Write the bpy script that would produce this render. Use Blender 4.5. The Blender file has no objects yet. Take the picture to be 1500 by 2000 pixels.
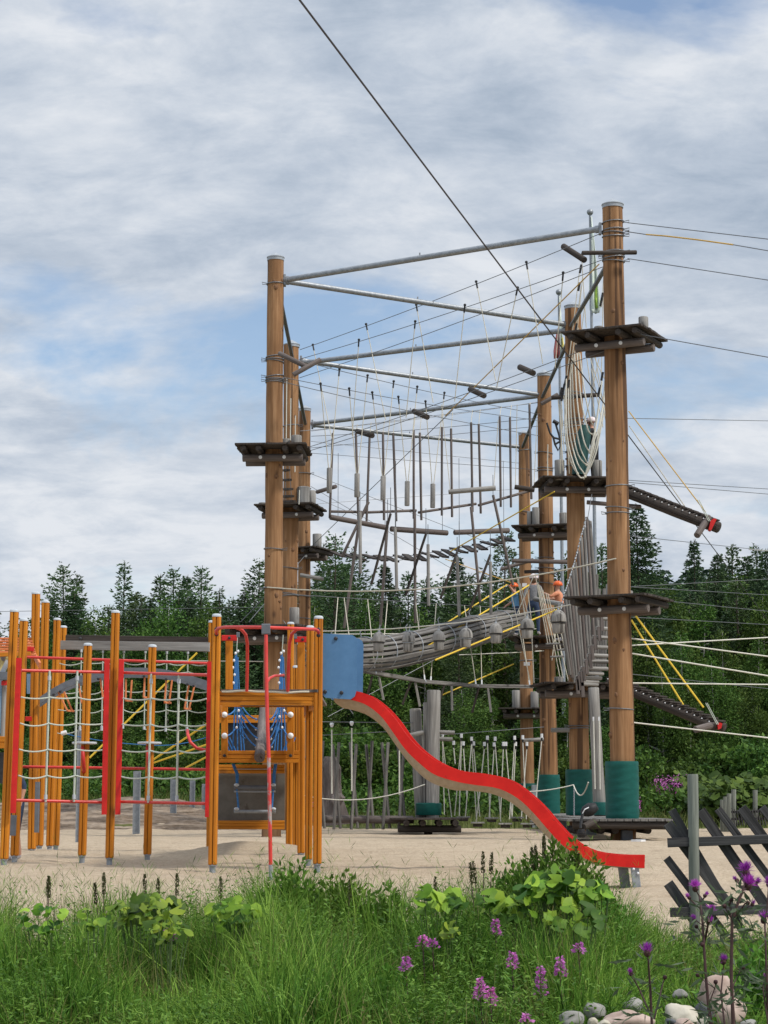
import bpy, math, random
import numpy as np
from mathutils import Vector, Matrix, Euler, noise
R = random.Random(11)
scene = bpy.context.scene
col = scene.collection
V = Vector
PI = math.pi

# ------------------------------------------------------------------ camera
FOC = 4000.0
PITCH = math.atan(565 / FOC)
EYE = V((0, 0, 0.7))
_fw = V((0, math.cos(PITCH), math.sin(PITCH)))
_up = V((0, -math.sin(PITCH), math.cos(PITCH)))

def W(px, py, D):
    """point of the place at distance D (world y), surveyed from the picture"""
    d = V((1, 0, 0)) * ((px - 750) / FOC) + _fw + _up * ((1000 - py) / FOC)
    return EYE + d * (D / d.y)

cam_d = bpy.data.cameras.new('camera')
cam = bpy.data.objects.new('camera', cam_d)
col.objects.link(cam)
cam.location = EYE
cam.rotation_euler = (PI / 2 + PITCH, 0, 0)
cam_d.sensor_fit = 'VERTICAL'
cam_d.sensor_height = 36
cam_d.sensor_width = 27
cam_d.lens = 72
cam_d.clip_start = 0.05
cam_d.clip_end = 5000
scene.camera = cam

# ------------------------------------------------------------------ terrain
def smooth(a, b, x):
    t = min(1, max(0, (x - a) / (b - a)))
    return t * t * (3 - 2 * t)

def height(x, y):
    """sand level 0 round the play tower, falling towards the camera, rising softly behind"""
    z = 0.0
    if y < 24.5:
        z -= 0.27 * min(1, max((21.5 - y) / 8.5, smooth(.7, 2.0, x) * .66 * smooth(24.3, 21.4, y)))
    if y < 13:
        z -= 0.22 * smooth(13, 7, y)
    z += 0.03 * noise.noise(V((x * .45, y * .3, 3))) * smooth(13, 16, y) * (1 - smooth(50, 56, y))
    for cx, cy, r, h in ((-1.75, 27.2, 1.0, .16), (-1.2, 25.0, 1.1, .07), (-3.6, 25.5, 1.5, .06), (-4.9, 27, 1.2, .08), (.2, 28, 1.8, .06), (3.0, 30, 2.5, .06), (1.4, 33, 2.5, .07), (-3.2, 33, 2.5, .08)):
        d2 = ((x - cx) ** 2 + ((y - cy) * .8) ** 2) / (r * r)
        if d2 < 6:
            z += h * math.exp(-d2 * 1.6)
    # rock bank at the back left
    b = smooth(47.5, 54, y) * (1 - smooth(0, 5.5, x + 6.0 - 0.0))
    z += b * (0.52 + 0.3 * noise.noise(V((x * .25, y * .2, 9))))
    if y > 56:
        z += 0.25 * smooth(56, 70, y) * smooth(-4, 2, x)
    z += 28 * smooth(210, 420, y) * smooth(0, 42, x) + 3 * smooth(150, 300, y)
    return z

# ------------------------------------------------------------------ mesh helper
class MB:
    def __init__(s):
        s.v = []; s.f = []; s.m = []
    def add(s, vs, fs, m=0):
        o = len(s.v)
        s.v.extend([V(p) for p in vs])
        for f in fs:
            s.f.append([i + o for i in f]); s.m.append(m)
    def tube(s, pts, r, seg=8, cap=True, m=0, wob=0.0):
        pts = [V(p) for p in pts]
        n = len(pts)
        rs = r if isinstance(r, (list, tuple)) else [r] * n
        vs = []; fs = []
        t0 = (pts[1] - pts[0]).normalized()
        up = V((0, 0, 1)) if abs(t0.z) < .9 else V((1, 0, 0))
        a = t0.cross(up).normalized()
        for i, p in enumerate(pts):
            t = (pts[min(i + 1, n - 1)] - pts[max(i - 1, 0)])
            t = t.normalized() if t.length > 1e-9 else t0
            a = (a - t * a.dot(t)).normalized()
            b = t.cross(a)
            for k in range(seg):
                ph = 2 * PI * k / seg
                rr = rs[i] * (1 + wob * R.uniform(-1, 1))
                vs.append(p + a * (rr * math.cos(ph)) + b * (rr * math.sin(ph)))
        for i in range(n - 1):
            for k in range(seg):
                k2 = (k + 1) % seg
                fs.append((i * seg + k, i * seg + k2, (i + 1) * seg + k2, (i + 1) * seg + k))
        if cap:
            fs.append(tuple(range(seg - 1, -1, -1)))
            fs.append(tuple((n - 1) * seg + k for k in range(seg)))
        s.add(vs, fs, m)
        return s
    def bar(s, p, q, w, h, up=V((0, 0, 1)), bev=0.0, m=0):
        """box from p to q, w across, h along up"""
        p = V(p); q = V(q)
        t = (q - p).normalized()
        u = V(up); u = u - t * u.dot(t)
        if u.length < 1e-6:
            u = V((0, 1, 0)) - t * t.y
        u.normalize()
        a = t.cross(u)
        if bev > 0:
            c = bev
            prof = [(-w/2+c, -h/2), (w/2-c, -h/2), (w/2, -h/2+c), (w/2, h/2-c), (w/2-c, h/2), (-w/2+c, h/2), (-w/2, h/2-c), (-w/2, -h/2+c)]
        else:
            prof = [(-w/2, -h/2), (w/2, -h/2), (w/2, h/2), (-w/2, h/2)]
        n = len(prof)
        vs = [e + a * x + u * y for e in (p, q) for x, y in prof]
        fs = [(k, (k + 1) % n, n + (k + 1) % n, n + k) for k in range(n)]
        fs += [tuple(range(n - 1, -1, -1)), tuple(range(n, 2 * n))]
        s.add(vs, fs, m)
        return s
    def prism(s, poly, d, m=0):
        """poly: list of 3-d points, d: offset vector"""
        d = V(d); n = len(poly)
        vs = [V(p) for p in poly] + [V(p) + d for p in poly]
        fs = [tuple(range(n - 1, -1, -1)), tuple(range(n, 2 * n))]
        fs += [(k, (k + 1) % n, n + (k + 1) % n, n + k) for k in range(n)]
        s.add(vs, fs, m)
        return s
    def ball(s, c, r, seg=10, ring=7, sc=(1, 1, 1), m=0, jit=0.0):
        c = V(c); vs = [c + V((0, 0, -r * sc[2]))]; fs = []
        for i in range(1, ring):
            th = -PI / 2 + PI * i / ring
            for k in range(seg):
                ph = 2 * PI * k / seg
                rr = r * (1 + jit * R.uniform(-1, 1))
                vs.append(c + V((rr * sc[0] * math.cos(th) * math.cos(ph), rr * sc[1] * math.cos(th) * math.sin(ph), rr * sc[2] * math.sin(th))))
        vs.append(c + V((0, 0, r * sc[2])))
        for k in range(seg):
            fs.append((0, 1 + (k + 1) % seg, 1 + k))
            for i in range(ring - 2):
                a = 1 + i * seg
                fs.append((a + k, a + (k + 1) % seg, a + seg + (k + 1) % seg, a + seg + k))
            a = 1 + (ring - 2) * seg
            fs.append((a + k, a + (k + 1) % seg, len(vs) - 1))
        s.add(vs, fs, m)
        return s
    def lathe(s, base, axis, prof, seg=14, m=0):
        """prof: (distance along axis, radius)"""
        base = V(base); ax = V(axis).normalized()
        return s.tube_raw([(base + ax * t, r) for t, r in prof], ax, seg, m)
    def tube_raw(s, rings, ax, seg, m=0):
        up = V((0, 0, 1)) if abs(ax.z) < .9 else V((1, 0, 0))
        a = ax.cross(up).normalized(); b = ax.cross(a)
        vs = []; fs = []
        for p, r in rings:
            for k in range(seg):
                ph = 2 * PI * k / seg
                vs.append(p + a * (r * math.cos(ph)) + b * (r * math.sin(ph)))
        n = len(rings)
        for i in range(n - 1):
            for k in range(seg):
                k2 = (k + 1) % seg
                fs.append((i * seg + k, (i + 1) * seg + k, (i + 1) * seg + k2, i * seg + k2))
        fs.append(tuple(range(seg))); fs.append(tuple((n - 1) * seg + k for k in range(seg - 1, -1, -1)))
        s.add(vs, fs, m)
        return s
    def build(s, name, mats, parent=None, frame=None, sm=False, **props):
        me = bpy.data.meshes.new(name)
        if not isinstance(mats, (list, tuple)):
            mats = [mats]
        if frame is None:
            frame = Matrix.Translation(WLOC.get(parent.name, V((0, 0, 0))) if parent is not None else V((0, 0, 0)))
        inv = frame.inverted()
        me.from_pydata([inv @ p for p in s.v], [], s.f)
        for m in mats:
            me.materials.append(m)
        if len(mats) > 1:
            me.polygons.foreach_set('material_index', s.m)
        if sm:
            me.polygons.foreach_set('use_smooth', [True] * len(me.polygons))
            try:
                me.set_sharp_from_angle(angle=math.radians(50))
            except Exception:
                pass
        o = bpy.data.objects.new(name, me)
        col.objects.link(o)
        return place(o, frame, parent, **props)

WLOC = {}
WMAT = {}
def place(o, frame, parent, **props):
    WMAT[o.name] = frame.copy()
    WLOC[o.name] = frame.to_translation()
    if parent is not None:
        o.parent = parent
        o.matrix_local = WMAT[parent.name].inverted() @ frame
    else:
        o.matrix_world = frame
    for k, v in props.items():
        o[k] = v
    return o

def thing(name, label, cat, loc, group=None):
    o = bpy.data.objects.new(name, None)
    o.empty_display_size = .2
    col.objects.link(o)
    place(o, Matrix.Translation(V(loc)), None)
    o['label'] = label; o['category'] = cat; o['kind'] = 'thing'
    if group: o['group'] = group
    return o

def tag(o, label, cat, group=None):
    o['label'] = label; o['category'] = cat; o['kind'] = 'thing'
    if group: o['group'] = group
    return o

def axis_frame(p, q):
    """frame at p, local z along q-p (grain follows the log)"""
    z = (V(q) - V(p)).normalized()
    return Matrix.Translation(V(p)) @ z.to_track_quat('Z', 'Y').to_matrix().to_4x4()

def log_mb(p, q, r, seg=12, wob=.03, n=None, r2=None, bow=0.0):
    p = V(p); q = V(q); L = (q - p).length
    n = n or max(2, min(14, int(L / .5) + 2))
    pts = []; rs = []
    ph = R.uniform(0, 99)
    side = (q - p).cross(V((0.3, 1, .2))).normalized()
    for i in range(n):
        t = i / (n - 1)
        pts.append(p.lerp(q, t) + side * (bow * noise.noise(V((ph, t * 2, 0)))))
        rr = r + ((r2 if r2 is not None else r) - r) * t
        rs.append(rr * (1 + wob * 2 * noise.noise(V((ph, t * L * 1.3, 5)))))
    mb = MB()
    # small chamfer at both ends
    d = (q - p).normalized() * min(.012, L * .04)
    pts = [pts[0], pts[0] + d] + pts[1:-1] + [pts[-1] - d, pts[-1]]
    rs = [rs[0] * .9, rs[0]] + rs[1:-1] + [rs[-1], rs[-1] * .9]
    mb.tube(pts, rs, seg, True, 0, wob * .3)
    return mb

def log(name, p, q, r, mat, parent=None, **k):
    props = {a: k.pop(a) for a in ('label', 'category', 'group') if a in k}
    return log_mb(p, q, r, **k).build(name, mat, parent, frame=axis_frame(p, q), sm=True, **props)

def sag(p, q, s, n=9):
    p = V(p); q = V(q)
    return [p.lerp(q, i / (n - 1)) - V((0, 0, s * 4 * (i / (n - 1)) * (1 - i / (n - 1)))) for i in range(n)]

ORD = ['first', 'second', 'third', 'fourth', 'fifth', 'sixth', 'seventh', 'eighth', 'ninth', 'tenth', 'eleventh', 'twelfth', 'thirteenth', 'fourteenth',
       'fifteenth', 'sixteenth', 'seventeenth', 'eighteenth', 'nineteenth', 'twentieth']
def ordn(i):
    if i < 20: return ORD[i]
    tens = {2: 'twenty', 3: 'thirty', 4: 'forty', 5: 'fifty', 6: 'sixty', 7: 'seventy', 8: 'eighty', 9: 'ninety'}
    n = i + 1
    if n % 10 == 0: return tens[n // 10][:-1] + 'ieth'
    return tens[n // 10] + '-' + ORD[n % 10 - 1]

# ------------------------------------------------------------------ materials
def nt(name):
    m = bpy.data.materials.new(name)
    m.use_nodes = True
    t = m.node_tree
    t.nodes.clear()
    out = t.nodes.new('ShaderNodeOutputMaterial')
    return m, t, out

def lk(t, a, b): t.links.new(a, b)

def coords(t, scale, rnd=True, kind='Object'):
    tc = t.nodes.new('ShaderNodeTexCoord')
    mp = t.nodes.new('ShaderNodeMapping')
    mp.inputs['Scale'].default_value = scale
    lk(t, tc.outputs[kind], mp.inputs['Vector'])
    if rnd:
        oi = t.nodes.new('ShaderNodeObjectInfo')
        ml = t.nodes.new('ShaderNodeMath'); ml.operation = 'MULTIPLY'; ml.inputs[1].default_value = 37.0
        lk(t, oi.outputs['Random'], ml.inputs[0])
        cb = t.nodes.new('ShaderNodeCombineXYZ')
        for i in range(3): lk(t, ml.outputs[0], cb.inputs[i])
        lk(t, cb.outputs[0], mp.inputs['Location'])
    return mp.outputs['Vector']

def nz(t, vec, scale, detail=4, rough=.55, dist=0.0):
    n = t.nodes.new('ShaderNodeTexNoise')
    n.inputs['Scale'].default_value = scale
    n.inputs['Detail'].default_value = detail
    n.inputs['Roughness'].default_value = rough
    n.inputs['Distortion'].default_value = dist
    if vec is not None: lk(t, vec, n.inputs['Vector'])
    return n.outputs['Fac']

def ramp(t, fac, stops, interp='LINEAR'):
    r = t.nodes.new('ShaderNodeValToRGB')
    r.color_ramp.interpolation = interp
    e = r.color_ramp.elements
    while len(e) > 1: e.remove(e[-1])
    for i, (p, c) in enumerate(stops):
        if not isinstance(c, (tuple, list)): c = (c, c, c)
        el = e[0] if i == 0 else e.new(p)
        el.position = p; el.color = (c[0], c[1], c[2], 1)
    lk(t, fac, r.inputs['Fac'])
    return r.outputs['Color']

def mixc(t, fac, a, b, mode='MIX'):
    n = t.nodes.new('ShaderNodeMix'); n.data_type = 'RGBA'; n.blend_type = mode
    for s, v in ((n.inputs[0], fac), (n.inputs[6], a), (n.inputs[7], b)):
        if hasattr(v, 'node'): lk(t, v, s)
        elif isinstance(v, (int, float)): s.default_value = v
        else: s.default_value = (v[0], v[1], v[2], 1)
    return n.outputs[2]

def math_(t, op, a, b=None):
    n = t.nodes.new('ShaderNodeMath'); n.operation = op
    for s, v in ((n.inputs[0], a), (n.inputs[1], b)):
        if v is None: continue
        if hasattr(v, 'node'): lk(t, v, s)
        else: s.default_value = v
    return n.outputs[0]

def bsdf(t, out, colr, rough=.7, bump=None, bstr=.3, bdist=.01, metal=0.0, spec=.3):
    b = t.nodes.new('ShaderNodeBsdfPrincipled')
    if hasattr(colr, 'node'): lk(t, colr, b.inputs['Base Color'])
    else: b.inputs['Base Color'].default_value = (*colr, 1)
    if hasattr(rough, 'node'): lk(t, rough, b.inputs['Roughness'])
    else: b.inputs['Roughness'].default_value = rough
    b.inputs['Metallic'].default_value = metal
    b.inputs['Specular IOR Level'].default_value = spec
    if bump is not None:
        bp = t.nodes.new('ShaderNodeBump')
        bp.inputs['Strength'].default_value = bstr
        bp.inputs['Distance'].default_value = bdist
        lk(t, bump, bp.inputs['Height'])
        lk(t, bp.outputs['Normal'], b.inputs['Normal'])
    lk(t, b.outputs[0], out.inputs['Surface'])
    return b

def simple(name, c1, c2, scale=6, stretch=(1, 1, 1), rough=.6, bump=.2, metal=0.0, spec=.3, bdist=.004, wear=None):
    m, t, out = nt(name)
    vec = coords(t, stretch)
    f = nz(t, vec, scale, 5, .6)
    c = ramp(t, f, ((.3, c1), (.7, c2)))
    if wear:
        w = nz(t, vec, wear[0], 6, .7)
        c = mixc(t, ramp(t, w, ((wear[1], 0), (wear[1] + .06, 1))), c, wear[2])
    bsdf(t, out, c, rough, f, bump, bdist, metal, spec)
    return m

def wood(name, dark, mid, light, crack, scale=1.0, rough=.75, knot=True, bstr=.5, crackamt=.62, along=2):
    """grain runs along one local axis"""
    m, t, out = nt(name)
    st = [22 * scale] * 3; st[along] = 1.1 * scale
    vec = coords(t, st)
    f = nz(t, vec, 1.0, 6, .65, .3)
    c = ramp(t, f, ((.28, dark), (.5, mid), (.72, light)))
    st2 = [1.2] * 3; st2[along] = .5
    big = nz(t, coords(t, st2), 1.6, 3, .5)
    c = mixc(t, ramp(t, big, ((.35, .55), (.65, 0))), c, dark)
    st3 = [9 * scale] * 3; st3[along] = .22 * scale
    ck = nz(t, coords(t, st3), 1.0, 3, .5, .2)
    ckm = ramp(t, ck, ((crackamt, 0), (crackamt + .05, 1)))
    c = mixc(t, math_(t, 'MULTIPLY', ckm, .75), c, crack)
    hgt = math_(t, 'SUBTRACT', f, math_(t, 'MULTIPLY', ckm, .8))
    if knot:
        st4 = [2.4] * 3; st4[along] = 1.25
        vo = t.nodes.new('ShaderNodeTexVoronoi'); vo.inputs['Scale'].default_value = 1.0
        lk(t, coords(t, st4), vo.inputs['Vector'])
        kn = ramp(t, vo.outputs['Distance'], ((.05, 1), (.13, 0)))
        c = mixc(t, math_(t, 'MULTIPLY', kn, .7), c, crack)
    bsdf(t, out, c, rough, hgt, bstr, .006, 0, .25)
    return m

M = {}
M['pole'] = wood('pole_wood', (.155, .074, .031), (.305, .162, .074), (.46, .27, .14), (.045, .022, .013), .62, .8, True, .8, .585)
M['pole_far'] = M['pole']
M['weather'] = wood('weathered_wood', (.15, .142, .132), (.285, .27, .25), (.43, .41, .38), (.035, .032, .03), 1.2, .85, True, .7, .6)
M['weather_dark'] = wood('dark_weathered_wood', (.032, .026, .022), (.06, .048, .041), (.105, .088, .076), (.012, .01, .01), 1.4, .85, False, .6, .6)
M['weather_brown'] = wood('brown_grey_wood', (.08, .065, .06), (.145, .12, .108), (.235, .20, .185), (.03, .022, .02), 1.4, .85, False, .6, .62)
M['fence'] = wood('fence_wood', (.032, .03, .031), (.062, .06, .061), (.13, .126, .124), (.015, .014, .014), 2.0, .85, True, .6, .6)
M['fence_post'] = wood('fence_post_wood', (.11, .12, .10), (.20, .21, .18), (.32, .325, .28), (.04, .045, .035), 2.0, .85, True, .5, .62)
M['orange'] = wood('orange_stained_wood', (.36, .115, .008), (.53, .185, .011), (.63, .245, .02), (.13, .045, .01), 1.5, .55, True, .3, .66)
M['orange_x'] = M['orange']
M['steel'] = simple('galvanised_steel', (.20, .215, .23), (.33, .345, .36), 14, (1, 1, 1), .5, .08, .55, .4)
M['steel_matt'] = simple('grey_zinc', (.20, .215, .235), (.31, .33, .35), 20, (1, 1, 1), .55, .1, .25, .4)
M['darksteel'] = simple('dark_steel', (.10, .11, .12), (.17, .18, .19), 12, (1, 1, 1), .5, .1, .5, .4)
M['red'] = simple('red_painted_board', (.48, .010, .009), (.64, .018, .013), 9, (1, 1, 1), .45, .1, 0, .4)
M['redtube'] = simple('red_painted_tube', (.50, .022, .018), (.60, .05, .035), 9, (1, 1, 1), .4, .05, 0, .5, wear=(14, .70, (.32, .22, .2)))
M['redworn'] = simple('worn_red_tube', (.45, .03, .025), (.55, .06, .05), 9, (1, 1, 1), .4, .05, 0, .5, wear=(5, .5, (.33, .29, .27)))
M['slide_red'] = simple('slide_red', (.52, .010, .008), (.68, .018, .012), 7, (1, 1, 1), .5, .25, 0, .25, wear=(19, .64, (.30, .025, .018)))
M['slide_tan'] = simple('slide_underside', (.37, .30, .215), (.47, .39, .29), 20, (1, 1, 1), .8, .3)
M['blue'] = simple('blue_board', (.065, .165, .315), (.085, .20, .37), 10, (1, 1, 1), .45, .1, 0, .4)
M['blue_pale'] = simple('pale_blue_board', (.16, .26, .38), (.2, .31, .44), 10)
M['grey_arch'] = simple('slate_grey_board', (.105, .115, .13), (.15, .16, .18), 12, (1, 1, 1), .6, .15)
M['grey_cap'] = simple('grey_plastic_cap', (.40, .43, .46), (.5, .53, .56), 10, (1, 1, 1), .5, .05)
M['concrete'] = simple('grey_brown_panel', (.10, .09, .075), (.145, .13, .11), 7, (1, 1, 1), .85, .3, wear=(3, .62, (.085, .07, .055)))
M['rope'] = simple('grey_green_rope', (.38, .42, .36), (.52, .55, .48), 60, (1, 1, 1), .9, .5)
M['rope_white'] = simple('off_white_rope', (.52, .50, .43), (.68, .66, .58), 60, (1, 1, 1), .9, .5)
M['rope_cream'] = simple('cream_rope', (.46, .42, .33), (.60, .56, .46), 60, (1, 1, 1), .9, .5)
M['rope_yellow'] = simple('yellow_rope', (.62, .40, .03), (.74, .52, .06), 40, (1, 1, 1), .7, .3)
M['rope_ochre'] = simple('ochre_rope', (.52, .32, .07), (.6, .4, .12), 40, (1, 1, 1), .7, .3)
M['rope_blue'] = simple('blue_rope', (.025, .11, .30), (.05, .19, .44), 50, (1, 1, 1), .8, .3)
M['cable'] = simple('steel_cable', (.12, .125, .135), (.2, .205, .21), 80, (1, 1, 1), .5, .2, .5)
M['cable_dark'] = simple('dark_zip_cable', (.05, .042, .045), (.085, .075, .08), 80, (1, 1, 1), .55, .2, .3)
M['black'] = simple('black_rubber', (.012, .012, .013), (.028, .028, .03), 20, (1, 1, 1), .6, .2)
M['bolt'] = simple('bolt_black', (.02, .02, .022), (.04, .04, .042), 20, (1, 1, 1), .45, .1)
M['white'] = simple('white_plastic', (.66, .67, .68), (.78, .79, .8), 20, (1, 1, 1), .5, .05)
M['pad'] = simple('green_vinyl_pad', (.003, .066, .054), (.006, .092, .076), 5, (1, 1, 3), .5, .35, 0, .25, .01, wear=(7, .66, (.012, .10, .085)))
M['handle'] = simple('orange_plastic_handle', (.56, .16, .05), (.66, .24, .10), 9)
M['yellow'] = simple('yellow_board', (.62, .52, .22), (.7, .6, .3), 9)
M['roof_orange'] = simple('orange_slats', (.58, .15, .045), (.66, .21, .08), 9)
M['skin'] = simple('skin', (.42, .22, .15), (.5, .28, .2), 20, (1, 1, 1), .6, .1)
M['hair'] = simple('brown_hair', (.10, .055, .03), (.2, .12, .065), 40, (1, 1, .2), .6, .5)
M['cloth_dark'] = simple('dark_cloth', (.012, .012, .014), (.028, .027, .03), 30, (1, 1, 1), .9, .3)
M['cloth_grey'] = simple('grey_cloth', (.12, .12, .125), (.2, .2, .21), 30, (1, 1, 1), .9, .3)
M['cloth_blue'] = simple('blue_cloth', (.08, .2, .36), (.14, .3, .48), 30, (1, 1, 1), .9, .3)
M['cloth_navy'] = simple('navy_cloth', (.02, .035, .07), (.04, .06, .11), 30, (1, 1, 1), .9, .3)
M['cloth_coral'] = simple('coral_cloth', (.52, .19, .10), (.6, .27, .16), 30, (1, 1, 1), .9, .3)
M['helmet_orange'] = simple('orange_helmet', (.66, .10, .02), (.72, .14, .03), 10, (1, 1, 1), .35, .02)
M['helmet_white'] = simple('white_helmet', (.62, .5, .5), (.7, .62, .62), 10, (1, 1, 1), .35, .02)
M['shoe'] = simple('grey_shoe', (.35, .33, .35), (.48, .46, .48), 30)
M['flag_white'] = simple('white_flag_cloth', (.55, .62, .55), (.66, .7, .64), 5)
M['flag_green'] = simple('green_flag_cloth', (.30, .48, .07), (.4, .56, .12), 5)
M['flag_red'] = simple('red_flag_cloth', (.42, .10, .10), (.5, .16, .14), 5)
M['flag_yellow'] = simple('yellow_flag_cloth', (.6, .5, .1), (.66, .58, .2), 5)
M['canvas_teal'] = simple('dark_green_mat', (.012, .055, .05), (.02, .075, .068), 8, (1, 1, 1), .6, .3)
M['paper'] = simple('white_paper', (.66, .66, .66), (.78, .78, .78), 20)
M['stem_purple'] = simple('purple_brown_stem', (.055, .028, .03), (.10, .055, .05), 30)
M['stem_green'] = simple('green_stem', (.06, .10, .035), (.11, .16, .06), 30)
M['seed'] = simple('brown_seed_head', (.05, .056, .018), (.115, .115, .035), 60)
M['bark'] = wood('conifer_bark', (.045, .035, .028), (.085, .065, .05), (.13, .10, .08), (.02, .015, .012), .6, .9, False, .6, .6)
M['birch_bark'] = wood('birch_bark', (.2, .19, .17), (.34, .33, .3), (.45, .44, .4), (.04, .035, .03), .5, .8, False, .4, .64)

def leaf(name, dark, mid, light, rough=.55, trans=.3, big=.25, spec=.25, isl=.55):
    """foliage: colour varies clump by clump (random per island) and over the crown"""
    m, t, out = nt(name)
    g = t.nodes.new('ShaderNodeNewGeometry')
    vec = coords(t, (1, 1, 1))
    n = nz(t, vec, big, 3, .6)
    f = math_(t, 'ADD', math_(t, 'MULTIPLY', g.outputs['Random Per Island'], isl), math_(t, 'MULTIPLY', n, .9))
    f = math_(t, 'SUBTRACT', f, .2 + (isl - .55) / 2)
    c = ramp(t, f, ((.12, dark), (.5, mid), (.9, light)))
    oi = t.nodes.new('ShaderNodeObjectInfo')
    hs = t.nodes.new('ShaderNodeHueSaturation')
    lk(t, c, hs.inputs['Color'])
    lk(t, math_(t, 'ADD', math_(t, 'MULTIPLY', oi.outputs['Random'], .035), .483), hs.inputs['Hue'])
    lk(t, math_(t, 'ADD', math_(t, 'MULTIPLY', oi.outputs['Random'], .4), .8), hs.inputs['Value'])
    b = t.nodes.new('ShaderNodeBsdfPrincipled')
    lk(t, hs.outputs[0], b.inputs['Base Color'])
    b.inputs['Roughness'].default_value = rough
    b.inputs['Specular IOR Level'].default_value = spec
    tr = t.nodes.new('ShaderNodeBsdfTranslucent')
    lk(t, hs.outputs[0], tr.inputs['Color'])
    mx = t.nodes.new('ShaderNodeMixShader'); mx.inputs[0].default_value = trans
    lk(t, b.outputs[0], mx.inputs[1]); lk(t, tr.outputs[0], mx.inputs[2])
    lk(t, mx.outputs[0], out.inputs['Surface'])
    return m

M['pine'] = leaf('pine_needles', (.021, .043, .016), (.054, .100, .032), (.108, .172, .056), .6, .15, .5)
M['spruce'] = leaf('spruce_needles', (.016, .036, .016), (.042, .080, .032), (.082, .136, .05), .6, .15, .5)
M['birch'] = leaf('birch_leaves', (.022, .048, .010), (.056, .108, .020), (.125, .195, .038), .6, .25, .7, .12)
M['bush'] = leaf('bush_leaves', (.016, .040, .009), (.050, .102, .018), (.125, .205, .036), .6, .25, .8, .12)
M['farwood'] = leaf('far_forest', (.016, .034, .020), (.030, .058, .032), (.052, .088, .046), .7, .1, .06)
M['grass'] = leaf('long_grass', (.032, .082, .011), (.098, .212, .026), (.27, .40, .068), .6, .25, 1.0, .12, .7)
M['grass_dry'] = leaf('dry_grass', (.10, .115, .03), (.2, .2, .06), (.34, .31, .13), .6, .3, .8)
M['meadow'] = leaf('meadow_grass', (.05, .08, .018), (.115, .15, .035), (.24, .25, .085), .6, .3, .35)
M['burr'] = leaf('broad_leaf', (.040, .10, .010), (.125, .24, .018), (.29, .41, .04), .55, .3, 9, .2, .95)
M['herb'] = leaf('herb_leaf', (.034, .085, .012), (.088, .19, .024), (.18, .31, .05), .55, .3, 2.0, .15)
M['thistle_leaf'] = leaf('thistle_leaf', (.045, .075, .04), (.085, .125, .065), (.15, .19, .11), .6, .25, 3)
M['moss'] = leaf('low_weeds', (.06, .10, .016), (.13, .19, .03), (.23, .29, .06), .5, .3, 2.0)
M['pink'] = leaf('fireweed_petals', (.44, .08, .34), (.62, .17, .52), (.78, .36, .68), .6, .35, 3)
M['purple'] = leaf('thistle_florets', (.20, .02, .26), (.38, .05, .44), (.56, .14, .60), .6, .3, 9)
M['bud'] = leaf('thistle_bud', (.035, .016, .018), (.075, .035, .035), (.13, .075, .06), .7, .1, 9)
M['weather_h'] = wood('mid_weathered_wood', (.09, .084, .078), (.18, .168, .155), (.30, .282, .26), (.03, .028, .026), 1.6, .85, True, .7, .6)
M['cap_metal'] = simple('sheet_metal_cap', (.26, .28, .30), (.38, .40, .42), 10, (1, 1, 1), .5, .05, .3, .4)
M['pole_knot'] = simple('wood_knot', (.10, .05, .026), (.25, .13, .065), 25, (1, 1, 1), .8, .4)

M['weather_light'] = wood('pale_weathered_wood', (.22, .208, .19), (.36, .345, .32), (.50, .48, .45), (.05, .045, .04), 1.6, .85, False, .6, .63)
# ------------------------------------------------------------------ sky and light
world = bpy.data.worlds.new('World'); scene.world = world
world.use_nodes = True
t = world.node_tree; t.nodes.clear()
wo = t.nodes.new('ShaderNodeOutputWorld')
SUN_EL, SUN_AZ = math.radians(50), math.radians(118)     # azimuth clockwise from +y (view direction)
sky = t.nodes.new('ShaderNodeTexSky'); sky.sky_type = 'NISHITA'; sky.sun_disc = False
sky.sun_elevation = SUN_EL; sky.sun_rotation = SUN_AZ
sky.air_density = 1.0; sky.dust_density = 1.2; sky.ozone_density = 1.2
tc = t.nodes.new('ShaderNodeTexCoord')
sx = t.nodes.new('ShaderNodeSeparateXYZ'); lk(t, tc.outputs['Generated'], sx.inputs[0])
el = math_(t, 'MAXIMUM', sx.outputs['Z'], 0.0)
den = math_(t, 'ADD', el, 0.36)
cu = math_(t, 'DIVIDE', sx.outputs['X'], den)
cv = math_(t, 'DIVIDE', sx.outputs['Y'], den)
cb = t.nodes.new('ShaderNodeCombineXYZ'); lk(t, cu, cb.inputs[0]); lk(t, cv, cb.inputs[1])
def cmap(sx_, sy_, lx, ly):
    mp = t.nodes.new('ShaderNodeMapping'); mp.inputs['Scale'].default_value = (sx_, sy_, 1); mp.inputs['Location'].default_value = (lx, ly, 0)
    lk(t, cb.outputs[0], mp.inputs['Vector']); return mp.outputs[0]
n_cover = nz(t, cmap(1.9, 1.9, 5.13, 2.6), 1.5, 7, .56, .25)
n_shade = nz(t, cmap(1.9, 2.4, 9.7, 1.2), 1.9, 10, .6, .35)
n_fine = nz(t, cmap(2.6, 4.2, 2.2, 4.4), 3.6, 9, .64, .3)
shade = math_(t, 'ADD', math_(t, 'MULTIPLY', n_shade, .6), math_(t, 'MULTIPLY', n_fine, .4))
low_ = ramp(t, el, ((.02, .055), (.11, .05), (.16, .04), (.21, .006), (.27, .0), (.36, .016)))
shade = math_(t, 'ADD', shade, low_)
ccol = ramp(t, shade, ((.38, (.255, .305, .375)), (.46, (.325, .37, .435)), (.53, (.40, .437, .49)), (.62, (.50, .522, .555))))
zen = ramp(t, el, ((.38, 1.0), (.85, 2.1)))
ccol = mixc(t, 1.0, ccol, zen, 'MULTIPLY')
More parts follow.
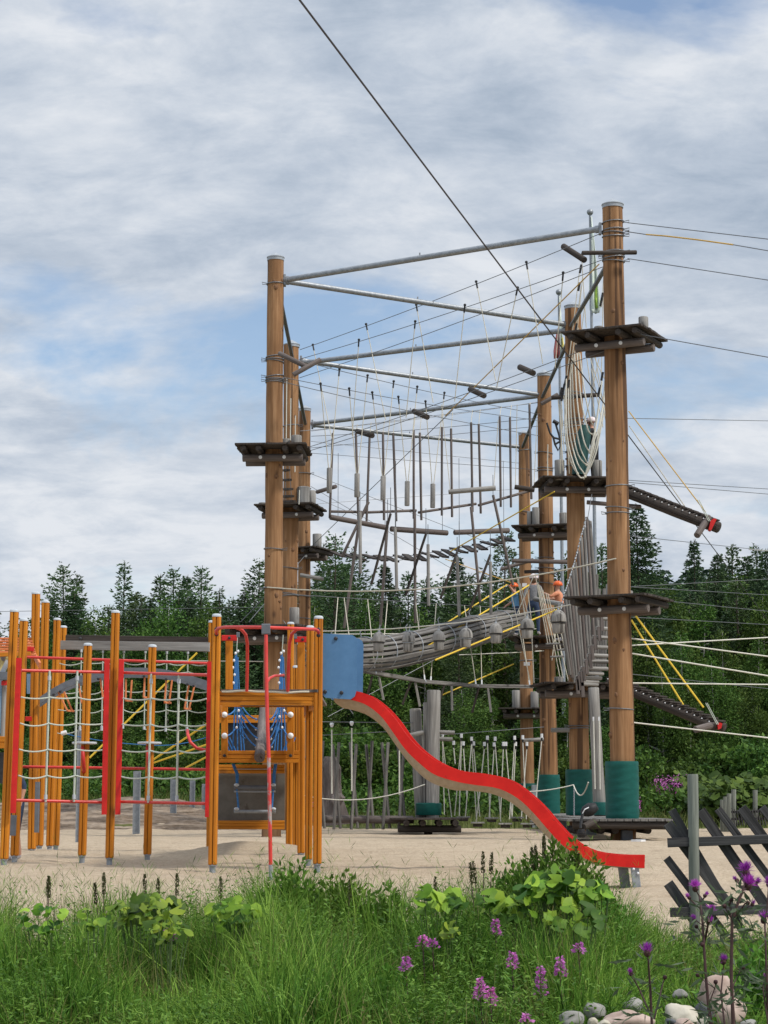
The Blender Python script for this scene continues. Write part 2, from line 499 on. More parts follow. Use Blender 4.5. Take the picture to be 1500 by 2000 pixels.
n_cover = math_(t, 'ADD', n_cover, math_(t, 'SUBTRACT', ramp(t, el, ((.03, .96), (.12, .93), (.19, .93), (.25, 1.0), (.36, 1.0))), 1.0))
cover = ramp(t, n_cover, ((.35, .1), (.46, 1)))
lp = t.nodes.new('ShaderNodeBackground'); lp.inputs['Strength'].default_value = .10
lk(t, sky.outputs[0], lp.inputs['Color'])
cl = t.nodes.new('ShaderNodeBackground'); cl.inputs['Strength'].default_value = 1.0
lk(t, ccol, cl.inputs['Color'])
ms = t.nodes.new('ShaderNodeMixShader')
lk(t, cover, ms.inputs[0]); lk(t, lp.outputs[0], ms.inputs[1]); lk(t, cl.outputs[0], ms.inputs[2])
lk(t, ms.outputs[0], wo.inputs['Surface'])

sd = bpy.data.lights.new('sun', 'SUN'); sd.energy = 2.1; sd.angle = math.radians(7); sd.color = (1, .955, .88)
so = bpy.data.objects.new('sun', sd); col.objects.link(so)
sdir = V((math.sin(SUN_AZ) * math.cos(SUN_EL), math.cos(SUN_AZ) * math.cos(SUN_EL), math.sin(SUN_EL)))
so.rotation_euler = sdir.to_track_quat('Z', 'Y').to_euler()

scene.view_settings.view_transform = 'Standard'
scene.view_settings.look = 'None'
scene.view_settings.exposure = 0.62
scene.view_settings.gamma = 1
scene.render.engine = 'CYCLES'
scene.cycles.max_bounces = 6
scene.cycles.transparent_max_bounces = 8
scene.cycles.use_denoising = True

# ------------------------------------------------------------------ ground sheets
def front_edge(x):
    return 13.0 + 1.4 * smooth(.8, 2.2, x) + .35 * noise.noise(V((x * 1.3, 2, 0)))
def back_edge(x):
    return 53.5 + 1.0 * noise.noise(V((x * .35, 8, 0))) - 4.5 * smooth(-3.0, -6.5, x) + .25 * noise.noise(V((x * 2, 1, 0)))
def sand_in(x, y):
    return smooth(front_edge(x) - .15, front_edge(x) + .25, y) * (1 - smooth(back_edge(x) - .3, back_edge(x) + .3, y)) * (1 - smooth(17, 18, abs(x)))

def sheet(name, ys, half, ncol, zf, mat, x0=None, x1=None):
    vs = []; fs = []
    for y in ys:
        for k in range(ncol + 1):
            s = k / ncol
            x = (-half(y) + 2 * half(y) * s) if x0 is None else x0 + (x1 - x0) * s
            vs.append((x, y, zf(x, y)))
    n = ncol + 1
    for i in range(len(ys) - 1):
        for k in range(ncol):
            fs.append((i * n + k, i * n + k + 1, (i + 1) * n + k + 1, (i + 1) * n + k))
    me = bpy.data.meshes.new(name); me.from_pydata(vs, [], fs); me.materials.append(mat)
    me.polygons.foreach_set('use_smooth', [True] * len(fs))
    o = bpy.data.objects.new(name, me); col.objects.link(o)
    o['kind'] = 'structure'
    return o

m, t, out = nt('soil_and_turf')
vec = coords(t, (1, 1, 1), False)
n1 = nz(t, vec, .35, 5, .6); n2 = nz(t, vec, 9, 6, .65)
c = ramp(t, n1, ((.35, (.055, .07, .02)), (.55, (.10, .115, .03)), (.7, (.15, .14, .05))))
c = mixc(t, .5, c, ramp(t, n2, ((.35, (.03, .035, .014)), (.65, (.12, .12, .045)))))
bsdf(t, out, c, .95, n2, .6, .03, 0, .1); M['soil'] = m

m, t, out = nt('coarse_sand')
vec = coords(t, (1, 1, 1), False)
n1 = nz(t, vec, .55, 4, .55); n2 = nz(t, vec, 26, 5, .75); n3 = nz(t, vec, 3.2, 5, .6)
vo = t.nodes.new('ShaderNodeTexVoronoi'); vo.inputs['Scale'].default_value = 75; lk(t, vec, vo.inputs['Vector'])
c = ramp(t, n1, ((.3, (.39, .30, .20)), (.7, (.51, .405, .28))))
c = mixc(t, .6, c, ramp(t, n2, ((.34, (.22, .165, .11)), (.66, (.63, .525, .395)))))
c = mixc(t, .35, c, ramp(t, n3, ((.35, (.35, .265, .18)), (.65, (.54, .43, .31)))))
hh = math_(t, 'ADD', math_(t, 'MULTIPLY', n3, 1.0), math_(t, 'ADD', math_(t, 'MULTIPLY', n2, .35), math_(t, 'MULTIPLY', vo.outputs['Distance'], .25)))
bsdf(t, out, c, .95, hh, .85, .06, 0, .15); M['sand'] = m

m, t, out = nt('layered_rock')
vec = coords(t, (.5, 1.0, 7), False)
n1 = nz(t, vec, 1.4, 7, .65, .6); n2 = nz(t, coords(t, (1, 1, 1), False), 6, 6, .7)
c = ramp(t, n1, ((.36, (.05, .032, .022)), (.5, (.175, .12, .078)), (.62, (.37, .28, .20))))
c = mixc(t, .35, c, ramp(t, n2, ((.35, (.05, .04, .03)), (.65, (.3, .26, .22)))))
bsdf(t, out, c, .9, n1, 1.0, .12, 0, .15); M['rock_bank'] = m

def gz(x, y):
    return height(x, y) - .10 * sand_in(x, y)
ys = [-40, -15, -5, 0, 2, 3, 4] + [4.4 + .35 * i for i in range(165)] + [63, 65, 68, 72, 77, 83, 90, 100, 112, 126, 142, 160, 180, 205, 230, 255, 280, 310, 340, 370, 400, 430, 480, 560, 700, 1000, 1800, 3600]
sheet('ground', ys, lambda y: 9 + abs(y) * .62, 130, gz, M['soil'])
def sz(x, y):
    i = sand_in(x, y)
    z = height(x, y) + .006 - .35 * (1 - i)
    z += .020 * noise.noise(V((x * 1.3, y * 1.1, 1))) + .016 * noise.noise(V((x * 3.2, y * 3.4, 4)))
    if y < 36: z += .011 * noise.noise(V((x * 8, y * 8, 7)))
    d = noise.noise(V((x * 2.3, y * 2.6, 20)))       # scuffed hollows
    if d > .28: z -= .10 * (d - .28)
    return z
sheet('sand', [12 + .07 * i for i in range(80)] + [17.6 + .085 * i for i in range(170)] + [32.05 + .2 * i for i in range(115)], None, 330, sz, M['sand'], -13, 13)
def rz(x, y):
    e = smooth(47.6, 49.2, y + noise.noise(V((x * .6, 3, 3)))) * (1 - smooth(-3.6, -2.2, x + .8 * noise.noise(V((y * .4, 1, 1)))))
    return height(x, y) - .25 * (1 - e) + .08 + .16 * noise.fractal(V((x * .55, y * 1.3, 2)), .9, 2.1, 5) * e
sheet('rock_slope', [46.8 + .13 * i for i in range(75)], None, 130, rz, M['rock_bank'], -15, -1.5)

# ------------------------------------------------------------------ foliage meshes
rng = np.random.default_rng(5)
def np_mesh(name, verts, faces4=None, faces_list=None, mat=None):
    """verts (n,3); faces4 (m,4) int"""
    me = bpy.data.meshes.new(name)
    n = len(verts)
    me.vertices.add(n); me.vertices.foreach_set('co', np.asarray(verts, np.float32).ravel())
    m_ = len(faces4)
    me.loops.add(m_ * 4); me.polygons.add(m_)
    me.loops.foreach_set('vertex_index', np.asarray(faces4, np.int32).ravel())
    me.polygons.foreach_set('loop_start', np.arange(0, m_ * 4, 4, dtype=np.int32))
    me.polygons.foreach_set('loop_total', np.full(m_, 4, np.int32))
    me.update(calc_edges=True)
    me.validate()
    if mat: me.materials.append(mat)
    return me

def unit(a):
    return a / np.maximum(np.linalg.norm(a, axis=-1, keepdims=True), 1e-9)

def diamonds(P, D, S, ln, wd, bend=0.0):
    """leaf-like four-point faces: base P, along D, side S"""
    ln = ln[:, None]; wd = wd[:, None]
    a = P; b = P + D * ln * .45 + S * wd * .5; c_ = P + D * ln; d = P + D * ln * .45 - S * wd * .5
    v = np.stack([a, b, c_, d], 1)
    if bend: v[:, 2, 2] -= bend * ln[:, 0]
    n = len(P)
    return v.reshape(-1, 3), np.arange(n * 4).reshape(n, 4)

def conifer(name, h, spread, nb, droop, kind, mat, low=.12, gap=.0, ragged=.25):
    """whorled conifer: rings of branches that carry many short needle sprays"""
    P = []; D = []; L = []; Wd = []
    z = h * low
    whorls = []
    while z < h * .985:
        whorls.append(z)
        z += (.11 + .15 * (1 - z / h)) * (1.15 if kind == 'pine' else .85)
    for wz in whorls:
        u = wz / h
        prof = (1 - u) ** (.64 if kind == 'spruce' else .55)
        if kind == 'pine': prof *= .85 + .35 * noise.noise(V((wz * .9, spread * 9, 0)))
        nbr = int((3 + 5 * (1 - u)) * nb / 330 + .5) + 1
        a0 = rng.random() * 6.28
        for b_ in range(nbr):
            az = a0 + 6.283 * b_ / nbr + rng.normal() * .22
            Lb = max(.14, spread * 1.28 * prof * (1 + ragged * rng.normal()))
            bz = rng.normal() * .07
            if gap and rng.random() < gap: continue
            d0 = np.array([math.cos(az), math.sin(az), 0]); s0 = np.array([-math.sin(az), math.cos(az), 0])
            k = max(3, int(Lb / .095))
            for j in range(k):
                tt = (j + rng.random()) / k
                if kind == 'pine' and tt < .3 and rng.random() < .5: continue
                r = Lb * tt
                zz = wz + bz + r * (droop + (.34 * tt * tt if kind == 'pine' else .20 * tt * tt)) + rng.normal() * .03
                half = .34 * Lb * (1 - tt) ** .7 + .05
                for q in range(4):
                    side = rng.uniform(-1, 1)
                    p = d0 * (r + abs(side) * half * .35) + s0 * side * half + np.array([0, 0, zz - abs(side) * half * .12])
                    a2 = az + side * .7 + rng.normal() * .4
                    P.append(p); D.append((math.cos(a2), math.sin(a2), (.30 if kind == 'pine' else .0) + rng.normal() * .3))
                    L.append((.16 + .15 * rng.random()) * (.7 + .3 * (1 - u))); Wd.append(.045 + .045 * rng.random())
    for j in range(40):
        zz = h * (1 - .07 * rng.random()); a2 = rng.random() * 2 * PI
        P.append((0, 0, zz - .2)); D.append((math.cos(a2) * .5, math.sin(a2) * .5, 1)); L.append(.18 + .12 * rng.random()); Wd.append(.045)
    P = np.array(P); D = unit(np.array(D)); L = np.array(L); Wd = np.array(Wd)
    S = unit(np.cross(D, rng.normal(size=D.shape)))
    v, f = diamonds(P, D, S, L, Wd)
    return np_mesh(name, v, f, mat=mat)

def broadleaf(name, lobes, n, size, mat, shell=.55, hang=.25):
    """lobes: (cx,cy,cz,rx,ry,rz)"""
    lob = np.array(lobes); vol = lob[:, 3] * lob[:, 4] * lob[:, 5]
    idx = rng.choice(len(lob), n, p=vol / vol.sum())
    d = unit(rng.normal(size=(n, 3)))
    r = shell + (1.08 - shell) * rng.random(n) ** .7
    # clumps: jitter the radius by a coarse pattern
    ph = np.sin(d[:, 0] * 7 + idx) * np.sin(d[:, 1] * 8 + 2 * idx) * np.sin(d[:, 2] * 7)
    r = r * (1 + .16 * ph)
    P = lob[idx, :3] + d * r[:, None] * lob[idx, 3:]
    keep = ph + .55 * rng.normal(size=n) > -.75
    P = P[keep]; d = d[keep]; n = len(P)
    D = unit(d * .7 + rng.normal(size=(n, 3)) * .8 + np.array([0, 0, -hang]))
    S = unit(np.cross(D, rng.normal(size=(n, 3))))
    L = size * (.7 + .6 * rng.random(n))
    v, f = diamonds(P, D, S, L, L * (.5 + .25 * rng.random(n)))
    return np_mesh(name, v, f, mat=mat)

def trunk_mesh(name, h, r, mat, limbs=0, spread=1.0, lean=.02, low=.2):
    mb = MB()
    n = 9
    pts = [V((lean * h * noise.noise(V((i * .3, h, 0))), lean * h * noise.noise(V((i * .3, 3, h))), h * i / (n - 1) - (.15 if i == 0 else 0))) for i in range(n)]
    mb.tube(pts, [r * (1 - .93 * i / (n - 1)) for i in range(n)], 7)
    for k in range(limbs):
        z = h * (low + (.92 - low) * R.random()); az = R.random() * 2 * PI
        L = spread * (1 - z / h) ** .7 * R.uniform(.5, .9)
        p = V((0, 0, z)); q = p + V((math.cos(az) * L, math.sin(az) * L, L * R.uniform(-.1, .5)))
        mb.tube([p, p.lerp(q, .5) + V((0, 0, .04 * L)), q], [r * .28 * (1 - z / h) + .012, r * .16 * (1 - z / h) + .009, .006], 4)
    me = bpy.data.meshes.new(name); me.from_pydata(mb.v, [], mb.f); me.materials.append(mat)
    me.polygons.foreach_set('use_smooth', [True] * len(mb.f))
    return me

KIND = {}
KIND['pine'] = [(conifer('pine_crown', 12, sp, nb, .18, 'pine', M['pine'], lo, g, .3), trunk_mesh('pine_trunk', 12, .15, M['bark'], 26, sp, .015, lo), 12) for sp, nb, lo, g in ((1.95, 330, .14, .0), (1.5, 320, .08, .0), (2.1, 300, .3, .25), (1.75, 340, .08, 0), (1.35, 320, .08, 0))]
KIND['spruce'] = [(conifer('spruce_crown', 13, sp, nb, -.22, 'spruce', M['spruce'], lo, 0, .22), trunk_mesh('spruce_trunk', 13, .15, M['bark'], 20, sp, .008, lo), 13) for sp, nb, lo in ((1.6, 400, .05), (1.25, 380, .05), (1.9, 400, .08))]
def blobs(h, w, n, lo):
    out = []
    for i in range(n):
        z = h * (lo + (1 - lo) * (i + .5) / n)
        e = math.sin(PI * min(.97, .12 + .85 * (i + .5) / n)) ** .7
        a = R.random() * 6.28; rr = w * .42 * e
        s = w * (.42 + .2 * R.random()) * e
        out.append((math.cos(a) * rr, math.sin(a) * rr, z, s, s, s * .95))
    out.append((0, 0, h * .93, w * .22, w * .22, h * .09))
    return out
KIND['birch'] = [(broadleaf('birch_crown', blobs(10, w, n, .2), 11000, .15, M['birch'], .35), trunk_mesh('birch_trunk', 10, .1, M['birch_bark'], 22, w * .8, .02, .25), 10) for w, n in ((2.0, 12), (1.6, 11), (2.4, 14), (1.8, 12))]
KIND['bush'] = [(broadleaf('bush_crown', [(R.uniform(-.6, .6), R.uniform(-.6, .6), R.uniform(.35, 1.55), R.uniform(.35, .6), R.uniform(.35, .6), R.uniform(.3, .5)) for _ in range(n)], 5200, .11, M['bush'], .4, .1), trunk_mesh('bush_stem', 1.6, .03, M['bark'], 14, .9, .03, .1), 2.0) for n in (8, 9, 10)]

TREES = []
def tree(kind, var, px, top, D, wide=1.0, base=None):
    """a tree of this kind whose tip stands at the surveyed point"""
    p = W(px, top, D)
    z0 = height(p.x, D) - .1 if base is None else base
    cm, tm, hm = KIND[kind][var % len(KIND[kind])]
    s = (p.z - z0) / hm
    rot = R.random() * 6.28
    nm = {'pine': 'pine_tree', 'spruce': 'spruce_tree', 'birch': 'birch_tree', 'bush': 'bush'}[kind]
    e = bpy.data.objects.new(nm, None); col.objects.link(e)
    e.location = (p.x, D, z0); e.rotation_euler = (0, 0, rot)
    wv = wide * min(1.0, max(s, .55)) if kind != 'bush' else wide * s
    for n2, me in (('crown', cm), ('trunk', tm)):
        o = bpy.data.objects.new(n2, me); col.objects.link(o); o.parent = e
        o.scale = (wv, wv, s)
    TREES.append((kind, px, D, s, e, top))
    return e
# ------------------------------------------------------------------ forest edge: trees on the skyline first
for a in (('pine', 0, 125, 1105, 88), ('pine', 1, 152, 1120, 90), ('spruce', 0, 100, 1170, 92), ('pine', 3, 62, 1205, 86), ('birch', 1, 40, 1215, 80), ('pine', 3, 22, 1240, 84),
          ('pine', 1, 243, 1096, 96), ('pine', 3, 212, 1180, 90), ('birch', 0, 190, 1190, 82), ('pine', 0, 275, 1165, 92), ('pine', 1, 312, 1120, 95), ('pine', 0, 340, 1112, 91), ('spruce', 1, 365, 1122, 97),
          ('pine', 3, 393, 1104, 93), ('pine', 1, 428, 1148, 90), ('birch', 2, 330, 1170, 84), ('birch', 3, 405, 1185, 82), ('pine', 3, 455, 1165, 95), ('spruce', 0, 478, 1150, 88), ('pine', 0, 506, 1095, 92), ('pine', 1, 522, 1130, 96),
          ('pine', 2, 655, 1042, 86), ('pine', 2, 690, 1072, 88), ('pine', 1, 632, 1060, 96), ('spruce', 1, 752, 1100, 98), ('pine', 0, 735, 1150, 92), ('pine', 3, 797, 1115, 97), ('birch', 1, 712, 1180, 84),
          ('spruce', 0, 893, 1085, 96), ('pine', 3, 918, 1118, 100), ('pine', 1, 832, 1125, 100), ('pine', 0, 868, 1128, 98), ('spruce', 1, 770, 1140, 101), ('birch', 0, 820, 1190, 84), ('birch', 2, 900, 1200, 83),
          ('pine', 2, 985, 1040, 84), ('pine', 1, 950, 1130, 96), ('pine', 3, 1008, 1105, 92), ('spruce', 1, 1045, 1120, 97), ('birch', 3, 960, 1210, 82), ('pine', 0, 1090, 1110, 95), ('birch', 1, 1110, 1085, 84), ('birch', 0, 1140, 1170, 82),
          ('spruce', 2, 1243, 982, 78), ('pine', 3, 1175, 1060, 90), ('spruce', 1, 1160, 1105, 96), ('pine', 1, 1205, 1095, 92), ('birch', 2, 1268, 1130, 82), ('birch', 3, 1298, 1150, 80),
          ('spruce', 1, 1355, 1052, 110), ('spruce', 0, 1328, 1150, 104), ('birch', 1, 1312, 1160, 96), ('pine', 3, 1395, 1105, 108), ('spruce', 1, 1402, 1078, 104), ('pine', 3, 1430, 1062, 100), ('birch', 2, 1385, 1175, 90),
          ('spruce', 0, 1458, 1085, 98), ('pine', 1, 1477, 1063, 100), ('spruce', 2, 1496, 1070, 92), ('birch', 0, 1440, 1130, 88), ('birch', 3, 1490, 1160, 84), ('birch', 1, 1350, 1190, 86),
          ('birch', 2, 1262, 1215, 75), ('birch', 0, 1330, 1240, 74), ('birch', 3, 1410, 1235, 76), ('birch', 1, 1480, 1250, 74), ('spruce', 0, 1380, 1160, 84), ('spruce', 1, 1290, 1180, 88),
          ('spruce', 2, 1525, 1080, 95), ('birch', 1, 1530, 1180, 82), ('pine', 0, -20, 1190, 90), ('birch', 2, -10, 1260, 82), ('spruce', 0, 560, 1150, 94), ('pine', 3, 590, 1135, 90), ('birch', 0, 610, 1180, 83)):
    tree(*a)
# neighbours that fill the skyline between them
SIL = [(-40, 1220), (60, 1185), (120, 1130), (160, 1140), (200, 1190), (245, 1125), (300, 1145), (345, 1130), (395, 1125), (440, 1165), (500, 1120), (560, 1130), (620, 1090), (660, 1080), (700, 1100), (750, 1115), (800, 1135), (850, 1145), (900, 1105), (950, 1135), (990, 1080), (1050, 1110), (1110, 1100), (1180, 1090), (1240, 1050), (1280, 1125), (1340, 1120), (1400, 1105), (1450, 1085), (1560, 1085)]
def sil(px):
    for (a, b), (c, d) in zip(SIL, SIL[1:]):
        if px <= c: return b + (d - b) * max(0, (px - a) / (c - a))
    return SIL[-1][1]
k = 0
px = -32
while px < 1545:
    k += 1
    tree(('pine', 'pine', 'spruce')[k % 3], k, px, sil(px) + R.uniform(14, 62), R.uniform(84, 102), R.uniform(1.0, 1.35))
    px += R.uniform(20, 31) * (.75 if px > 1230 else 1)
# a second row that closes the forest under the crowns
k = 0
for px in range(-30, 1560, 54):
    k += 1
    top = 1215 + 40 * noise.noise(V((px * .013, 3, 1)))
    if px > 1180: top -= 30
    tree(('spruce', 'birch', 'pine', 'birch')[k % 4], k, px + R.uniform(-14, 14), top + R.uniform(-12, 22), 79 + R.uniform(-3, 6) + (k % 3) * 3, 1.1)
# birches and shrubs in front of it
for px in range(-20, 1540, 62):
    k += 1
    base = 1385 + 45 * noise.noise(V((px * .01, 7, 1)))
    tree('birch', k, px + R.uniform(-16, 16), base + R.uniform(-35, 35) - (60 if px > 1240 else 0), 71 + R.uniform(-2, 3.5), .95)
for px, top, D in ((660, 1480, 64), (705, 1430, 66), (742, 1455, 65), (790, 1470, 65), (842, 1440, 66), (880, 1455, 65), (940, 1450, 66), (985, 1470, 66), (610, 1470, 66), (300, 1420, 66), (350, 1460, 65), (400, 1440, 66), (255, 1465, 66), (180, 1480, 66),
                   (1262, 1450, 64), (1300, 1470, 66), (1335, 1480, 66), (1420, 1450, 68), (1470, 1400, 68), (1380, 1440, 69), (1095, 1470, 66), (1050, 1480, 66), (1160, 1480, 66), (60, 1470, 66), (120, 1465, 66), (1510, 1440, 66), (770, 1420, 68), (900, 1400, 69), (650, 1410, 69), (440, 1450, 66), (500, 1460, 66)):
    k += 1
    tree('bush', k, px, top, D, R.uniform(.9, 1.25))

KN = {'pine': ('pine', 'irregular dark green pine'), 'spruce': ('spruce', 'pointed dark green spruce'), 'birch': ('birch', 'leafy mid green birch'), 'bush': ('bush', 'bright green leafy bush')}
for kind in KN:
    g = sorted([a for a in TREES if a[0] == kind], key=lambda a: a[1])
    for i, a in enumerate(g):
        px, D = a[1], a[2]
        x = ('left of the poles' if px < 505 else 'between the pole rows' if px < 1015 else 'behind the right poles' if px < 1240 else 'right of the poles')
        a[4]['label'] = '%s %s, %s of its kind from left' % (KN[kind][1], x, ordn(i)); a[4]['kind'] = 'thing'
        a[4]['category'] = KN[kind][0]
        a[4]['group'] = 'trees of the forest edge' if kind != 'bush' else 'bushes in front of the forest'

# ------------------------------------------------------------------ far wooded hill (reads as one mass)
allv = []; allf = []; o_ = 0
base_v, base_f = [], []
for var in range(4):
    n = 150
    u = rng.random(n) ** .8; z = .1 + .9 * u
    az = rng.random(n) * 2 * PI
    r = (1 - z) ** .8 * .17 * rng.random(n) ** .4
    P = np.stack([np.cos(az) * r, np.sin(az) * r, z], 1)
    D = unit(np.stack([np.cos(az), np.sin(az), -.2 + .3 * rng.normal(size=n)], 1)); S = unit(np.cross(D, rng.normal(size=(n, 3))))
    v, f = diamonds(P, D, S, .07 + .05 * rng.random(n), .03 + .03 * rng.random(n))
    base_v.append(v); base_f.append(f)
for i in range(1500):
    y = 130 + 290 * rng.random() ** .8
    x = rng.uniform(-.05, .26) * y if y > 175 else rng.uniform(-.22, .24) * y
    hgt = rng.uniform(10, 16); var = i % 4
    if y < 175: hgt = rng.uniform(8, 11)
    z0 = height(x, y)
    wv = rng.uniform(.8, 1.3)
    v = base_v[var] * np.array([hgt * wv, hgt * wv, hgt]) + np.array([x, y, z0])
    allv.append(v); allf.append(base_f[var] + o_); o_ += len(v)
fw = bpy.data.objects.new('far_forest', np_mesh('far_forest', np.concatenate(allv), np.concatenate(allf), mat=M['farwood']))
col.objects.link(fw); fw['kind'] = 'stuff'; fw['label'] = 'hazy wooded hillside rising far behind the forest edge'; fw['category'] = 'forest'
# ------------------------------------------------------------------ grass
def interp(px, tab):
    for (a, b), (c, d) in zip(tab, tab[1:]):
        if px <= c: return b + (d - b) * max(0, (px - a) / (c - a))
    return tab[-1][1]
CREST = [(-200, .50), (150, .50), (330, .46), (470, .50), (530, .60), (640, .60), (740, .50), (900, .52), (1000, .58), (1060, .70), (1150, .66), (1200, .48), (1240, .34), (1300, .26), (1420, .24), (1600, .28)]

def blades(n, xy, hgt, wid, lean=.35, seg=3, tuft=0.0, zf=height):
    """curved grass blades as narrow strips; blades of one tuft lean the same way"""
    x, y = xy
    z = np.array([zf(a, b) for a, b in zip(x, y)]) - .02
    az = rng.random(n) * 2 * PI
    if tuft:
        ta = np.array([6.28 * noise.noise(V((a * 2.1, b * 2.1, 31))) * 1.6 for a, b in zip(x, y)])
        az = np.where(rng.random(n) < tuft, ta + .7 * rng.normal(size=n), az)
        lean = lean * (.6 + 1.1 * np.array([abs(noise.noise(V((a * 1.6, b * 1.6, 61)))) * 2 for a, b in zip(x, y)]))
    ln = np.abs(rng.normal(size=n)) * lean + .08
    dx, dy = np.cos(az), np.sin(az)
    ax2 = rng.random(n) * PI
    sx_, sy_ = np.cos(ax2), np.sin(ax2)
    vs = np.zeros((n, (seg + 1) * 2, 3), np.float32)
    for k in range(seg + 1):
        t = k / seg
        c = ln * hgt * t ** 1.9
        zz = z + hgt * (t - .38 * np.minimum(ln, 1.3) * t ** 2.2)
        w = wid * (1 - .96 * t ** 1.6) * .5
        for s, sg in ((0, -1), (1, 1)):
            vs[:, 2 * k + s, 0] = x + dx * c + sg * w * sx_
            vs[:, 2 * k + s, 1] = y + dy * c + sg * w * sy_
            vs[:, 2 * k + s, 2] = zz
    b = np.arange(n)[:, None] * ((seg + 1) * 2)
    fs = [b + np.array([2 * k, 2 * k + 1, 2 * k + 3, 2 * k + 2]) for k in range(seg)]
    return vs.reshape(-1, 3), np.concatenate(fs)

def stuff(name, parts, mat, label, cat='grass'):
    vs = []; fs = []; o = 0
    for v, f in parts:
        vs.append(v); fs.append(f + o); o += len(v)
    ob = bpy.data.objects.new(name, np_mesh(name, np.concatenate(vs), np.concatenate(fs), mat=mat))
    col.objects.link(ob); ob['kind'] = 'stuff'; ob['label'] = label; ob['category'] = cat
    return ob

def pxof(x, y): return 750 + x * FOC / y

def scatter(n, ylo, yhi, xlo=-2.9, xhi=3.0, dens=None):
    if xlo == -2.9: n = int(n * 1.4); xlo, xhi = -3.9, 4.3
    y = ylo + (yhi - ylo) * rng.random(n)
    x = xlo + (xhi - xlo) * rng.random(n)
    if dens is not None:
        keep = np.array([rng.random() < dens(a, b) for a, b in zip(x, y)])
        x, y = x[keep], y[keep]
    return x, y

def tall(x, y, amp=.22):
    px = np.array([pxof(a, b) for a, b in zip(x, y)])
    h = np.array([interp(p, CREST) for p in px])
    pat = np.array([noise.noise(V((a * 1.7, b * 1.7, 2))) for a, b in zip(x, y)])
    back = np.array([smooth(9.2, 11.2, b) for b in y])
    return h * (.62 + .38 * back) * (.74 + .42 * rng.random(len(x)) + amp * pat)

def dens_main(x, y):
    p = pxof(x, y)
    d = .45 + 1.25 * noise.noise(V((x * 2.3, y * 2.0, 6))) + .5 * noise.noise(V((x * .9, y * .9, 16)))
    if p > 1230: d *= .55 if y > 10.3 else .3
    if p > 1330: d *= .7
    if y > front_edge(x) - .6: d *= .55
    return d
xy = scatter(74000, 9.2, 12.8, dens=dens_main)
h1 = tall(*xy, .45)
n1_ = len(h1)
g1 = blades(n1_, xy, h1, .0055 + .0085 * rng.random(n1_) ** 1.5, .5, 4, .75)
xy = scatter(20000, 8.5, 10.6, dens=lambda x, y: (.5 + 1.2 * noise.noise(V((x * 2, y * 2, 1)))) * (.4 if pxof(x, y) > 1200 else 1))
h2 = .10 + .24 * rng.random(len(xy[0]))
g2 = blades(len(xy[0]), xy, h2, .005 + .006 * rng.random(len(h2)), .6, 3, .6)
xy = scatter(5200, 9.0, 12.6, dens=lambda x, y: dens_main(x, y) + .1)
h4 = tall(*xy, .4) * .95
g4 = blades(len(xy[0]), xy, h4, .011 + .009 * rng.random(len(h4)), .75, 5, .6)
stuff('long_grass', [g1, g2, g4], M['grass'], 'long green grass on the bank below the sandy playground')
xy = scatter(15000, 9.0, 13.2, dens=lambda x, y: .2 + 1.5 * noise.noise(V((x * 1.3, y * 1.7, 16))))
h3 = tall(*xy) * 1.08
g3 = blades(len(xy[0]), xy, h3, .004 + .003 * rng.random(len(h3)), .4, 4, .4)
stuff('dry_grass', [g3], M['grass_dry'], 'pale dry stalks mixed into the long green grass')
# weeds of many small leaves growing through the grass in patches
def weed_dens(x, y):
    p = pxof(x, y)
    return (.15 + 1.6 * noise.noise(V((x * 1.5, y * 1.5, 41)))) * (.5 if p > 1230 else 1) * (.35 if y > front_edge(x) - .5 else 1)
xy = scatter(8000, 8.9, 12.7, -2.8, 2.6, dens=weed_dens)
hh_ = tall(*xy, .3) * .92
rep = 16; n = len(hh_) * rep
tt = np.tile(np.linspace(.25, 1, rep), len(hh_))
bx = np.repeat(xy[0], rep); by = np.repeat(xy[1], rep); bz = np.repeat(np.array([height(a, b) for a, b in zip(*xy)]), rep)
la = np.repeat(rng.random(len(hh_)) * 6.28, rep)
P = np.stack([bx + np.cos(la) * .10 * tt ** 2 + .006 * rng.normal(size=n), by + np.sin(la) * .10 * tt ** 2, bz + np.repeat(hh_, rep) * tt], 1)
aa = rng.random(n) * 6.28
D = unit(np.stack([np.cos(aa), np.sin(aa), .45 + .3 * rng.normal(size=n)], 1)); S = unit(np.cross(D, rng.normal(size=(n, 3)) * .4 + np.array([0, 0, 1.0])))
w1 = diamonds(P, D, S, (.028 + .04 * rng.random(n)) * (1.25 - .6 * tt), .007 + .009 * rng.random(n), .15)
w2 = blades(len(hh_), xy, hh_, np.full(len(hh_), .004), .2, 3)
stuff('weeds', [w1, w2], M['herb'], 'leafy green weeds growing in patches through the long grass', 'weeds')

# fine flowering stalks that stand out against the sand
def stalks(n, region, h, w=.0022):
    xy = scatter(n, *region)
    hh = tall(*xy) * (1.05 + .35 * rng.random(len(xy[0]))) * h
    b = blades(len(xy[0]), xy, hh, np.full(len(hh), w), .22, 4)
    # thin panicle branches near the tip
    v = b[0].reshape(len(hh), -1, 3)
    tip = v[:, -1]; prev = v[:, -3]
    P = []; D = []
    for i in range(len(hh)):
        for k in range(6):
            a = rng.random() * 6.28
            P.append(prev[i] + (tip[i] - prev[i]) * rng.random()); D.append((math.cos(a) * .8, math.sin(a) * .8, .9))
    P = np.array(P); D = unit(np.array(D)); S = unit(np.cross(D, rng.normal(size=D.shape)))
    q = diamonds(P, D, S, .03 + .05 * rng.random(len(P)), np.full(len(P), .003))
    return [b, q]
stuff('flowering_grass', stalks(800, (11.2, 12.8, -3, 2.2), 1.0), M['grass'], 'fine flowering grass stalks standing up in front of the sand')

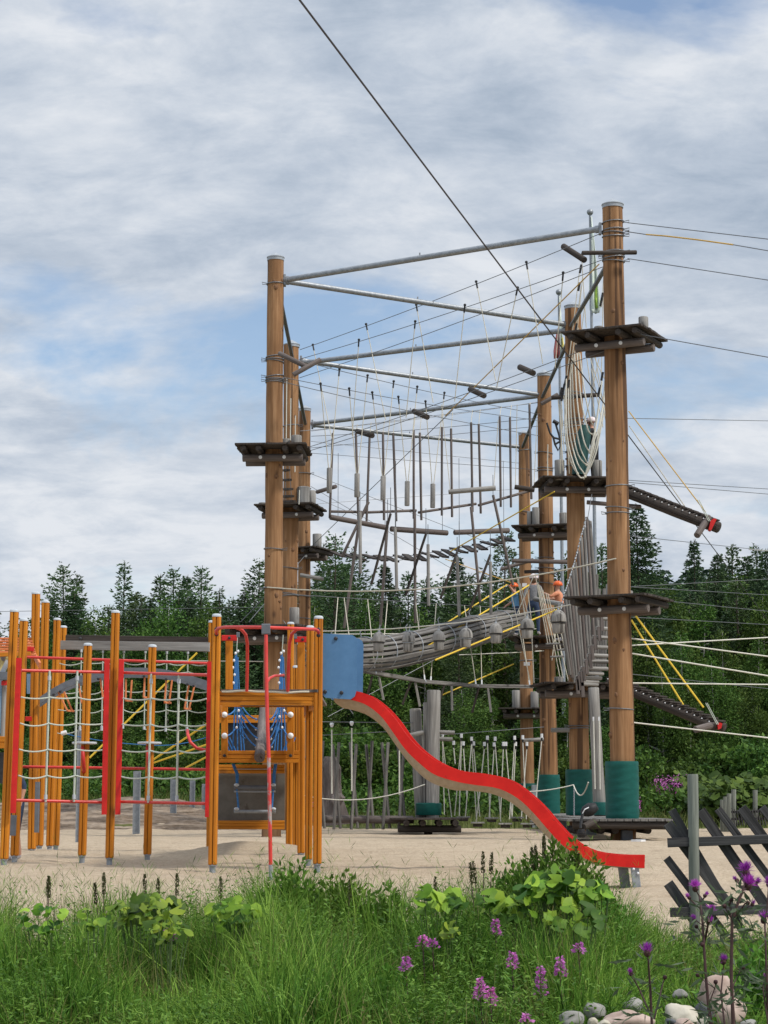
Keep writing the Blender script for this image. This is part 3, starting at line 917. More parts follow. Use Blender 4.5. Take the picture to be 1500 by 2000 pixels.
# low mossy weeds along the bottom of the bank
xy = scatter(20000, 8.3, 9.7, -2.4, 1.2, dens=lambda x, y: .3 + 1.3 * noise.noise(V((x * 2.1, y * 2.1, 26))))
n = len(xy[0]) * 3
bx = np.repeat(xy[0], 3) + .03 * rng.normal(size=n); by = np.repeat(xy[1], 3) + .03 * rng.normal(size=n)
P = np.stack([bx, by, np.array([height(a, b) for a, b in zip(bx, by)]) + .02 + .1 * rng.random(n)], 1)
D = unit(rng.normal(size=(n, 3)) + np.array([0, 0, .8])); S = unit(np.cross(D, rng.normal(size=(n, 3))))
stuff('low_weeds', [diamonds(P, D, S, .02 + .03 * rng.random(n), .008 + .012 * rng.random(n))], M['moss'], 'yellow green low weeds along the foot of the grassy bank', 'weeds')

# meadow between the sand and the forest
def back_dens(x, y): return (1 - sand_in(x, y)) * (0.0 if (x < -3.6 and y < 56) else .6 + noise.noise(V((x * .5, y * .5, 3))))
xy = scatter(26000, 51.5, 69, -16, 16, dens=back_dens)
hm = (.22 + .5 * rng.random(len(xy[0]))) * (.7 + .3 * np.array([smooth(54, 62, b) for b in xy[1]]))
gm = blades(len(xy[0]), xy, hm, .014 + .014 * rng.random(len(hm)), .35)
stuff('meadow_grass', [gm], M['meadow'], 'yellowish meadow grass between the sand and the forest', 'grass')
xy = scatter(9000, 60, 72, -18, 18)
n = len(xy[0]); zz = np.array([height(a, b) for a, b in zip(*xy)])
rep = 5
P = np.stack([np.repeat(xy[0], rep) + .25 * rng.normal(size=n * rep), np.repeat(xy[1], rep) + .25 * rng.normal(size=n * rep), np.repeat(zz, rep) + .1 + .9 * rng.random(n * rep)], 1)
D = unit(rng.normal(size=P.shape) + np.array([0, 0, .3])); S = unit(np.cross(D, rng.normal(size=P.shape)))
stuff('undergrowth', [diamonds(P, D, S, .12 + .14 * rng.random(len(P)), .05 + .06 * rng.random(len(P)))], M['bush'], 'leafy undergrowth at the foot of the forest edge', 'undergrowth')

# broad leaves heaped up at the back right
def leaf_disc(P, N, r, nv=7):
    """round, slightly folded leaves; P (n,3), N normals"""
    n = len(P)
    A = unit(np.cross(N, rng.normal(size=N.shape))); B = np.cross(N, A)
    vs = np.zeros((n, nv + 2, 3)); fs = []
    ang = np.linspace(-2.75, 2.75, nv + 1)
    vs[:, 0] = P
    for k, a in enumerate(ang):
        rr = r * (1 + .1 * rng.normal(size=n)) * (1.0 - .12 * abs(a) / 2.75)
        vs[:, k + 1] = P + A * (rr * math.cos(a))[:, None] + B * (rr * math.sin(a))[:, None] + N * (r * .22 * math.cos(2 * a) - r * .1)[:, None]
    base = np.arange(n)[:, None] * (nv + 2)
    out = []
    for k in range(0, nv - 0, 2):
        if k + 3 <= nv + 1: out.append(base + np.array([0, k + 1, k + 2, k + 3]))
    return vs.reshape(-1, 3), np.concatenate(out)
n = 4200
x = 9.0 + 5.2 * rng.random(n); y = 57 + 8 * rng.random(n)
k_ = np.array([noise.noise(V((a * .8, b * .8, 5))) for a, b in zip(x, y)])
P = np.stack([x, y, np.array([height(a, b) for a, b in zip(x, y)]) + .35 + .75 * rng.random(n) * (1 + k_)], 1)
N = unit(np.stack([.5 * rng.normal(size=n), -.45 + .5 * rng.normal(size=n), np.full(n, 1.0)], 1))
stuff('broad_leaf_bed', [leaf_disc(P, N, .10 + .12 * rng.random(n), 8)], M['bush'], 'bed of large bright green leaves at the back right', 'ground cover')

# pink flowering bands far behind
def pink_band(x0, x1, y0, y1, n, hz):
    x = x0 + (x1 - x0) * rng.random(n); y = y0 + (y1 - y0) * rng.random(n)
    z = np.array([height(a, b) for a, b in zip(x, y)])
    rep = 14
    tt = np.tile(np.linspace(.6, 1, rep), n)
    P = np.stack([np.repeat(x, rep) + .03 * rng.normal(size=n * rep), np.repeat(y, rep) + .03 * rng.normal(size=n * rep), np.repeat(z, rep) + tt * hz * np.repeat(.8 + .3 * rng.random(n), rep)], 1)
    D = unit(rng.normal(size=P.shape)); S = unit(np.cross(D, rng.normal(size=P.shape)))
    return diamonds(P, D, S, np.full(len(P), .06), np.full(len(P), .045))
stuff('fireweed_band', [pink_band(8.3, 9.4, 63, 65, 60, 1.25), pink_band(12.0, 14.5, 66, 69, 150, 1.3), pink_band(-3.3, -1.2, 61, 64, 60, .8), pink_band(6.9, 7.5, 60, 61, 12, .8)], M['pink'], 'pink flower spikes seen far off at the forest edge', 'flowers')

# ------------------------------------------------------------------ single plants of the bank
def np_obj(name, part, mat, parent, frame_loc, **props):
    v, f = part
    me = np_mesh(name, v - np.array(frame_loc), f, mat=mat)
    o = bpy.data.objects.new(name, me); col.objects.link(o)
    place(o, Matrix.Translation(V(frame_loc)), parent, **props)
    return o

def broad_plant(px, py, D, nleaf, spread, size, label, up=.25):
    """clump of butterbur-like leaves on stalks, centre of the clump at the surveyed point"""
    c = W(px, py, D)
    z0 = height(c.x, D)
    t_ = thing('broad_leaved_plant', label, 'plant', (c.x, D, z0), 'broad leaved plants on the bank')
    P = []; N = []
    mb = MB()
    for i in range(nleaf):
        a = R.random() * 6.28; rr = spread * math.sqrt(R.random())
        dx = math.cos(a) * rr; dz = math.sin(a) * rr * up * 2
        p = c + V((dx, R.uniform(-.12, .12), dz))
        P.append(p); N.append((.5 * R.gauss(0, 1) + dx * 2, -.6 + .45 * R.gauss(0, 1), .7))
        root = V((c.x + dx * .4, D + .02, z0))
        if i % 3 == 0: mb.tube([root, root.lerp(p, .6) + V((0, 0, .05)), p], [.0032, .0028, .002], 4)
    P = np.array([tuple(p) for p in P]); N = unit(np.array(N))
    np_obj('leaf_cluster', leaf_disc(P, N, size * .70 * (.5 + .7 * rng.random(nleaf)), 9), M['burr'], t_, (c.x, D, z0))
    mb.build('stem', M['stem_green'], t_)
    return t_
for i, (px, py, n, s, z, l) in enumerate((
        (85, 1800, 14, .13, .05, 'small flat clump of round leaves at the far left of the grassy bank'),
        (185, 1800, 9, .10, .045, 'small leaf clump just right of the leftmost clump'),
        (285, 1785, 34, .17, .062, 'largest round-leaved clump on the left of the bank'),
        (330, 1822, 12, .10, .05, 'low leaf clump hanging below the largest left clump'),
        (455, 1790, 22, .13, .055, 'round-leaved clump below the red fireman pole'),
        (855, 1765, 16, .13, .07, 'round-leaved clump in the middle of the bank below the slide'),
        (880, 1822, 6, .06, .05, 'few small leaves low in the middle of the bank'),
        (985, 1775, 18, .13, .07, 'drooping large leaves left of the tall bushy mound'),
        (1100, 1735, 30, .15, .066, 'large leaves on the tall bushy mound in front of the slide end'),
        (1050, 1745, 12, .12, .06, 'leafy clump on the left shoulder of the bushy mound'), (1165, 1750, 12, .10, .06, 'leafy clump on the right flank of the bushy mound'), (1120, 1800, 10, .13, .068, 'bright leaves at the foot of the tall bushy mound'))):
    broad_plant(px, py - 6, 10.75 - .3 * (py > 1790), int(n * 2.2), s * 1.05, z, l)

def herb_mound(px, top, D, w, hgt, n, label, sz=.030):
    """soft mound of narrow leaves on many thin stems"""
    p = W(px, top, D); z0 = height(p.x, D); H = p.z - z0
    t_ = thing('herb_mound', label, 'plant', (p.x, D, z0), 'leafy herbs on the bank')
    d = unit(rng.normal(size=(n, 3))); d[:, 2] = np.abs(d[:, 2])
    r = (.35 + .7 * rng.random(n))[:, None]
    P = np.array([p.x, D, z0]) + d * r * np.array([w, w * .7, H]) * (1 + .12 * np.sin(d[:, :1] * 9) * np.sin(d[:, 1:2] * 8))
    Dd = unit(d * .6 + rng.normal(size=(n, 3)) * .7 + np.array([0, 0, .5])); S = unit(np.cross(Dd, rng.normal(size=(n, 3))))
    np_obj('foliage', diamonds(P, Dd, S, sz * (1 + rng.random(n)), sz * .42 * (1 + rng.random(n))), M['herb'], t_, (p.x, D, z0))
    mb = MB()
    for i in range(24):
        a = R.random() * 6.28; q = V((p.x + math.cos(a) * w * .7, D + math.sin(a) * w * .5, z0 + H * R.uniform(.5, .9)))
        mb.tube([V((p.x + math.cos(a) * w * .2, D, z0)), q], [.004, .002], 4)
    mb.build('stem', M['stem_green'], t_)
herb_mound(1096, 1672, 11.6, .33, .6, 16000, 'tall bushy mound of fine leaves in front of the slide end')
herb_mound(1015, 1700, 11.8, .24, .5, 7000, 'lower leafy shoulder left of the tall bushy mound')
herb_mound(570, 1706, 11.8, .26, .5, 6500, 'dark leafy mound of herbs right of the red fireman pole foot')
herb_mound(665, 1722, 11.8, .24, .5, 4800, 'leafy herbs between the fireman pole and the slide')
herb_mound(750, 1742, 11.8, .20, .45, 3000, 'small leafy herbs left of the middle leaf clump')
herb_mound(1180, 1765, 11.5, .18, .4, 2600, 'low herbs at the right foot of the tall bushy mound')
herb_mound(1400, 1890, 9.6, .2, .25, 700, 'sparse herbs under the thistles at the fence post', .03)
herb_mound(1480, 1850, 10.2, .16, .3, 900, 'thin leafy weeds at the right edge below the fence', .03)
herb_mound(770, 1900, 9.9, .16, .3, 900, 'fine dark herbs low in the middle of the bank', .028)

def dock(px, top, D, spikes, label, hs=.12):
    """upright dark seed spikes"""
    p = W(px, top, D); z0 = height(p.x, D)
    t_ = thing('seed_spike_plant', label, 'plant', (p.x, D, z0), 'dark seed spikes above the grass')
    mb = MB(); sb = MB()
    for k in range(spikes):
        q = p + V((R.uniform(-.05, .05) * (k > 0) * 1.6, R.uniform(-.04, .04), -R.uniform(0, .09) * (k > 0)))
        root = V((p.x + R.uniform(-.02, .02), D, z0))
        mb.tube([root, root.lerp(q, .6) + V((R.uniform(-.01, .01), 0, 0)), q], [.0035, .003, .0015], 5)
        for j in range(150):
            u = R.random(); c = q - (q - root).normalized() * (hs * u) 
            a = R.random() * 6.28; rr = .006 * (.3 + min(1, u * 3)) 
            cc = c + V((math.cos(a) * rr, math.sin(a) * rr, 0))
            d = V((math.cos(a) * .5, math.sin(a) * .5, .8)).normalized() * .012
            s_ = V((-math.sin(a), math.cos(a), 0)) * .004
            sb.add([cc, cc + d * .5 + s_, cc + d, cc + d * .5 - s_], [(0, 1, 2, 3)])
    mb.build('stem', M['stem_purple'], t_)
    sb.build('seed_head', M['seed'], t_)
for a in ((96, 1712, 2, 'pair of dark seed spikes at the left end of the bank'), (204, 1706, 2, 'pair of dark seed spikes in front of the tall middle post of the net'), (283, 1708, 1, 'single seed spike rising from the largest left leaf clump'),
          (308, 1716, 1, 'short leaning seed spike right of the largest left leaf clump'), (346, 1708, 1, 'leaning dark seed spike left of the tower'), (430, 1714, 1, 'thin seed spike below the left front post of the tower'),
          (684, 1716, 1, 'small seed spike between the tower and the slide'), (850, 1714, 1, 'short seed spike above the middle leaf clump'),
          (944, 1665, 4, 'tallest group of dark seed spikes left of the bushy mound'), (1062, 1630, 5, 'green seed spikes on top of the tall bushy mound'), (1125, 1655, 2, 'two seed spikes on the right of the bushy mound')):
    dock(a[0], a[1], 11.6, a[2], a[3])

def fireweed(px, top, bot, D, label, wd=1.0):
    D = D - .45
    p = W(px, top, D); q = W(px, bot, D); z0 = height(p.x, D)
    t_ = thing('fireweed', label, 'flower', (p.x, D, z0), 'fireweed flowers in the grass')
    mb = MB(); mb.tube([V((p.x + .02, D, z0)), q, p], [.004, .003, .001], 5)
    mb.build('stem', M['stem_purple'], t_)
    H = p.z - q.z; n = max(60, int(1500 * H))
    u = rng.random(n); a = rng.random(n) * 6.28
    r = .022 * wd * (1 - .75 * u) * (.6 + .6 * rng.random(n))
    P = np.stack([p.x + np.cos(a) * r, D + np.sin(a) * r, q.z + u * H], 1)
    Dd = unit(np.stack([np.cos(a), np.sin(a), .4 * rng.normal(size=n)], 1)); S = unit(np.cross(Dd, rng.normal(size=(n, 3))))
    np_obj('flower_head', diamonds(P, Dd, S, .010 + .012 * rng.random(n), .008 + .008 * rng.random(n)), M['pink'], t_, (p.x, D, z0))
    n = 40; u = rng.random(n); a = rng.random(n) * 6.28
    P = np.stack([np.full(n, p.x), np.full(n, D), z0 + (q.z - z0) * (.3 + .7 * u)], 1)
    Dd = unit(np.stack([np.cos(a), np.sin(a), np.full(n, .5)], 1)); S = unit(np.cross(Dd, np.array([[0, 0, 1.0]])))
    np_obj('foliage', diamonds(P, Dd, S, .05 + .04 * rng.random(n), .008 + .006 * rng.random(n)), M['herb'], t_, (p.x, D, z0))
for a in ((330, 1815, 1838, 11.0, 'pink flower cluster beside the left leaf clump', 1.5), (826, 1828, 1848, 10.6, 'pink flower cluster low in the middle of the bank, left one of a pair', 1.3), (845, 1834, 1850, 10.6, 'pink flower cluster low in the middle of the bank, right one of a pair', 1.1),
          (793, 1868, 1896, 10.2, 'small pink flower spike in the middle of the grass'), (968, 1796, 1826, 10.9, 'pink flower spike below the drooping large leaves'), (1000, 1862, 1890, 10.2, 'pink flower spike in the grass left of the lower right group'),
          (938, 1910, 1950, 9.7, 'pink flower spike near the bottom, left one of a close pair'), (958, 1928, 1962, 9.6, 'pink flower spike near the bottom, right one of a close pair'), (1056, 1888, 1944, 9.8, 'tall pink flower spike left of the stones'),
          (1094, 1870, 1906, 10.0, 'pink flower spike just right of the tallest one'), (1130, 1842, 1860, 10.4, 'tiny pink flower spike at the right foot of the mound'), (1028, 1980, 1996, 9.2, 'faded flower spike at the bottom edge', .8)):
    fireweed(*a)

def thistle_head(mb_b, c, d, s, open_=1.0):
    """bud scales and a tuft of florets; returns floret arrays"""
    d = V(d).normalized()
    mb_b.lathe(c - d * s * .9, d, [(0, s * .25), (s * .3, s * .55), (s * .75, s * .62), (s * 1.15, s * .42)], 9)
    for k in range(26):
        a = R.random() * 6.28; u = R.uniform(.1, .9)
        side = d.cross(V((math.cos(a), math.sin(a), .3))).normalized()
        b = c - d * s * .9 + d * (s * 1.1 * u) + side * s * .52
        tq = d.cross(side) * s * .1
        e = b + side * s * .16 + d * s * .25
        mb_b.add([b - tq, b + tq, e + tq * .2, e - tq * .2], [(0, 1, 2, 3)])
    if open_ <= 0: return None
    n = int(150 * open_) + 30
    dd = np.array(tuple(d))
    D_ = unit(dd + rng.normal(size=(n, 3)) * .55 * min(1, open_ + .2))
    P = np.array(tuple(c + d * s * .15)) + rng.normal(size=(n, 3)) * s * .18
    S = unit(np.cross(D_, rng.normal(size=(n, 3))))
    return diamonds(P, D_, S, s * (.9 + .7 * rng.random(n)) * (.7 + .4 * open_), s * .10 + np.zeros(n))

def thistle(base_px, D, stems, label, leaves=6):
    """stems: list of (polyline of pixels, head list (px, py, size px, open, dirx))"""
    b = W(base_px[0], base_px[1], D); z0 = height(b.x, D)
    t_ = thing('thistle', label, 'flower', (b.x, D, z0), 'purple thistles in front of the fence')
    ms = MB(); lp_ = []; hd_ = []
    for pts, w, heads in stems:
        q = [W(x, y, D + R.uniform(-.04, .04)) for x, y in pts]
        ms.tube(q, [w * (1 - .45 * i / max(1, len(q) - 1)) for i in range(len(q))], 7)
        for k in range(leaves):
            i = R.randrange(len(q) - 1); lp_.append(tuple(q[i].lerp(q[i + 1], R.random())))
        for hx, hy, s, op, dx in heads:
            c = W(hx, hy, D + R.uniform(-.03, .03))
            near = min((q[i].lerp(q[i + 1], j / 4) for i in range(len(q) - 1) for j in range(5)), key=lambda z: (z - c).length + max(0, z.z - c.z + .02) * 5)
            ms.tube([near, near.lerp(c, .5) + V((0, 0, -.004)), c], [w * .5, w * .4, w * .5], 5)
            hd_.append((c, .77 * s * D / FOC, op, dx))
    ms.build('stem', M['stem_purple'], t_, sm=True)
    for c, s_, op, dx in hd_:
        mb = MB(); r = thistle_head(mb, c, (dx, -.2, 1), s_, op)
        b_ = mb.build('flower_head', M['bud'], t_, frame=Matrix.Translation(c))
        if r: np_obj('florets', r, M['purple'], b_, tuple(c))
    if lp_:
        P = np.array(lp_); P = np.repeat(P, 7, 0); n = len(P)
        a = np.repeat(rng.random(len(lp_)) * 6.28, 7); o = np.tile(np.linspace(0, .1, 7), len(lp_))
        Dm = np.stack([np.cos(a), .6 * np.sin(a), np.full(n, .35) - o * 5], 1)
        P = P + Dm * o[:, None]
        D2 = unit(Dm + .55 * rng.normal(size=(n, 3))); S = unit(np.cross(D2, rng.normal(size=(n, 3))))
        np_obj('foliage', diamonds(P, D2, S, .028 + .03 * rng.random(n), .006 + .006 * rng.random(n)), M['thistle_leaf'], t_, tuple(b))
T_ = 6.4
thistle((1392, 2060), T_, [([(1392, 2060), (1378, 1900), (1372, 1800), (1366, 1750)], .0055, [(1358, 1733, 13, 1.0, -.05), (1345, 1752, 8, .5, -.8), (1378, 1748, 8, .5, .8)]),
                           ([(1376, 1840), (1384, 1800), (1387, 1783)], .004, [(1388, 1776, 12, .8, .3), (1356, 1795, 9, .8, -.4), (1385, 1798, 9, .9, .3), (1360, 1808, 8, 0, -.2), (1372, 1843, 9, 0, 0)])],
        'thistle with three purple flower heads in front of the fence post')
thistle((1432, 2060), T_ - .2, [([(1434, 2060), (1428, 1900), (1430, 1795), (1450, 1740), (1454, 1728)], .006, [(1457, 1702, 16, 1.1, 0), (1462, 1728, 16, 1.2, .25), (1438, 1718, 9, .35, -.9), (1478, 1722, 9, .9, .9)]),
                                ([(1430, 1800), (1426, 1770), (1424, 1762)], .0035, [(1414, 1768, 9, 0, -.6), (1428, 1755, 9, 0, .2)]),
                                ([(1436, 1790), (1455, 1765), (1460, 1762)], .003, [(1461, 1762, 9, 0, .2), (1470, 1765, 8, .5, .5)])],
        'tallest thistle with the largest purple heads, right of the fence post')
thistle((1272, 2060), T_, [([(1276, 2060), (1270, 1930), (1266, 1875)], .005, [(1264, 1858, 15, .9, 0)]), ([(1272, 1985), (1250, 1935), (1238, 1912)], .0032, [(1232, 1900, 9, .7, -.2)]), ([(1278, 1990), (1290, 1940), (1296, 1915)], .0032, [(1299, 1907, 9, 0, .2)])],
        'single purple thistle among the stones, left of the fence', 3)
thistle((1420, 2060), T_ - .1, [([(1422, 2060), (1408, 1940), (1413, 1890)], .0035, [(1413, 1876, 12, .7, .1)]), ([(1400, 2060), (1385, 1960), (1396, 1930)], .003, [(1398, 1916, 9, 0, .1), (1362, 1903, 8, 0, -.2)]), ([(1440, 2060), (1430, 1930), (1445, 1895)], .0028, [(1430, 1878, 8, 0, 0), (1452, 1888, 8, 0, .2)])],
        'low thistle with one open head between the two tall thistles')
thistle((1502, 2060), T_, [([(1502, 2060), (1497, 1900), (1494, 1810)], .005, [(1492, 1795, 13, .8, .1), (1502, 1725, 12, .9, 0)]), ([(1500, 2000), (1490, 1930), (1492, 1915)], .003, [(1494, 1911, 11, .25, 0)])],
        'thistle cut off by the right edge of the picture')

# ------------------------------------------------------------------ stones
def stone(px, py, w, h, D, mat, label):
    c = W(px, py, D); s = D / FOC
    bpy_me = MB()
    ph = R.uniform(0, 50)
    bm = MB(); bm.ball((0, 0, 0), 1, 30, 20)
    facets = [(V((R.gauss(0, 1), R.gauss(0, 1), R.gauss(0, .8))).normalized(), R.uniform(.68, .92)) for _ in range(9)]
    vs = []
    for p in bm.v:
        d = p.normalized()
        r = 1 + .34 * noise.noise(d * 1.1 + V((ph, 0, 0))) + .10 * noise.noise(d * 2.6 + V((0, ph, 0))) + .045 * noise.fractal(d * 5 + V((0, ph, 0)), .8, 2.1, 4)
        for fd, fo in facets:
            e_ = d.dot(fd) * r
            if e_ > fo: r *= (fo + .25 * (e_ - fo)) / e_
        q = d * r
        q.z = max(q.z, -.7) - .22
        vs.append(V((c.x + q.x * w * .5 * s, c.y + q.y * w * .42 * s, c.z + q.z * h * .5 * s)))
    bm.v = vs
    o = bm.build('stone', mat, None, frame=Matrix.Translation(c), sm=True)
    tag(o, label, 'stone', 'stones at the foot of the bank')
    return o
M['stone_pink'] = simple('pink_granite', (.30, .215, .175), (.47, .37, .315), 9, (1, 1, 1), .85, .4, 0, .2, .01, wear=(30, .6, (.2, .15, .13)))
M['stone_grey'] = simple('grey_granite', (.18, .17, .155), (.32, .31, .285), 9, (1, 1, 1), .85, .4, 0, .2, .01, wear=(22, .58, (.1, .1, .08)))
M['stone_cream'] = simple('cream_stone', (.36, .32, .25), (.5, .46, .38), 9, (1, 1, 1), .85, .4, 0, .2, .01, wear=(14, .6, (.2, .2, .15)))
M['stone_dark'] = simple('dark_stone', (.05, .055, .065), (.1, .105, .115), 9, (1, 1, 1), .85, .4, 0, .2, .01)
for a in ((1228, 1993, 108, 52, 8.8, 'stone_pink', 'broad pinkish boulder at the bottom edge below the single thistle'), (1330, 1978, 74, 48, 9.0, 'stone_cream', 'cream rounded boulder right of the broad pinkish one'),
          (1402, 1940, 66, 92, 9.2, 'stone_pink', 'tall pale boulder behind the thistle stems'), (1425, 1975, 60, 62, 9.0, 'stone_pink', 'pale boulder leaning right of the tall boulder'), (1160, 1970, 44, 44, 9.2, 'stone_grey', 'round grey stone left of the boulders'),
          (1237, 1962, 40, 30, 9.4, 'stone_grey', 'grey stone half hidden behind the broad pinkish boulder'), (1372, 1975, 34, 42, 9.15, 'stone_dark', 'dark stone wedged between two pale boulders'), (1118, 1985, 50, 34, 9.0, 'stone_grey', 'mossy grey stone at the left end of the stones'),
          (1158, 1994, 22, 18, 8.8, 'stone_cream', 'small white pebble below the round grey stone'), (1180, 1998, 26, 16, 8.7, 'stone_cream', 'small pale pebble left of the broad boulder'), (1335, 1998, 46, 22, 8.7, 'stone_pink', 'reddish stone at the bottom edge below the cream boulder'),
          (1376, 1995, 28, 22, 8.7, 'stone_cream', 'small yellowish stone at the bottom edge'), (1330, 1940, 30, 22, 9.6, 'stone_grey', 'small stone in the grass above the cream boulder'), (1462, 1998, 30, 22, 8.7, 'stone_grey', 'grey stone at the bottom right corner'), (1310, 1995, 24, 16, 8.7, 'stone_dark', 'small dark stone between broad and cream boulders')):
    stone(a[0], a[1], a[2], a[3], a[4], M[a[5]], a[6])

# ------------------------------------------------------------------ leaning-board fence at the right
FD = 13.0
p0 = W(1355, 1875, FD); p0.z = height(p0.x, FD)
fe = thing('board_fence', 'weathered dark fence of slanting boards with a round grey post', 'fence', p0)
def fw_(x, y, d=0.0): return W(x, y, FD + d)
log_mb(fw_(1358, 1890), fw_(1353, 1512), .034, seg=14, wob=.02).build('post', M['fence_post'], fe, frame=axis_frame(fw_(1358, 1890), fw_(1353, 1512)), sm=True)
for a, b, c_, d in ((1304, 1646, 1980, 1622), (1309, 1782, 1980, 1761)):
    p, q = fw_(a, b, -.0), fw_(c_, d, .0)
    MB().bar(p, q, .028, .058, V((0, 0, 1)), .004).build('rail', M['fence'], fe, frame=Matrix.Translation(p) @ (q - p).to_track_quat('Z', 'Y').to_matrix().to_4x4())
slats = [((1304, 1608), (1432, 1780), 0), ((1302, 1676), (1420, 1830), 1), ((1305, 1725), (1358, 1800), 0), ((1312, 1582), (1460, 1835), 1), ((1368, 1583), (1525, 1812), 0), ((1402, 1580), (1540, 1765), 1), ((1448, 1578), (1590, 1770), 0), ((1488, 1577), (1630, 1760), 1), ((1534, 1576), (1680, 1765), 0)] + [((1534 + 43 * j, 1576 - j), (1680 + 43 * j, 1765 - j), j % 2) for j in range(1, 8)]
for i, (a, b, wide) in enumerate(slats):
    p, q = fw_(*a, .045), fw_(*b, .045)
    MB().bar(p, q, .020, .066 if not wide else .05, V((0, 0, 1)), .003).build('slanted_board', M['fence'], fe, frame=Matrix.Translation(p) @ (q - p).to_track_quat('Z', 'Y').to_matrix().to_4x4())

log_mb(fw_(1862, 1870), fw_(1858, 1500), .034, seg=14, wob=.02).build('post', M['fence_post'], fe, frame=axis_frame(fw_(1862, 1870), fw_(1858, 1500)), sm=True)

# low picket fence far behind on the right
BD = 47.0
pb = W(1480, 1600, BD); pb.z = height(pb.x, BD)
bf = thing('picket_fence', 'distant dark fence of leaning pickets with pale posts', 'fence', pb)
mb = MB()
for i in range(30):
    x = 1432 + i * 5.0
    mb.bar(W(x + 4, 1612, BD), W(x - 3, 1578 + (i % 3) * 2 - .05 * i, BD), .035, .02)
for y in (1586, 1600): mb.bar(W(1428, y, BD + .04), W(1590, y - 3, BD + .04), .03, .05)
mb.build('picket_panel', M['fence'], bf)
for i, (x, y) in enumerate(((1411, 1562), (1417, 1556), (1424, 1550), (1433, 1542), (1475, 1543), (1560, 1545))):
    log('post', W(x, 1625, BD + 1 - .2 * i), W(x, y, BD + 1 - .2 * i), .055, M['fence_post'], bf, n=3)
# ================================================================== playground
def post_mesh(L, w, foot):
    """square stained post, rounded edges, a groove down the middle of each face"""
    h = w / 2; c = w * .16; g = .006; dp = .022
    q = [(c - h, -h), (-g, -h), (-g * .6, -h + dp), (g * .6, -h + dp), (g, -h), (h - c, -h)]
    prof = []
    for k in range(4):
        a = k * PI / 2
        for x, y in q: prof.append((x * math.cos(a) - y * math.sin(a), x * math.sin(a) + y * math.cos(a)))
    z0 = foot
    ch = .012
    levels = [(z0, .86), (z0 + ch, 1.0), (L, 1.0)]
    return prof, levels

def post(parent, top, bot, D, w=.088, foot=.075, name='post', mat=None):
    pt = W(top[0], top[1], D); pb = W(bot[0], bot[1], D)
    pb.z = min(pb.z, height(pb.x, D) + .0)
    fr = Matrix.Translation(pb) @ (pt - pb).to_track_quat('Z', 'Y').to_matrix().to_4x4()
    # keep the faces turned to the camera
    z = (pt - pb).normalized(); x = V((1, 0, 0)); x = (x - z * x.dot(z)).normalized(); y = z.cross(x)
    fr = Matrix.Translation(pb) @ Matrix((x, y, z)).transposed().to_4x4()
    L = (pt - pb).length
    prof, lv = post_mesh(L - .03, w, foot)
    mb = MB(); n = len(prof)
    vs = [V((px * s, py * s, zz)) for zz, s in lv for px, py in prof]
    fs = [(i * n + k, i * n + (k + 1) % n, (i + 1) * n + (k + 1) % n, (i + 1) * n + k) for i in range(len(lv) - 1) for k in range(n)]
    fs += [tuple(range(n - 1, -1, -1)), tuple((len(lv) - 1) * n + k for k in range(n))]
    mb.add([fr @ v for v in vs], fs)
    o = mb.build(name, mat or M['orange'], parent, frame=fr)
    cap = MB(); h = w / 2 + .003; c = w * .2
    oc = [(c - h, -h), (h - c, -h), (h, c - h), (h, h - c), (h - c, h), (c - h, h), (-h, h - c), (-h, c - h)]
    vs = []; rings = [(L - .032, 1), (L - .014, 1), (L - .003, .82), (L + .002, .4)]
    for zz, s in rings: vs += [fr @ V((px * s, py * s, zz)) for px, py in oc]
    fs = [(i * 8 + k, i * 8 + (k + 1) % 8, i * 8 + 8 + (k + 1) % 8, i * 8 + 8 + k) for i in range(3) for k in range(8)]
    fs += [tuple(range(7, -1, -1)), tuple(24 + k for k in range(8))]
    cap.add(vs, fs); cap.build('cap', M['grey_cap'], o, frame=fr, sm=True)
    if foot:
        ft = MB(); ft.tube([fr @ V((0, 0, -.15)), fr @ V((0, 0, foot + .004))], w * .36, 12)
        ft.tube([fr @ V((0, 0, foot - .012)), fr @ V((0, 0, foot + .003))], w * .47, 12)
        ft.build('foot', M['steel_matt'], o, frame=fr, sm=True)
    return o

def board(name, parent, a, b, D, h, th, mat, D2=None, bev=.004, up=V((0, 0, 1)), grooves=0):
    """board between two surveyed points, h tall, th thick"""
    p = W(a[0], a[1], D); q = W(b[0], b[1], D if D2 is None else D2)
    mb = MB()
    if grooves:
        u = (up - (q - p).normalized() * up.dot((q - p).normalized())).normalized()
        hh = h / (grooves + 1)
        for k in range(grooves + 1):
            off = u * (-h / 2 + hh * (k + .5))
            mb.bar(p + off, q + off, th, hh - .006, up, .004)
        mb.bar(p, q, th - .03, h - .01, up)
    else: mb.bar(p, q, th, h, up, bev)
    return mb.build(name, mat, parent, frame=Matrix.Translation(p) @ (q - p).to_track_quat('Z', 'Y').to_matrix().to_4x4())

def pxm(n, D): return n * D / FOC

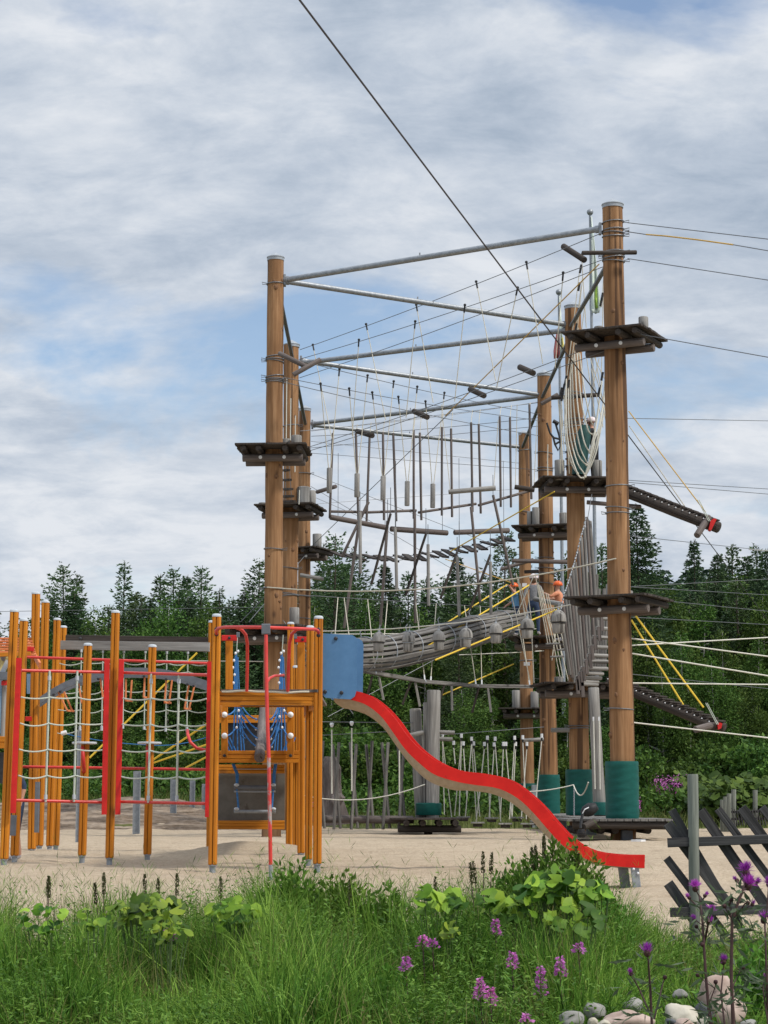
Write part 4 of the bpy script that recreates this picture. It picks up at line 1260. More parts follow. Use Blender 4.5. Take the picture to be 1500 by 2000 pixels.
# ------------------------------------------------------------------ play tower
o0 = W(520, 1690, 23); o0.z = 0
tower = thing('play_tower', 'orange wooden play tower with red rails and a fireman pole', 'play tower', o0)
post(tower, (423.5, 1199), (415, 1697), 21.2)
post(tower, (622.5, 1203), (619.5, 1697), 21.3)
post(tower, (606, 1222), (602.5, 1688), 22.7, .08)
post(tower, (588, 1254), (588, 1679), 24.8, .088)
post(tower, (568, 1215), (564.5, 1660), 28.4, .09, .0)
post(tower, (414, 1212), (409.5, 1660), 28.4, .09, .0)
post(tower, (577.5, 1300), (577, 1664), 27.6, .075, .0)
board('platform_beam', tower, (430, 1364), (613, 1365), 21.25, .145, .05, M['orange_x'], 21.3, grooves=2)
board('platform_beam', tower, (430, 1364 + 6), (600, 1371), 24.4, .13, .05, M['orange_x'], 24.4)
for x0, x1, da, db in ((423, 430, 21.4, 24.3), (614, 598, 21.4, 24.3)):
    p, q = W(x0, 1366, da), W(x1, 1371, db); q.z = p.z
    MB().bar(p, q, .05, .145, V((0, 0, 1)), .004).build('platform_beam', M['orange_x'], tower, frame=Matrix.Translation(p) @ (q - p).to_track_quat('Z', 'Y').to_matrix().to_4x4())
# deck of the upper platform with a worn mat edge
zt = W(520, 1352, 21.3).z
a, b = W(431, 1352, 21.25), W(612, 1352, 21.25)
mb = MB()
for k in range(22):
    y0 = 21.25 + k * .145
    mb.bar(V((a.x, y0 + .07, zt + .012)), V((b.x + .05, y0 + .07, zt + .012)), .135, .03, V((0, 0, 1)))
mb.build('deck', M['weather_brown'], tower)
sc_ = [(W(433 + i * 9, 1351 - 1.3 * math.sin(i * .33) + .6 * math.sin(i), 21.22)) for i in range(20)]
MB().tube(sc_, .012, 6).build('deck_edge', M['rope_cream'], tower)
# upright orange boards at the back of the upper platform and the red boards across them
for x in (447.5, 588.5):
    board('upright_board', tower, (x, 1352), (x, 1246), 24.7, pxm(14, 24.7), .03, M['orange'], up=V((1, 0, 0)))
for (x0, x1, y) in ((433, 463, 1246), (576, 606, 1249)):
    o_ = board('cross_board', tower, (x0, y), (x1, y), 24.62, pxm(11, 24.6), .03, M['red'])
    c_ = W((x0 + x1) / 2, y, 24.6); MB().lathe(c_, V((0, -1, 0)), [(0, .018), (.012, .018), (.018, .01)], 8).build('bolt', M['bolt'], o_)
# grey hinge plates on the ends of the red boards
for x, y in ((465, 1240), (577, 1243)):
    board('bracket', tower, (x - 3, y), (x + 3, y), 24.55, .06, .05, M['grey_arch'])
# red tube rail bowed out towards the viewer
def arcp(pts): return [W(*p) for p in pts]
mb = MB()
mb.tube(arcp([(423, 1238, 21.12), (422, 1232, 21.0), (427, 1227, 20.9), (440, 1225, 20.75), (480, 1225, 20.4), (519, 1225.5, 20.2), (560, 1227, 20.35), (600, 1228.5, 20.75), (615, 1229, 20.95), (621, 1232, 21.05), (623, 1239, 21.15)]), .017, 12)
rail = mb.build('rail', M['redtube'], tower, sm=True)
for pts in ([(462, 1226, 20.6), (472, 1230, 20.7), (480, 1240, 20.85), (483, 1256, 21.0), (483, 1300, 21.1), (482, 1350, 21.2)], [(592, 1228, 20.7), (580, 1229, 20.75), (570, 1238, 20.9), (565.5, 1256, 21.0), (563.5, 1300, 21.1), (562, 1350, 21.2)]):
    MB().tube(arcp(pts), .017, 12).build('rail_bar', M['redtube'], tower, sm=True)
for x, y in ((423, 1229), (423, 1239), (622, 1230), (622, 1241)):
    MB().lathe(W(x, y, 21.13), V((0, -1, 0)), [(0, .022), (.02, .022), (.026, .014)], 10).build('rail_bolt', M['bolt'], tower)
# clamp and fireman pole
c_ = W(519.5, 1229, 20.2)
MB().bar(c_ + V((-.042, 0, 0)), c_ + V((.042, 0, 0)), .07, .105, V((0, 0, 1)), .008).build('clamp', M['grey_arch'], tower)
fp = [(519.5, 1240, 20.18), (520, 1300, 20.15), (521, 1360, 20.1), (523, 1430, 20.06), (525, 1480, 20.03)]
MB().tube(arcp(fp), .0185, 12).build('fireman_pole', M['redtube'], tower, sm=True)
MB().tube(arcp([(525, 1480, 20.03), (526, 1540, 20), (527.5, 1620, 20)]), .0182, 12).build('fireman_pole_worn_part', M['redworn'], tower, sm=True)
MB().tube(arcp([(527.5, 1619, 20), (528.5, 1690, 20)]), .0185, 12).build('fireman_pole_base', M['redtube'], tower, sm=True)
MB().tube([W(528.5, 1689, 20), W(529.5, 1740, 20)], .020, 12).build('foot', M['steel_matt'], tower, sm=True)
MB().tube(arcp([(521, 1333, 20.13), (526, 1325, 20.3), (536, 1320, 20.8), (554, 1319, 21.4)]), .014, 10).build('pole_arm', M['redtube'], tower, sm=True)
board('bracket', tower, (552, 1319), (557, 1319), 21.4, .05, .04, M['grey_arch'])
# lower beam and deck
board('lower_beam', tower, (427, 1478), (584, 1478), 24.75, .15, .05, M['orange_x'], grooves=2)
board('lower_beam', tower, (427, 1405), (561, 1404), 28.2, .11, .05, M['orange_x'], grooves=1)
zl = W(500, 1468, 24.8).z
a, b = W(430, 1468, 24.8), W(583, 1468, 24.8)
mb = MB()
for k in range(22):
    y0 = 24.85 + k * .15
    mb.bar(V((a.x, y0 + .07, zl - .02)), V((b.x, y0 + .07, zl - .02)), .14, .03, V((0, 0, 1)))
mb.build('lower_deck', M['weather_brown'], tower)
# dark back wall seen through the net and the grey panel below
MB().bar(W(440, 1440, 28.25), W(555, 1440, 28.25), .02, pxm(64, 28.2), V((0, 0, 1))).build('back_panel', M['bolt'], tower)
MB().bar(W(426, 1552, 28.3), W(556, 1552, 28.3), .03, pxm(112, 28.3), V((0, 0, 1)), .004).build('shop_panel', M['concrete'], tower)
board('panel_board', tower, (427, 1502), (556, 1502), 28.2, .125, .06, M['orange_x'], grooves=2)
board('panel_board', tower, (426, 1611), (556, 1611), 28.2, .125, .06, M['orange_x'], grooves=2)
# short boards with white rope buttons
for x in (438.5, 567.5):
    ub = board('upright_board', tower, (x, 1480), (x, 1378), 24.66, pxm(13, 24.6), .03, M['orange'], up=V((1, 0, 0)))
    for y in (1396, 1437):
        c_ = W(x, y, 24.63)
        MB().lathe(c_, V((0, -1, 0)), [(0, .036), (.012, .034), (.03, .02), (.034, .004)], 14).build('rope_button', M['white'], ub, sm=True)
    MB().lathe(W(x, 1476, 24.63), V((0, -1, 0)), [(0, .02), (.014, .02), (.02, .01)], 8).build('bolt', M['bolt'], ub)

# ------------------------------------------------------------------ blue rope net and climbing log inside the tower
net = thing('climbing_net', 'blue rope net hung inside the orange play tower', 'net', W(500, 1478, 25.5))
def rp(mb, pts, D, r=.0085, D2=None, s=0.0):
    n = len(pts)
    q = [W(x, y, D + ((D2 or D) - D) * i / max(1, n - 1)) for i, (x, y) in enumerate(pts)]
    if n == 2: q = sag(q[0], q[1], s, 7)
    mb.tube(q, r, 6)
for sx_, bx, side in ((462, 440, 1), (551, 567, -1)):
    mb = MB()
    for dx, y0, y1, dy in ((-4, 1280, 1352, 0), (0, 1275, 1352, .1), (4, 1283, 1352, .2), (1, 1285, 1352, .3), (-2, 1290, 1352, .4)):
        rp(mb, [(sx_ + dx * .6, y0), (sx_ + dx * 1.3, y1)], 25.4 + dy, .0085)
    for dx, dy in ((-4, 0), (1, .2), (5, .4), (8, .5)):
        rp(mb, [(sx_ + dx * .8 * side, 1380), (sx_ + dx * 1.9 * side, 1466)], 25.2 + dy, .010)
    for dx in (-26, -20, -14):
        rp(mb, [(sx_ + dx * side, 1440), (sx_ + (dx + 12) * side, 1466)], 25.8, .010)
    mb.build('hanging_rope', M['rope_blue'], net, sm=True)
    mb = MB()
    for y0, y1 in ((1396, 1386), (1437, 1424)):
        rp(mb, [(bx + 2 * side, y0), (sx_ - 3 * side, y1)], 24.7, .009, 25.2, .02)
    lx = 503 if side > 0 else 527
    for y0, y1 in ((1370, 1405), (1378, 1424), (1392, 1442), (1412, 1459)):
        rp(mb, [(sx_ + 5 * side, y0), (lx, y1)], 25.2, .009, 25.0, .05)
        rp(mb, [(sx_ + 4 * side, y0 + 12), (sx_ + 16 * side, y0 + 30)], 25.2, .008, 25.4, .02)
    for x, y in ((sx_ - 2, 1276), (sx_ - 5, 1290), (sx_ - 7, 1304), (sx_ - 4, 1318), (sx_ - 6, 1334), (sx_ + 3, 1272), (sx_, 1421), (sx_ + 4, 1388), (lx - 3 * side, 1405), (lx - 3 * side, 1424), (lx - 2 * side, 1443), (lx - 3 * side, 1459), (sx_ + 5 * side, 1400)):
        mb.ball(W(x, y, 25.05), .015, 8, 5, (1, 1, 1.3), 1)
    mb.build('net_rope', [M['rope_blue'], M['white']], net, sm=True)
    mb = MB(); rp(mb, [(sx_ + 2, 1240), (sx_, 1276)], 25.2, .006); mb.build('rope_end', M['rope'], net)
# the log carries steps of its own
log('climbing_log', W(507, 1480, 24.5), W(517, 1372, 27.3), .062, M['weather_brown'], None, wob=.05)
cl_ = bpy.data.objects['climbing_log']; tag(cl_, 'short brown log slanting up through the blue net of the play tower', 'log')
# rope ladder below
lad = thing('rope_ladder', 'blue rope ladder with grey tube rungs under the play tower', 'rope ladder', W(497, 1590, 25.6))
for x0, x1, x2 in ((454, 462, 466), (537, 534, 531)):
    mb = MB(); rp(mb, [(x0, 1492), (x1, 1512), (x1, 1535), (x2, 1582)], 25.4, .013); rp(mb, [(x0 + 3, 1492), (x1 + 3, 1512), (x1 + 2, 1535)], 25.5, .011)
    mb.build('rope', M['rope_blue'], lad, sm=True)
for y, m_, r_ in ((1502, 'steel', .008), (1538, 'grey_arch', .026), (1546, 'steel_matt', .012), (1585, 'steel_matt', .022)):
    o_ = MB().tube([W(457 if y > 1510 else 460, y, 25.4), W(538, y, 25.4)], r_, 10).build('rung', M[m_], lad, sm=True)
    if y in (1538, 1585):
        mb = MB()
        for x in (462, 534): mb.ball(W(x, y - 5, 25.38), .03, 10, 6, (1.1, 1, .7))
        mb.build('end_knob', M['grey_cap'], o_, sm=True)

# ------------------------------------------------------------------ slide
top_e = [(650, 1346), (672, 1346), (693, 1349), (721, 1358), (749, 1379), (773, 1405), (796, 1437), (824, 1466), (861, 1491), (899, 1505), (955, 1512), (997, 1524), (1029, 1545), (1062, 1575), (1095, 1613), (1123, 1641), (1160, 1662), (1207, 1670), (1259, 1671.5)]
bot_e = [(650, 1364), (668, 1364), (686, 1367), (716, 1377), (745, 1400), (768, 1431), (791, 1463), (815, 1487), (847, 1512), (889, 1526), (927, 1533), (973, 1540), (1011, 1559), (1043, 1589), (1076, 1627), (1104, 1655), (1141, 1676), (1183, 1690), (1259, 1695.5)]
def sD(px): return 21.4 - (px - 650) / (1259 - 650) * .42
sl0 = W(1233, 1732, 20.95)
slide = thing('slide', 'long wavy red slide with a sand coloured underside', 'slide', sl0)
d_ = (W(1259, 1690, sD(1259)) - W(650, 1350, sD(650))); d_.z = 0; d_.normalize()
wv = V((-d_.y, d_.x, 0)) * .42            # across the slide, away from the viewer
def resample(pts, n=58):
    """smooth the surveyed edge"""
    out = []
    m_ = len(pts)
    for i in range(n):
        f = i / (n - 1) * (m_ - 1); k = min(int(f), m_ - 2); u = f - k
        p = [V((*pts[max(0, min(m_ - 1, k + j))], 0)) for j in (-1, 0, 1, 2)]
        q = .5 * ((2 * p[1]) + (-p[0] + p[2]) * u + (2 * p[0] - 5 * p[1] + 4 * p[2] - p[3]) * u * u + (-p[0] + 3 * p[1] - 3 * p[2] + p[3]) * u ** 3)
        out.append((q.x, q.y))
    return out
te, be = resample(top_e), resample(bot_e)
T3 = [W(x, y, sD(x)) for x, y in te]; B3 = [W(x, y, sD(x)) for x, y in be]
# depths of matching stations agree: rebuild the bottom below the top along its normal
def strip(A, B, off, th):
    mb = MB(); n = len(A); vs = []
    o1 = V(off); o2 = V(off) + V((-d_.y, d_.x, 0)) * th
    for a_, b_ in zip(A, B): vs += [a_ + o1, b_ + o1, b_ + o2, a_ + o2]
    fs = []
    for i in range(n - 1):
        for k in range(4): fs.append((i * 4 + k, (i + 1) * 4 + k, (i + 1) * 4 + (k + 1) % 4, i * 4 + (k + 1) % 4))
    fs += [(3, 2, 1, 0), tuple((n - 1) * 4 + k for k in range(4))]
    mb.add(vs, fs); return mb
strip(T3, B3, (0, 0, 0), .03).build('side_panel', M['slide_red'], slide)
strip(T3, B3, wv, .03).build('side_panel', M['slide_red'], slide)
# the trough: rounded shell set in from the panels
mb = MB(); vs = []; n = len(T3); k_ = 9
for i in range(n):
    a_, b_ = T3[i], B3[i]
    dn = (b_ - a_).normalized()
    tl = min(1, min(i, n - 1 - i) / 8) ** .7
    tl = min(1, i / 5 + .35) * min(1, max(.0, (n - 1 - i) / 22)) ** .8
    tl = min(tl, 1.0)
    for j in range(k_):
        s = j / (k_ - 1); bow = math.sin(PI * s) ** .55
        vs.append(b_ + wv * (.06 + .94 * s) + dn * (-.02 + (.03 + .088 * tl) * bow + .0 * tl))
for i in range(n):
    a_, b_ = T3[i], B3[i]; dn = (b_ - a_).normalized()
    for j in range(k_):
        s = j / (k_ - 1); vs.append(b_ + wv * (.06 + .94 * s) + dn * (-.045))
fs = []
N_ = n * k_
for i in range(n - 1):
    for j in range(k_ - 1):
        a_ = i * k_ + j
        fs.append((a_, a_ + 1, a_ + k_ + 1, a_ + k_)); fs.append((N_ + a_, N_ + a_ + k_, N_ + a_ + k_ + 1, N_ + a_ + 1))
    fs.append((i * k_, (i + 1) * k_, N_ + (i + 1) * k_, N_ + i * k_)); e = k_ - 1
    fs.append((i * k_ + e, N_ + i * k_ + e, N_ + (i + 1) * k_ + e, (i + 1) * k_ + e))
for i in (0, n - 1):
    for j in range(k_ - 1): fs.append((i * k_ + j, N_ + i * k_ + j, N_ + i * k_ + j + 1, i * k_ + j + 1) if i == 0 else (i * k_ + j, i * k_ + j + 1, N_ + i * k_ + j + 1, N_ + i * k_ + j))
mb.add(vs, fs); mb.build('trough', M['slide_tan'], slide, sm=True)
# steel foot under the end
f0 = W(1222, 1694, 21.1)
lg = MB()
ft_a, ft_b = W(1216, 1690, 21.1), W(1224, 1735, 21.1)
lg.bar(ft_a + wv * .12, ft_b + wv * .12 + V((0, 0, -.1)), .05, .10, V((1, 0, 0)), .004)
lg.build('leg', M['darksteel'], slide)
lb = MB(); lb.bar(W(1239, 1690, 21.02), W(1246, 1735, 21.02) + V((0, 0, -.1)), .03, .082, V((1, 0, 0)), .004)
lo = lb.build('leg_plate', M['steel_matt'], slide)
for x, y in ((1237.5, 1697.5), (1246, 1705.5)):
    MB().lathe(W(x, y, 21.0), V((0, -1, 0)), [(-.01, .014), (.008, .013), (.014, .006)], 10).build('bolt', M['white'], lo)
# blue side board at the top of the slide
bd = [(632, 1237), (688, 1240), (695, 1245), (697.5, 1253), (696, 1350), (693, 1360), (685, 1366), (636, 1363), (630, 1358), (630, 1242)]
bo = MB().prism([W(x, y, 21.33) for x, y in bd], V((0, .028, 0))).build('side_board', M['blue'], slide)
for x, y in ((656, 1247), (635, 1351), (667, 1353)):
    MB().lathe(W(x, y, 21.33), V((0, -1, 0)), [(0, .02), (.012, .02), (.02, .011)], 10).build('bolt', M['bolt'], bo)
MB().prism([W(x, y, 21.33) + wv * 1.12 for x, y in bd], V((0, .028, 0))).build('side_board', M['blue'], slide)

# ------------------------------------------------------------------ net wall: two front panels of rope between red boards
wall = thing('climbing_wall', 'orange framed climbing wall with grey rope grid and red bars', 'climbing frame', V((-2.9, 22.6, 0)))
post(wall, (28.5, 1190), (7.5, 1690), 22.4)
post(wall, (226, 1192), (213.5, 1687), 22.9)
for (xt, yt, xb, yb, w_, D) in ((37, 1285, 25.5, 1588, 10.5, 22.36), (209, 1288, 203.5, 1591, 10, 22.85), (237, 1288, 230, 1591, 10, 22.85), (409.5, 1292, 405, 1596, 9, 21.6)):
    p, q = W(xb, yb, D - .05), W(xt, yt, D - .05)
    MB().bar(p, q, .032, pxm(w_, D), V((1, 0, 0)), .004).build('red_board', M['red'], wall)
for (x0, y0, x1, y1, Da, Db) in ((42, 1309.5, 206, 1313, 22.4, 22.85), (242, 1314, 406, 1318.5, 22.85, 21.6), (30, 1563, 200, 1567, 22.4, 22.85), (235, 1566, 402, 1569.5, 22.85, 21.6)):
    MB().tube([W(x0, y0, Da), W(x1, y1, Db)], .0165, 12).build('red_bar', M['redtube'], wall, sm=True)
nm = MB(); kn = MB()
for xs, (ya, yb), (xl, xr, Da, Db), shift in ((((97, 89), (151, 144.5)), (1310, 1566), (40, 205, 22.38, 22.83), 0), (((295.5, 289.5), (349.5, 345)), (1316, 1568), (240, 404, 22.8, 21.65), 3)):
    for xt, xb in xs:
        f_ = (xt - xl) / (xr - xl); D = Da + (Db - Da) * f_
        nm.tube([W(xt, ya, D - .02), W((xt + xb) / 2, (ya + yb) / 2, D - .02), W(xb, yb, D - .02)], .0125, 8)
        for y in (ya + 14, yb - 10):
            u = (y - ya) / (yb - ya); xx = xt + (xb - xt) * u
            nm.tube([W(xx, y - 4, D - .02), W(xx, y + 5, D - .02)], .019, 8, True, 1)
    for y in (1361.5, 1412.5, 1463.5, 1514.5):
        y += shift * .7
        u = (y - ya) / (yb - ya)
        kx = [xl - 8 * u + 2] + [xt + (xb - xt) * u for xt, xb in xs] + [xr - 4 * u]
        for x0, x1 in zip(kx, kx[1:]):
            D0 = Da + (Db - Da) * (x0 - xl) / (xr - xl); D1 = Da + (Db - Da) * (x1 - xl) / (xr - xl)
            nm.tube(sag(W(x0, y, D0 - .02), W(x1, y + 1, D1 - .02), R.uniform(.012, .03), 7), .0095, 6)
nm.build('rope_grid', [M['rope'], M['grey_cap']], wall, sm=True)

# second wall behind: red bars only
back = thing('bar_frame', 'orange posts with two long red bars standing behind the rope wall', 'climbing frame', V((-2.9, 24.2, 0)))
post(back, (47, 1208), (28, 1684), 23.6, .09)
MB().tube([W(53, 1283.5, 24.0), W(414, 1296, 24.0)], .0165, 12).build('red_bar', M['redtube'], back, sm=True)
MB().tube([W(43, 1497.5, 24.0), W(408, 1503, 24.0)], .0165, 12).build('red_bar', M['redtube'], back, sm=True)
# the long weathered timbers with a second rope grid
fr2 = thing('net_frame', 'rear net frame of weathered timbers on orange posts', 'climbing frame', V((-3.0, 29, 0)))
post(fr2, (112, 1207), (96.5, 1663), 28.4, .092)
post(fr2, (124, 1222), (108.5, 1662), 29.4, .092)
board('timber', fr2, (122, 1246), (409, 1250.5), 29.4, pxm(12, 29.2), .05, M['weather_dark'], 28.9)
board('timber', fr2, (119, 1260), (409, 1264), 28.6, pxm(17.5, 28.5), .05, M['weather'], 28.2)
mb = MB()
for i in range(6):
    mb.lathe(W(157 + i * 44, 1247.5 + i * .6, 29.3), V((0, -1, 0)), [(0, .025), (.03, .025), (.04, .012)], 8)
mb.build('bolt', M['bolt'], fr2)
nm = MB(); kn = MB()
xs = [(159, 156, 1268, 1424), (201, 198.5, 1269, 1424), (242, 240, 1269, 1420), (284, 281.5, 1270, 1422), (326, 323.5, 1271, 1426), (367, 365, 1271, 1426)]
for xt, xb, ya, yb in xs:
    nm.tube([W(xt, ya, 28.5), W((xt + xb) / 2, (ya + yb) / 2, 28.5), W(xb, yb, 28.5)], .0095, 6)
    nm.tube([W(xb, yb - 6, 28.49), W(xb, yb + 3, 28.49)], .018, 8, True, 1); nm.tube([W(xt, ya, 28.49), W(xt, ya + 6, 28.49)], .016, 8, True, 1)
for y in (1294, 1312, 1349, 1386, 1424):
    px_ = [112] + [a[0] + (a[1] - a[0]) * (y - a[2]) / (a[3] - a[2]) for a in xs] + [411]
    for i, (x0, x1) in enumerate(zip(px_, px_[1:])):
        if y == 1424 and i in (2, 3): continue
        nm.tube(sag(W(x0, y + (8 if y == 1424 and i == 0 else 0), 28.5), W(x1, y + 1, 28.5), R.uniform(.008, .05), 7), .0085, 6)
nm.build('rope_grid', [M['rope'], M['grey_cap']], fr2, sm=True)
mb = MB(); mb.tube(sag(W(122, 1432, 28.5), W(290, 1455, 28.3), .03, 9), .007, 6); mb.tube(sag(W(290, 1455, 28.3), W(412, 1437, 28.4), .05, 9), .007, 6)
mb.build('low_rope', M['rope_blue'], fr2, sm=True)
mb = MB()
mb.tube(arcp([(120, 1433, 28.4), (130, 1430, 28.4)]), .03, 8)
mb.build('clasp', M['white'], fr2, sm=True)

# arched bridge bars with hanging handles
arch = thing('hanging_bar_arch', 'slate grey arched beam with orange hanging handles', 'climbing frame', V((-2.5, 26.2, 0)))
ap = [(78, 1361), (112, 1339), (150, 1322), (195, 1310), (240, 1304.5), (300, 1305), (350, 1313), (409, 1331)]
def cr(pts, n):
    out = []; m_ = len(pts)
    for i in range(n):
        f = i / (n - 1) * (m_ - 1); k = min(int(f), m_ - 2); u = f - k
        p = [V((*pts[max(0, min(m_ - 1, k + j))], 0)) for j in (-1, 0, 1, 2)]
        q = .5 * ((2 * p[1]) + (-p[0] + p[2]) * u + (2 * p[0] - 5 * p[1] + 4 * p[2] - p[3]) * u * u + (-p[0] + 3 * p[1] - 3 * p[2] + p[3]) * u ** 3)
        out.append((q.x, q.y))
    return out
ac = cr(ap, 30)
for D, dy in ((26.0, 0), (26.5, 7)):
    mb = MB(); vs = []; fs = []
    for x, y in ac:
        p = W(x, y + dy * .9, D); h_ = pxm(13.5, 26)
        vs += [p, p + V((0, .045, 0)), p + V((0, .045, -h_)), p + V((0, 0, -h_))]
    for i in range(len(ac) - 1):
        for k in range(4): fs.append((i * 4 + k, (i + 1) * 4 + k, (i + 1) * 4 + (k + 1) % 4, i * 4 + (k + 1) % 4))
    fs += [(0, 1, 2, 3), tuple((len(ac) - 1) * 4 + k for k in (3, 2, 1, 0))]
    mb.add(vs, fs); mb.build('arch_board', M['grey_arch'], arch)
mb = MB()
for x, y in ((105, 1357), (118, 1351), (152, 1342), (192, 1326), (210, 1322), (240, 1320), (281, 1321), (325, 1327), (366, 1337), (378, 1340)):
    mb.lathe(W(x, y, 26.0), V((0, -1, 0)), [(0, .018), (.02, .018), (.03, .01)], 8)
mb.build('bolt', M['bolt'], arch)
for x0, y0, x1, y1 in ((116, 1350, 134, 1388), (156, 1332, 162, 1372), (199, 1325, 204, 1366), (249, 1327, 248, 1368), (286, 1322, 283, 1362), (328, 1327, 324, 1372), (372, 1338, 363, 1384)):
    mb = MB()
    for k in (0, 1):
        o_ = V((k * .055 - .02, .16 * k, 0))
        mb.bar(W(x0, y0, 26.05) + o_, W(x1, y1, 26.05) + o_ * .8, .022, .026, V((0, 1, 0)), .004)
    mb.bar(W(x1, y1, 26.05) - V((.015, 0, 0)), W(x1, y1, 26.05) + V((.045, .14, 0)), .025, .025, V((0, 0, 1)), .004)
    mb.build('handle', M['handle'], arch)
# two posts with round grey standing discs
for (tx, ty, bx, by, D, dx, lb) in ((172, 1256, 160, 1684, 23.5, 165, 'short orange post with a grey disc and red grip, left one of two'), (298, 1259, 287.5, 1681, 24.0, 292, 'short orange post with a grey disc and red grip, right one of two')):
    b_ = W(bx, by, D)
    e = thing('disc_post', lb, 'play post', (b_.x, D, 0))
    post(e, (tx, ty), (bx, by), D)
    c_ = W(dx, 1451.5, D - .05)
    MB().lathe(c_ + V((0, 0, -.012)), V((0, 0, 1)), [(0, .13), (.006, .142), (.02, .142), (.026, .13)], 24).build('disc', M['grey_cap'], e, sm=True)
    MB().tube(arcp([(dx - 4, 1459, D - .1), (dx - 3, 1475, D - .16), (dx - 2, 1492, D - .15), (dx - 1, 1503, D - .08), (dx - 1, 1508, D - .03)]), .022, 10).build('grip', M['redtube'], e, sm=True)
# bent red grip at the tower's left
MB().tube(arcp([(366, 1426, 25), (367, 1436, 24.9), (372, 1450, 24.8), (384, 1461, 24.8), (402, 1465.5, 24.8)]), .02, 10).build('grip', M['redtube'], back, sm=True)

# ------------------------------------------------------------------ play house at the left edge
hut = thing('play_house', 'play house with orange slat roof and yellow gable at the left edge', 'play house', V((-5.0, 27.5, 0)))
post(hut, (70.5, 1156), (62, 1670), 26.6, .1)
post(hut, (89, 1173), (76.5, 1663), 27.8, .1)
mb = MB()
for i in range(7):
    y = 1247 + i * 5.2
    mb.bar(W(-70, y, 26.6 - .13 * i), W(62 + i * 1.5, y + .6, 26.6 - .13 * i), .03, .026, V((0, 0, 1)), .004)
mb.build('roof', M['roof_orange'], hut)
board('ridge_beam', hut, (-70, 1281), (60, 1277), 25.8, .05, .05, M['orange_x'])
board('roof_edge', hut, (54, 1255), (78, 1300), 27.3, .08, .03, M['handle'], 26.0)
board('eaves_board', hut, (50, 1267), (66, 1268), 25.9, .055, .05, M['red'])
MB().prism([W(x, y, 26.0) for x, y in ((-40, 1275), (8, 1270), (17, 1282), (14, 1300), (2, 1318), (-40, 1318))], V((0, .03, 0))).build('gable', M['yellow'], hut)
MB().prism([W(x, y, 25.95) for x, y in ((-8, 1275), (6, 1274), (11, 1283), (8, 1292), (3, 1290), (-2, 1279))], V((0, .02, 0))).build('gable_flower', M['weather_brown'], hut)
board('gable_edge', hut, (16, 1290), (3, 1317), 25.9, .06, .03, M['grey_cap'])
board('window_sill', hut, (-60, 1321), (14, 1320), 25.85, pxm(16, 25.9), .04, M['grey_arch'])
MB().bar(W(-40, 1380, 26), W(3, 1380, 26), .03, pxm(104, 26), V((0, 0, 1))).build('wall_panel', M['blue_pale'], hut)
board('wall_board', hut, (3, 1334), (15, 1334), 25.9, pxm(9, 26), .04, M['red'])
MB().tube([W(9, 1338, 26.0), W(7, 1395, 26.0), W(5, 1440, 26)], .03, 8).build('drain_pipe', M['weather'], hut, sm=True)
MB().bar(W(56, 1355, 26.8), W(56, 1316, 26.8), .02, pxm(7, 26.8), V((1, 0, 0))).build('window_panel', M['blue_pale'], hut)
board('floor_beam', hut, (-60, 1450), (12, 1450), 25.4, pxm(24, 25.4), .05, M['orange_x'], grooves=1)
board('wall_board', hut, (50, 1404), (62, 1404), 26.5, pxm(9, 26), .04, M['red'])
MB().bar(W(-40, 1500, 26.3), W(8, 1500, 26.3), .02, pxm(60, 26.3), V((0, 0, 1))).build('dark_panel', M['bolt'], hut)
for x, y0, y1, D in ((72.5, 1527, 1626, 26.2), (25.5, 1592, 1632, 23.4)):
    MB().bar(W(x - 1, y1, D), W(x + 1, y0, D), .04, pxm(9 if x > 50 else 12, D), V((1, 0, 0)), .006).build('grey_stile', M['grey_arch'], hut)
# steel posts that stand behind the frames
for i, (x, y0, y1, D, w_, lb) in enumerate(((151, 1425, 1646, 34, 6, 'thin grey steel post behind the left disc post'), (266, 1506, 1627, 45, 12.5, 'broad grey steel post behind the right disc post'), (338, 1522, 1617, 51, 11, 'grey steel post on the sand edge left of the tower'), (375, 1524, 1616, 52, 9, 'narrow grey steel post nearer the tower'), (398, 1531, 1616, 52, 8, 'grey steel post half hidden by the tower'))):
    b_ = W(x, y1, D); z0 = height(b_.x, D); tz = W(x, y0, D).z; hw = pxm(w_, D) / 2
    mb = MB()
    mb.bar(V((b_.x, D, z0 - .2)), V((b_.x, D, tz)), .01, hw * 1.9, V((1, 0, 0)))
    for s in (-1, 1): mb.bar(V((b_.x + s * hw, D, z0 - .2)), V((b_.x + s * hw, D, tz - .002)), hw * 1.5, .012, V((1, 0, 0)))
    tag(mb.build('steel_post', M['steel_matt'], None, frame=Matrix.Translation((b_.x, D, z0))), lb, 'post', 'grey steel posts behind the playground')
# ================================================================== ropes course
def proj(p):
    d = p - EYE; z = d.dot(_fw)
    return 750 + FOC * d.x / z, 1000 - FOC * d.dot(_up) / z
def on(A, B, px):
    lo, hi = 0.0, 1.0
    s = proj(B)[0] > proj(A)[0]
    for _ in range(40):
        m_ = (lo + hi) / 2
        if (proj(A.lerp(B, m_))[0] < px) == s: lo = m_
        else: hi = m_
    return A.lerp(B, lo)

